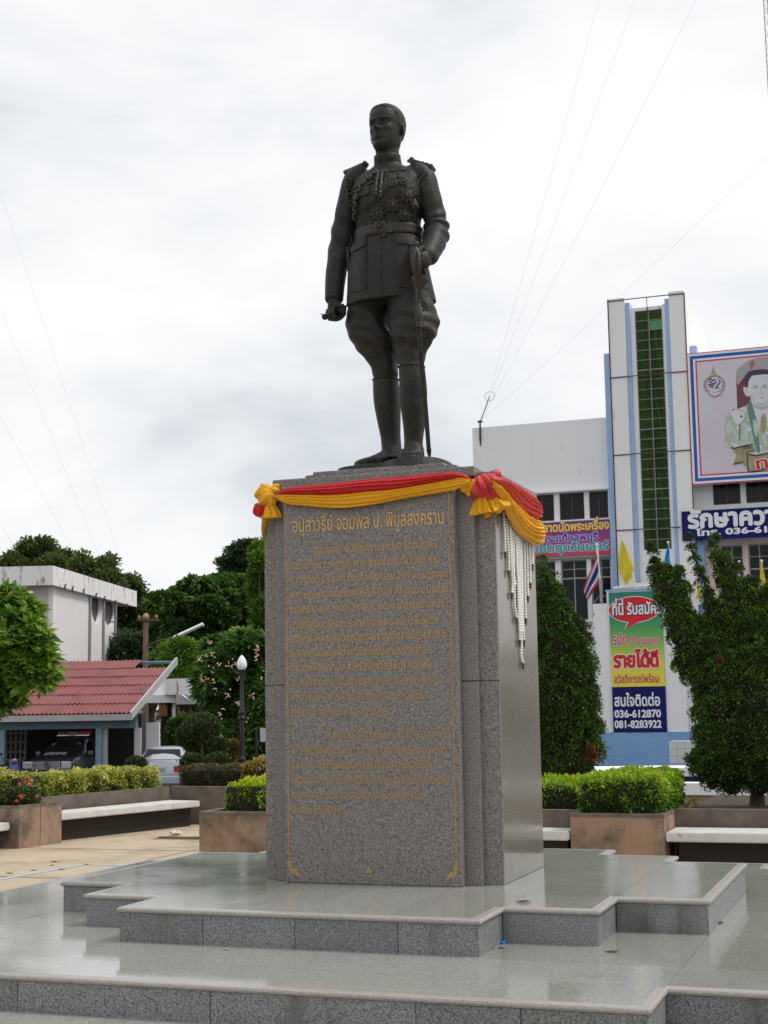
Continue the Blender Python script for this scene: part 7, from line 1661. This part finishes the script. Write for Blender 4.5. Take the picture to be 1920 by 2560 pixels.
# ---- carport
YE = 43.5
ec = onL(326, 1786, YE); zE = ec.z; xE = ec.x
tr = onLx(438, 1652, xE); yRg, zRg = tr.y, tr.z
cp, ic = LBroot('carport', xE-5, YE+2, 'open carport with a red corrugated roof and dark interior, at the left'); slope = (zRg-zE)/(yRg-YE); ang = math.atan(slope); runL = math.hypot(zRg-zE, yRg-YE)
RT_ = Matrix.Translation((xE, YE, zE+0.02)) @ Matrix.Rotation(ang, 4, 'X')     # roof frame: x to the right, y up the slope
nrow, pit = 6, runL/6; shw = 0.56; wave = 0.14
def sheet():
    nx = 32; vs = []; fs = []
    for j, yy in enumerate((-0.05, pit*0.5, pit+0.03)):
        for i in range(nx+1):
            x = shw*1.03*i/nx; z = 0.020*math.cos(2*PI*x/wave) + 0.020 + (0.028 if j == 0 else (0.014 if j == 1 else 0.0)); vs.append((x, yy, z))
    for j in range(2):
        for i in range(nx): a = j*(nx+1)+i; fs.append((a, a+1, a+nx+2, a+nx+1))
    n0 = len(vs)
    for i in range(nx+1): v = vs[i]; vs.append((v[0], v[1]+0.001, v[2]-0.012))
    for i in range(nx): fs.append((i, n0+i, n0+i+1, i+1))
    me = bpy.data.meshes.new('roof_sheet'); me.from_pydata(vs, [], fs); me.update(); me.materials.append(MAT['roof']); return me
sh = sheet(); rr = random.Random(2)
shades = [sh]
for cc in ((0.14,0.027,0.028),(0.19,0.042,0.040)):
    s2_ = sh.copy(); s2_.materials.clear(); s2_.materials.append(mat('red_roof_sheet_tone', cc, 0.6, var=(0.20,0.055,0.05), vscale=2.2, vamt=0.6, stain=(0.42,0.27,0.24), sscale=6, samt=(0.68,0.78))); shades.append(s2_)
ncol = 17
for r_ in range(nrow):
    for c_ in range(ncol):
        if r_ == nrow-1 and c_ < 2: continue
        T = ic @ RT_ @ Matrix.Translation((-(c_+1)*shw-0.03, r_*pit, rr.uniform(-0.004,0.008))) @ Matrix.Rotation(rad(rr.uniform(-0.5,0.5)), 4, 'Z')
        o = link('roof_sheet', rr.choice(shades), None, cp); o.matrix_local = T
T_ = ic @ RT_
MB(T_).box(-10, 0.02, 0.0, runL, -0.06, -0.02).build('roof_deck', MAT['dark_in'], cp) if False else None
mb = MB(T_)
for r_ in range(nrow+1): mb.box(-9.6, 0.0, r_*pit-0.04 + (0.05 if r_ == 0 else 0), r_*pit+0.03, -0.11, -0.03)
mb.build('purlin', MAT['tealpost'], cp)
MB(T_).box(0.0, 0.06, -0.08, runL+0.12, -0.17, 0.075).build('barge_board', MAT['fascia'], cp)
MB(ic).box(xE-9.8, xE+0.05, YE-0.07, YE-0.03, zE-0.17, zE+0.015).build('eave_fascia', MAT['fascia'], cp)
zf = zE-0.19
MB(ic).box(xE-9.8, xE+0.10, YE+0.25, YE+0.37, zf-0.22, zf+0.05).build('front_beam', MAT['teal'], cp)
for (p0, p1, m_, yo) in ((0,12,'tealpost',0.0),(240,255,'tealpost',0.0),(256,268,'fascia',0.12),(340,352,'fascia',0.1)):
    a, b = onL(p0,1850,YE+0.3+yo), onL(p1,1850,YE+0.3+yo); MB(ic).box(a.x, b.x, YE+0.25+yo, YE+0.25+yo+(b.x-a.x), GRZ, zf-0.222).build('post', MAT[m_], cp)
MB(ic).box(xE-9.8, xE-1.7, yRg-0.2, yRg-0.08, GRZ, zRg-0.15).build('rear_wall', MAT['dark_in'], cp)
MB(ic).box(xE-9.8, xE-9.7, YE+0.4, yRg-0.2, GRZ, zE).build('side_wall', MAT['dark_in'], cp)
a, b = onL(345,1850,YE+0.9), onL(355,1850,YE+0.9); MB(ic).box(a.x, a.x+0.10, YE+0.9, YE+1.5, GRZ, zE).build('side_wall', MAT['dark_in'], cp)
# breeze-block screen inside, left
a, b = onL(4,1810,YE+2.6), onL(62,1895,YE+2.6); mb = MB(ic); bw = (b.x-a.x)/5
for i in range(6): mb.box(a.x+i*bw-0.03, a.x+i*bw+0.03, YE+2.6, YE+2.7, GRZ, a.z)
for j in range(8): zz = GRZ+(a.z-GRZ)*j/7; mb.box(a.x-0.03, b.x+0.03, YE+2.605, YE+2.695, zz-0.03, zz+0.03)
o = mb.build('block_screen', mat('grey_block',(0.16,0.15,0.14),0.9), cp); o['kind'] = 'stuff'
# ---- white two-storey building
YU = 58.0
c1 = onL(133, 1414, YU); c2 = onL(137, 1462, YU); xc = c1.x; zt_ = c1.z; zs_ = c2.z
far = onLx(342, 1486, xc); yf = far.y
wb, iw = LBroot('white_building', xc-5, YU+1, 'two-storey white building with a deep mould-streaked flat roof edge, at the left')
MB(iw).box(xc-14, xc, YU, YU+0.25, zs_, zt_).build('roof_fascia', MAT['white_dirty'], wb); MB(iw).box(xc-0.25, xc, YU+0.252, yf, zs_, zt_).build('roof_fascia', MAT['white_dirty'], wb)
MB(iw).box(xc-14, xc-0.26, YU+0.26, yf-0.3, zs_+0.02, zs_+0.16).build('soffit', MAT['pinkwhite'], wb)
w0 = onL(133, 1480, YU+0.75); xwl = w0.x; ywf = YU+0.75
ye1 = onLx(292, 1560, xwl).y
zg = 2.0
# side wall with two scalloped recesses
ypx = [onLx(x, 1560, xwl).y for x in (222, 227, 256, 259, 286, 292)]
def sidewall(y0, y1, scallop=False):
    P = [(y0,GRZ),(y1,GRZ),(y1,zs_+0.02)]
    if scallop:
        a_, b_ = y0+0.08, y1-0.08; zc_ = onLx(240,1500,xwl).z; zl_ = onLx(241,1559,xwl).z; zl_ = zs_ - (zs_-zl_)*1.0
        P.append((b_, zs_+0.02)); n_ = 20
        for q in range(n_+1): an = PI*q/n_; P.append(((a_+b_)/2+(b_-a_)/2*math.cos(an), zs_-0.35-(zs_-0.35-zl_)*math.sin(an)))
        P.append((a_, zs_+0.02))
    P.append((y0,zs_+0.02))
    n = len(P); vs = [(xwl,p[0],p[1]) for p in P]+[(xwl-0.2,p[0],p[1]) for p in P]
    fs = [tuple(range(n)), tuple(range(2*n-1,n-1,-1))]+[(i,n+i,n+(i+1)%n,(i+1)%n) for i in range(n)]
    o = MB(iw).add(vs, fs).build('side_wall', MAT['pinkbright'], wb); orient_out(o.data)
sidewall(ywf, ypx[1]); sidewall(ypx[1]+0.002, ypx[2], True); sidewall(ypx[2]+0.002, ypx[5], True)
MB(iw).box(xwl-0.32, xwl-0.24, ypx[1]-0.3, ypx[5], GRZ, zs_).build('recess_back', mat('dark_grey_recess',(0.12,0.11,0.115),0.9), wb)  # wall behind the scallops is itself dark grey
for y_ in (ypx[0], ypx[2], ypx[4]): MB(iw).tube([(xwl+0.06,y_,GRZ),(xwl+0.06,y_,zs_-0.02)], 0.06, 8).build('downpipe', MAT['steel'], wb)
xr1 = onL(62,1500,ywf).x; xr2 = onL(33,1500,ywf-0.5).x
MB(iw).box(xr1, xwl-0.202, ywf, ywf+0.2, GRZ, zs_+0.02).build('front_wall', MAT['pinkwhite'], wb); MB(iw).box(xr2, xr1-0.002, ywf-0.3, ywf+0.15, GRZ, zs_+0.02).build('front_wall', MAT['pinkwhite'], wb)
xr3 = onL(21,1500,ywf-0.6).x
MB(iw).box(xr3, xr2-0.002, ywf-0.55, ywf-0.35, GRZ, zs_-0.0).build('window_jamb', MAT['white'], wb)
f_ = MB(iw).box(xr3-2.6, xr3-0.002, ywf-0.5, ywf-0.42, zs_-2.0, zs_-0.02).build('window', MAT['frame_br'], wb)
for q in range(4): MB(iw).box(xr3-2.5+q*0.63, xr3-1.95+q*0.63, ywf-0.515, ywf-0.505, zs_-1.9, zs_-0.1).build('pane', MAT['win'], f_)
MB(iw).box(xr3-0.40, xr3-0.30, ywf-0.53, ywf-0.516, zs_-2.0, zs_-0.02).build('window_mullion', MAT['white'], wb)
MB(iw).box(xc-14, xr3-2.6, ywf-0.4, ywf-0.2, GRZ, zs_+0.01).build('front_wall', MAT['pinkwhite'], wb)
rr = random.Random(9)
for (x, y) in ((162,1465),(181,1470),(209,1476),(240,1487),(261,1495),(288,1504),(316,1513),(37,1455)):
    p = onLx(x, y, xc+0.03) if x > 140 else onL(x, y, YU-0.03)
    MB(iw).tube([p+Vector((0,0,-0.16)), p+Vector((0.02,0,0.05)), p+Vector((0.02,0.14,0.08))], 0.03, 5).build('eave_hook', MAT['black'], wb)
# ---- low canopy building right of the carport
YC = 52.5
q0 = onL(416, 1697, YC); q1 = onL(496, 1706, YC); q2 = onL(418, 1737, YC)
cb, ik = LBroot('canopy_building', q0.x, YC+1, 'low white concrete canopy with mould streaks beside the carport roof')
MB(ik).box(q0.x, q1.x, YC, YC+0.2, q2.z, q0.z).build('canopy_fascia', MAT['white_dirty'], cb)
l0 = onL(368, 1720, YC+2.5)
P = [(q0.x,YC),(q0.x,YC+0.2),(l0.x,YC+3.0),(l0.x-0.3,YC+3.0)]
MB(ik).prism(P, q2.z, q0.z-0.01).build('canopy_fascia', MAT['white'], cb)
MB(ik).prism([(q0.x-1.6,YC+0.2),(q1.x+0.05,YC+0.2),(q1.x+0.05,YC+3.4),(q0.x-1.6,YC+3.4)], q2.z-0.28, q2.z-0.003).build('canopy_slab', MAT['white'], cb)
b0_, b1_ = onL(441,1745,YC), onL(504,1760,YC); MB(ik).box(b0_.x, b1_.x, YC-0.03, YC+0.18, b1_.z, q2.z-0.005).build('lower_beam', MAT['grey_shade'], cb)
z_u = onL(400,1806,47.4).z
xa, xb, xd = onL(358,1850,47.4).x, onL(398,1850,47.4).x, onL(425,1850,YC+0.8).x
MB(ik).box(xa-0.3, xb, 47.4, 47.5, GRZ, z_u).build('white_screen_wall', MAT['white'], cb); MB(ik).box(xa-2.4, xa-0.302, 47.42, 47.5, GRZ, z_u+0.25).build('store_wall', MAT['dark_in'], cb); MB(ik).box(xb+0.003, xd, YC+1.0, YC+1.1, GRZ, z_u+0.3).build('tan_wall', mat('olive_tan_wall',(0.20,0.15,0.08),0.9), cb)
MB(ik).box(xa-0.6, xd, YC+0.95, YC+0.99, z_u+0.02, q2.z-0.29).build('dark_opening', MAT['dark_in'], cb); 
MB(ik).box(onL(425,1800,YC).x, onL(430,1800,YC).x, YC+0.4, YC+0.6, onL(430,1822,YC).z, q2.z-0.29).build('post', MAT['white'], cb)
MB(ik).tube([onL(474,1737,YC-0.05), onL(472,1750,YC-0.05), onL(455,1738,YC-0.05)], 0.035, 6).build('drain_pipe', MAT['white'], cb)
# orange building glimpsed behind
a, b = onL(428,1752,57), onL(640,1815,57)
ob, io = LBroot('orange_building', a.x, 57, 'orange rendered building glimpsed under the canopy and behind the frangipani')
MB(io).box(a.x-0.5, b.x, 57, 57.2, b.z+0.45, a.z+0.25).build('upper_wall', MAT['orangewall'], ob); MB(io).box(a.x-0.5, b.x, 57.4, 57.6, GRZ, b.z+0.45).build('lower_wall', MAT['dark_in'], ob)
MB(io).box(onL(492,1740,57).x, b.x, 56.7, 56.98, a.z+0.02, a.z+0.12).build('eave', MAT['tanwall'], ob)
# ---- utility pole with a street light arm
p = at_D(363, 1800, 60); t = empty('utility_pole', (p.x, p.y, GRZ), 0, 'weathered brown utility pole behind the carport roof', 'utility pole'); o_ = t.location
topz = at_D(367,1540,60).z-GRZ; dxx = at_D(367,1540,60)-at_D(363,1640,60)
MB().tube([(0,0,0),(0,0,topz)], [0.15,0.10], 10).build('shaft', MAT['concrete_pole'], t)
A_ = Vector((0,0,at_D(367,1549,60).z-GRZ)); mb = MB(); mb.tube([A_+Vector((-0.35,-0.1,0.02)), A_+Vector((0.65,-0.1,-0.02))], 0.07, 6); mb.build('crossarm', MAT['rust'], t)
for x in (-0.25, 0.05, 0.55): MB().lathe([(0.03,0),(0.07,0.03),(0.05,0.07),(0.06,0.10),(0.02,0.14)],8,Matrix.Translation(A_+Vector((x,-0.1,0.07)))).build('insulator', MAT['tanwall'], t)
MB().ball((0,0,topz), (0.14,0.14,0.16)).build('pole_cap', MAT['tanwall'], t, True)
l0 = at_D(*px('5',905,668),60)-o_; l1 = at_D(*px('5',1062,620),60)-o_; l2 = at_D(*px('5',1240,538),60)-o_
MB().tube([Vector((0,0,l0.z)), l0.lerp(l1,0.5)+Vector((0,0,0.06)), l1], 0.035, 6).build('lamp_arm', MAT['rust'], t)
MB().tube([l1, l2], [(0.13,0.08),(0.13,0.08)], 8).build('lamp_housing', MAT['white'], t)
# ---- garden lamp post
p = at_D(605, 1800, 33); t = empty('garden_lamp', (p.x, p.y, GRZ), 0, 'black garden lamp post with a white flame-shaped globe', 'street lamp'); z_ = lambda y: at_D(605, y, 33).z-GRZ
k_ = 33/FPX
MB().lathe([(0.09,0.0),(0.13,0.02),(0.13,0.10),(0.105,0.14),(0.10,0.30),(0.11,0.32),(0.075,0.36),(0.065,z_(1905)),(0.085,z_(1902)),(0.085,z_(1896)),(0.060,z_(1890))],20).build('base', MAT['black'], t, True)
MB().lathe([(0.055,z_(1890)),(0.052,z_(1800)),(0.075,z_(1797)),(0.075,z_(1793)),(0.05,z_(1790)),(0.07,z_(1784)),(0.07,z_(1778)),(0.048,z_(1774)),(0.044,z_(1700)),(0.07,z_(1682)),(0.085,z_(1674))],20).build('shaft', MAT['black'], t, True)
gm_ = mat('white_opal_glass', (0.80,0.80,0.82), 0.25); gm_.node_tree.nodes['Principled BSDF'].inputs['Subsurface Weight'].default_value = 0.15
MB().lathe([(0.075,z_(1673.5)),(0.105,z_(1669)),(0.117,z_(1662)),(0.108,z_(1654)),(0.078,z_(1646)),(0.035,z_(1640)),(0.008,z_(1637))],28).build('globe', gm_, t, True)
# ================================================================== VEHICLES
def carloft(st_, mats, name, parent, nseg=9):
    """st_: (y, zb, zw, zs, wb, ww, ws, zc): lower edge, waist and shoulder half widths, centre height; mirrored section"""
    rings_ = []
    for (y, zb, zw, zt, wb_, ww, wt) in st_:
        R_ = [(0,zb),(wb_*0.9,zb),(wb_,zb+0.05),(ww,zw*0.5+zb*0.5),(ww,zw),(ww*0.985,zw+0.02),(wt+(ww-wt)*0.08,zt-0.06),(wt*0.9,zt-0.01),(wt*0.5,zt+0.015),(0,zt+0.02)]
        full = [(x,z) for x,z in R_] + [(-x,z) for x,z in R_[-2:0:-1]]
        rings_.append([Vector((x,y,z)) for x,z in full])
    mb = MB(); loftrings(mb, rings_); o = mb.build(name, mats, parent, True); orient_out(o.data); return o
def wheel(t, x, y, r=0.32, w_=0.2):
    o = MB().lathe([(r*0.62,-w_/2),(r*0.95,-w_/2),(r,-w_/2+0.03),(r,w_/2-0.03),(r*0.95,w_/2),(r*0.62,w_/2)],24,Matrix.Translation((x,y,r)) @ Matrix.Rotation(PI/2,4,'Y')).build('wheel', MAT['black'], t, True)
    MB().lathe([(0.03,-w_/2+0.02),(r*0.6,-w_/2+0.02),(r*0.6,w_/2-0.02),(0.03,w_/2-0.02)],20,Matrix.Translation((x,y,r)) @ Matrix.Rotation(PI/2,4,'Y')).build('rim', MAT['steel'], o, True)
silver = mat('silver_car_paint', (0.42,0.46,0.52), 0.28, 0.55, coat=0.5); glassd = mat('dark_car_glass', (0.006,0.006,0.008), 0.15, spec=0.3); chrome = mat('chrome', (0.7,0.7,0.72), 0.12, 1.0); redl = mat('red_tail_light', (0.50,0.015,0.02), 0.2)
# silver sedan, seen from behind; local +y points forward (away from the camera)
DS = 43.0; p = at_D(392, 1860, DS); t = empty('parked_car', (p.x, p.y, GRZ), YAW+rad(-3), 'silver sedan parked tail first behind the hedge, with a red tail light', 'car'); S_ = Matrix.Scale(0.90, 4); t.scale = (1.0,0.92,0.92)
carloft([(0.0,0.30,0.70,0.84,0.70,0.78,0.62),(0.04,0.22,0.80,0.96,0.80,0.85,0.70),(0.25,0.20,0.86,1.00,0.82,0.87,0.72),(0.7,0.20,0.90,1.02,0.84,0.88,0.74),(3.0,0.20,0.90,0.98,0.84,0.88,0.74),(3.9,0.22,0.80,0.90,0.82,0.86,0.70),(4.4,0.30,0.62,0.74,0.74,0.80,0.60),(4.5,0.34,0.55,0.62,0.66,0.72,0.5)], silver, 'body', t)
carloft([(0.62,0.93,0.96,0.985,0.72,0.74,0.70),(1.25,0.93,1.08,1.37,0.70,0.72,0.56),(1.5,0.93,1.10,1.415,0.70,0.72,0.57),(2.4,0.93,1.10,1.42,0.70,0.72,0.57),(3.25,0.93,0.96,1.0,0.70,0.72,0.66)], silver, 'cabin', t)
def quadplate(name, P, th, m_, parent, n_=None):
    P = [Vector(p_) for p_ in P]; nn = n_ or (P[1]-P[0]).cross(P[2]-P[0]).normalized(); k = len(P); mb = MB(); mb.add([p_+nn*th for p_ in P]+[p_-nn*0.01 for p_ in P], [tuple(range(k)), tuple(range(2*k-1,k-1,-1))]+[(i,k+i,k+(i+1)%k,(i+1)%k) for i in range(k)]); o = mb.build(name, m_, parent); orient_out(o.data); return o
rn = Vector((0,-1,1.55)).normalized()
quadplate('rear_window', [(-0.60,0.72,1.015),(0.60,0.72,1.015),(0.49,1.16,1.345),(-0.49,1.16,1.345)], 0.012, glassd, t, Vector((0,-0.62,0.80)).normalized())
MB().box(-0.62,0.62,-0.02,0.14,1.045,1.075,None,0.012).box(-0.60,-0.56,0.02,0.12,0.98,1.05).box(0.56,0.60,0.02,0.12,0.98,1.05).build('rear_spoiler', silver, t); MB().box(-0.42,0.42,-0.035,-0.018,1.05,1.068).build('brake_light', redl, t)
for s_ in (-1,1): MB().box(min(s_*0.50,s_*0.82),max(s_*0.50,s_*0.82),-0.025,0.12,0.66,0.86,None,0.03).build('tail_light', redl, t)
MB().box(-0.25,0.25,-0.012,0.02,0.66,0.78).build('number_plate', mat('grey_plate',(0.30,0.36,0.40),0.5), t); MB().box(-0.35,0.35,-0.02,0.01,0.80,0.825).build('trim_strip', chrome, t); MB().torus((0,-0.01,0.90),0.035,0.008,Matrix.Translation((0,-0.0,0)) ,14,5).build('badge', chrome, t)
MB().box(-0.84,0.84,-0.06,0.10,0.28,0.55,None,0.04).build('bumper', silver, t)
for x in (-0.74,0.74):
    for y in (0.85,3.6): wheel(t, x, y, 0.30)
# dark pickup with light bar inside the carport; local -y is the front
DP = 44.8; p = at_D(117, 1900, DP); t = empty('pickup_truck', (p.x, p.y, GRZ), YAW+rad(-9), 'dark grey rescue pickup with a red roof light bar parked inside the carport', 'pickup truck'); t.scale = (0.93,0.93,0.93)
dk = mat('dark_grey_car_paint', (0.07,0.08,0.095), 0.3, 0.4, coat=0.4); dks = mat('grey_side_paint', (0.16,0.17,0.19), 0.35, 0.4, coat=0.3)
carloft([(0.0,0.45,0.80,0.92,0.72,0.80,0.70),(0.08,0.38,0.88,1.02,0.80,0.86,0.76),(0.5,0.36,0.96,1.10,0.84,0.88,0.78),(1.35,0.36,1.02,1.18,0.85,0.89,0.80),(1.5,0.36,1.02,1.18,0.85,0.89,0.80),(3.0,0.36,1.02,1.12,0.85,0.89,0.80),(3.1,0.36,1.02,1.10,0.85,0.89,0.84),(4.8,0.40,1.05,1.12,0.83,0.88,0.84),(4.9,0.45,1.0,1.08,0.8,0.85,0.8)], dk, 'body', t)
carloft([(1.25,1.10,1.13,1.17,0.78,0.80,0.74),(1.95,1.10,1.25,1.64,0.76,0.78,0.60),(2.2,1.10,1.27,1.70,0.76,0.78,0.62),(2.95,1.10,1.27,1.69,0.76,0.78,0.62),(3.1,1.10,1.20,1.50,0.74,0.77,0.60)], dk, 'cabin', t)
quadplate('windscreen', [(-0.70,1.36,1.19),(0.70,1.36,1.19),(0.56,1.93,1.61),(-0.56,1.93,1.61)], 0.02, glassd, t, Vector((0,-0.62,0.80)).normalized())
for s_ in (-1,1):
    quadplate('side_window', [(s_*0.79,1.65,1.20),(s_*0.79,2.35,1.20),(s_*0.66,2.35,1.60),(s_*0.68,2.02,1.60)], 0.012, glassd, t, Vector((s_,0,0.3)).normalized())
    MB().box(min(s_*0.50,s_*0.84),max(s_*0.50,s_*0.84),-0.03,0.16,0.74,0.98,None,0.04).build('headlight', mat('headlight_glass',(0.55,0.57,0.60),0.1,0.3), t)
    MB().box(min(s_*0.84,s_*1.02),max(s_*0.84,s_*1.02),1.50,1.60,1.14,1.28,None,0.03).build('mirror', dks, t)
    MB().lathe([(0.16,0),(0.16,0.004),(0.002,0.004)],20,Matrix.Translation((s_*0.885,2.2,0.78)) @ Matrix.Rotation(s_*PI/2,4,'Y')).build('door_emblem', mat('door_emblem_red',(0.30,0.05,0.05),0.5), t)
MB().box(-0.48,0.48,-0.05,0.05,0.70,0.98,None,0.02).build('grille', dks, t)
mb = MB()
for z in (0.735,0.80,0.865,0.93): mb.box(-0.44,0.44,-0.075,-0.052,z-0.012,z+0.012)
mb.box(-0.48,-0.45,-0.07,-0.05,0.70,0.98).box(0.45,0.48,-0.07,-0.05,0.70,0.98).box(-0.02,0.02,-0.07,-0.053,0.70,0.98); mb.build('grille_bar', chrome, t)
MB().box(-0.88,0.88,-0.14,0.10,0.40,0.66,None,0.05).build('bumper', dks, t)
MB().box(-0.58,0.58,2.35,2.62,1.76,1.80).build('light_bar_base', chrome, t); MB().box(-0.56,-0.18,2.36,2.61,1.80,1.93,None,0.03).box(0.18,0.56,2.36,2.61,1.80,1.93,None,0.03).build('light_bar', redl, t); MB().box(-0.17,0.17,2.37,2.60,1.80,1.90).build('siren_speaker', MAT['steel'], t)
hood_T = Matrix.Translation((-0.36,0.55,1.17)) @ Matrix.Rotation(rad(13),4,'X'); text('hood_lettering', 'ศูนย์', hood_T, 0.42, INK['white'], t, 0.06, width=0.72) if False else text('hood_lettering', 'สห', Matrix.Translation((0,0,0.012)) @ hood_T, 0.55, INK['white'], t, 0.06, width=0.78)
WT = Matrix.Translation((-0.52,1.70,1.475)) @ Matrix.Rotation(rad(38),4,'X'); text('windscreen_lettering', 'สายตรวจอาสา', WT, 0.15, INK['white'], t, 0.06, width=1.04)
for x in (-0.78,0.78):
    for y in (0.85,3.85): wheel(t, x, y, 0.36, 0.22)
# motor scooter at the left inside the carport and one behind the lamp
def scooter(label, x, y, D, rz, col):
    p = at_D(x, y, D); t = empty('motorcycle', (p.x, p.y, GRZ), rz, label, 'motorcycle', 'parked motorcycles')
    for yy in (-0.6, 0.62):
        o = MB().torus((0,0,0),0.25,0.05,Matrix.Translation((0,yy,0.30)) @ Matrix.Rotation(PI/2,4,'Y'),24,8).build('wheel', MAT['black'], t, True); MB().lathe([(0.02,-0.03),(0.19,-0.01),(0.19,0.01),(0.02,0.03)],16,Matrix.Translation((0,yy,0.30)) @ Matrix.Rotation(PI/2,4,'Y')).build('rim', MAT['steel'], o)
    MB().tube([(0,-0.58,0.34),(0,-0.45,0.75),(0,-0.36,1.0)], [(0.10,0.05),(0.16,0.08),(0.13,0.06)], 12).build('front_fairing', col, t, True)
    MB().tube([(-0.32,-0.34,1.04),(0,-0.36,1.0),(0.32,-0.34,1.04)], 0.02, 8).build('handlebar', MAT['black'], t); MB().ball((0,-0.46,0.98),(0.10,0.07,0.08)).build('headlight', mat('lamp_lens',(0.12,0.12,0.13),0.1), t, True)
    MB().tube([(0,-0.35,0.55),(0,0.0,0.42),(0,0.4,0.55),(0,0.75,0.72)], [(0.08,0.06),(0.13,0.10),(0.15,0.12),(0.06,0.05)], 12).build('frame_cover', col, t, True); MB().tube([(0,-0.05,0.76),(0,0.25,0.80),(0,0.6,0.84)], [(0.10,0.04),(0.14,0.05),(0.10,0.04)], 12).build('seat', MAT['black'], t, True)
    for s_ in (-1,1): MB().tube([(s_*0.33,-0.34,1.05),(s_*0.36,-0.33,1.18)], 0.008, 5).ball((s_*0.37,-0.33,1.20),(0.06,0.015,0.045)).build('mirror', MAT['black'], t, True)
bluep_ = mat('blue_fairing',(0.03,0.05,0.18),0.3)
scooter('motorcycle with a dark blue and white fairing at the left edge inside the carport', 22, 1900, 43.9, YAW+rad(35), bluep_)
scooter('motorcycle parked beside the left flank of the pedestal, behind the golden hedge', 648, 1900, 38, YAW+rad(60), bluep_)
p = at_D(655, 1845, 39); t = empty('notice_board', (p.x, p.y, GRZ), YAW, 'small pale board on a post beside the left flank of the pedestal', 'notice board')
MB().box(-0.05,0.35,0,0.03,p.z-GRZ-0.10,p.z-GRZ+0.26).build('board', MAT['grey_shade'], t); MB().tube([(-0.15,0.04,0),(-0.15,0.04,p.z-GRZ+0.3)], 0.03, 6).build('post', MAT['black'], t)
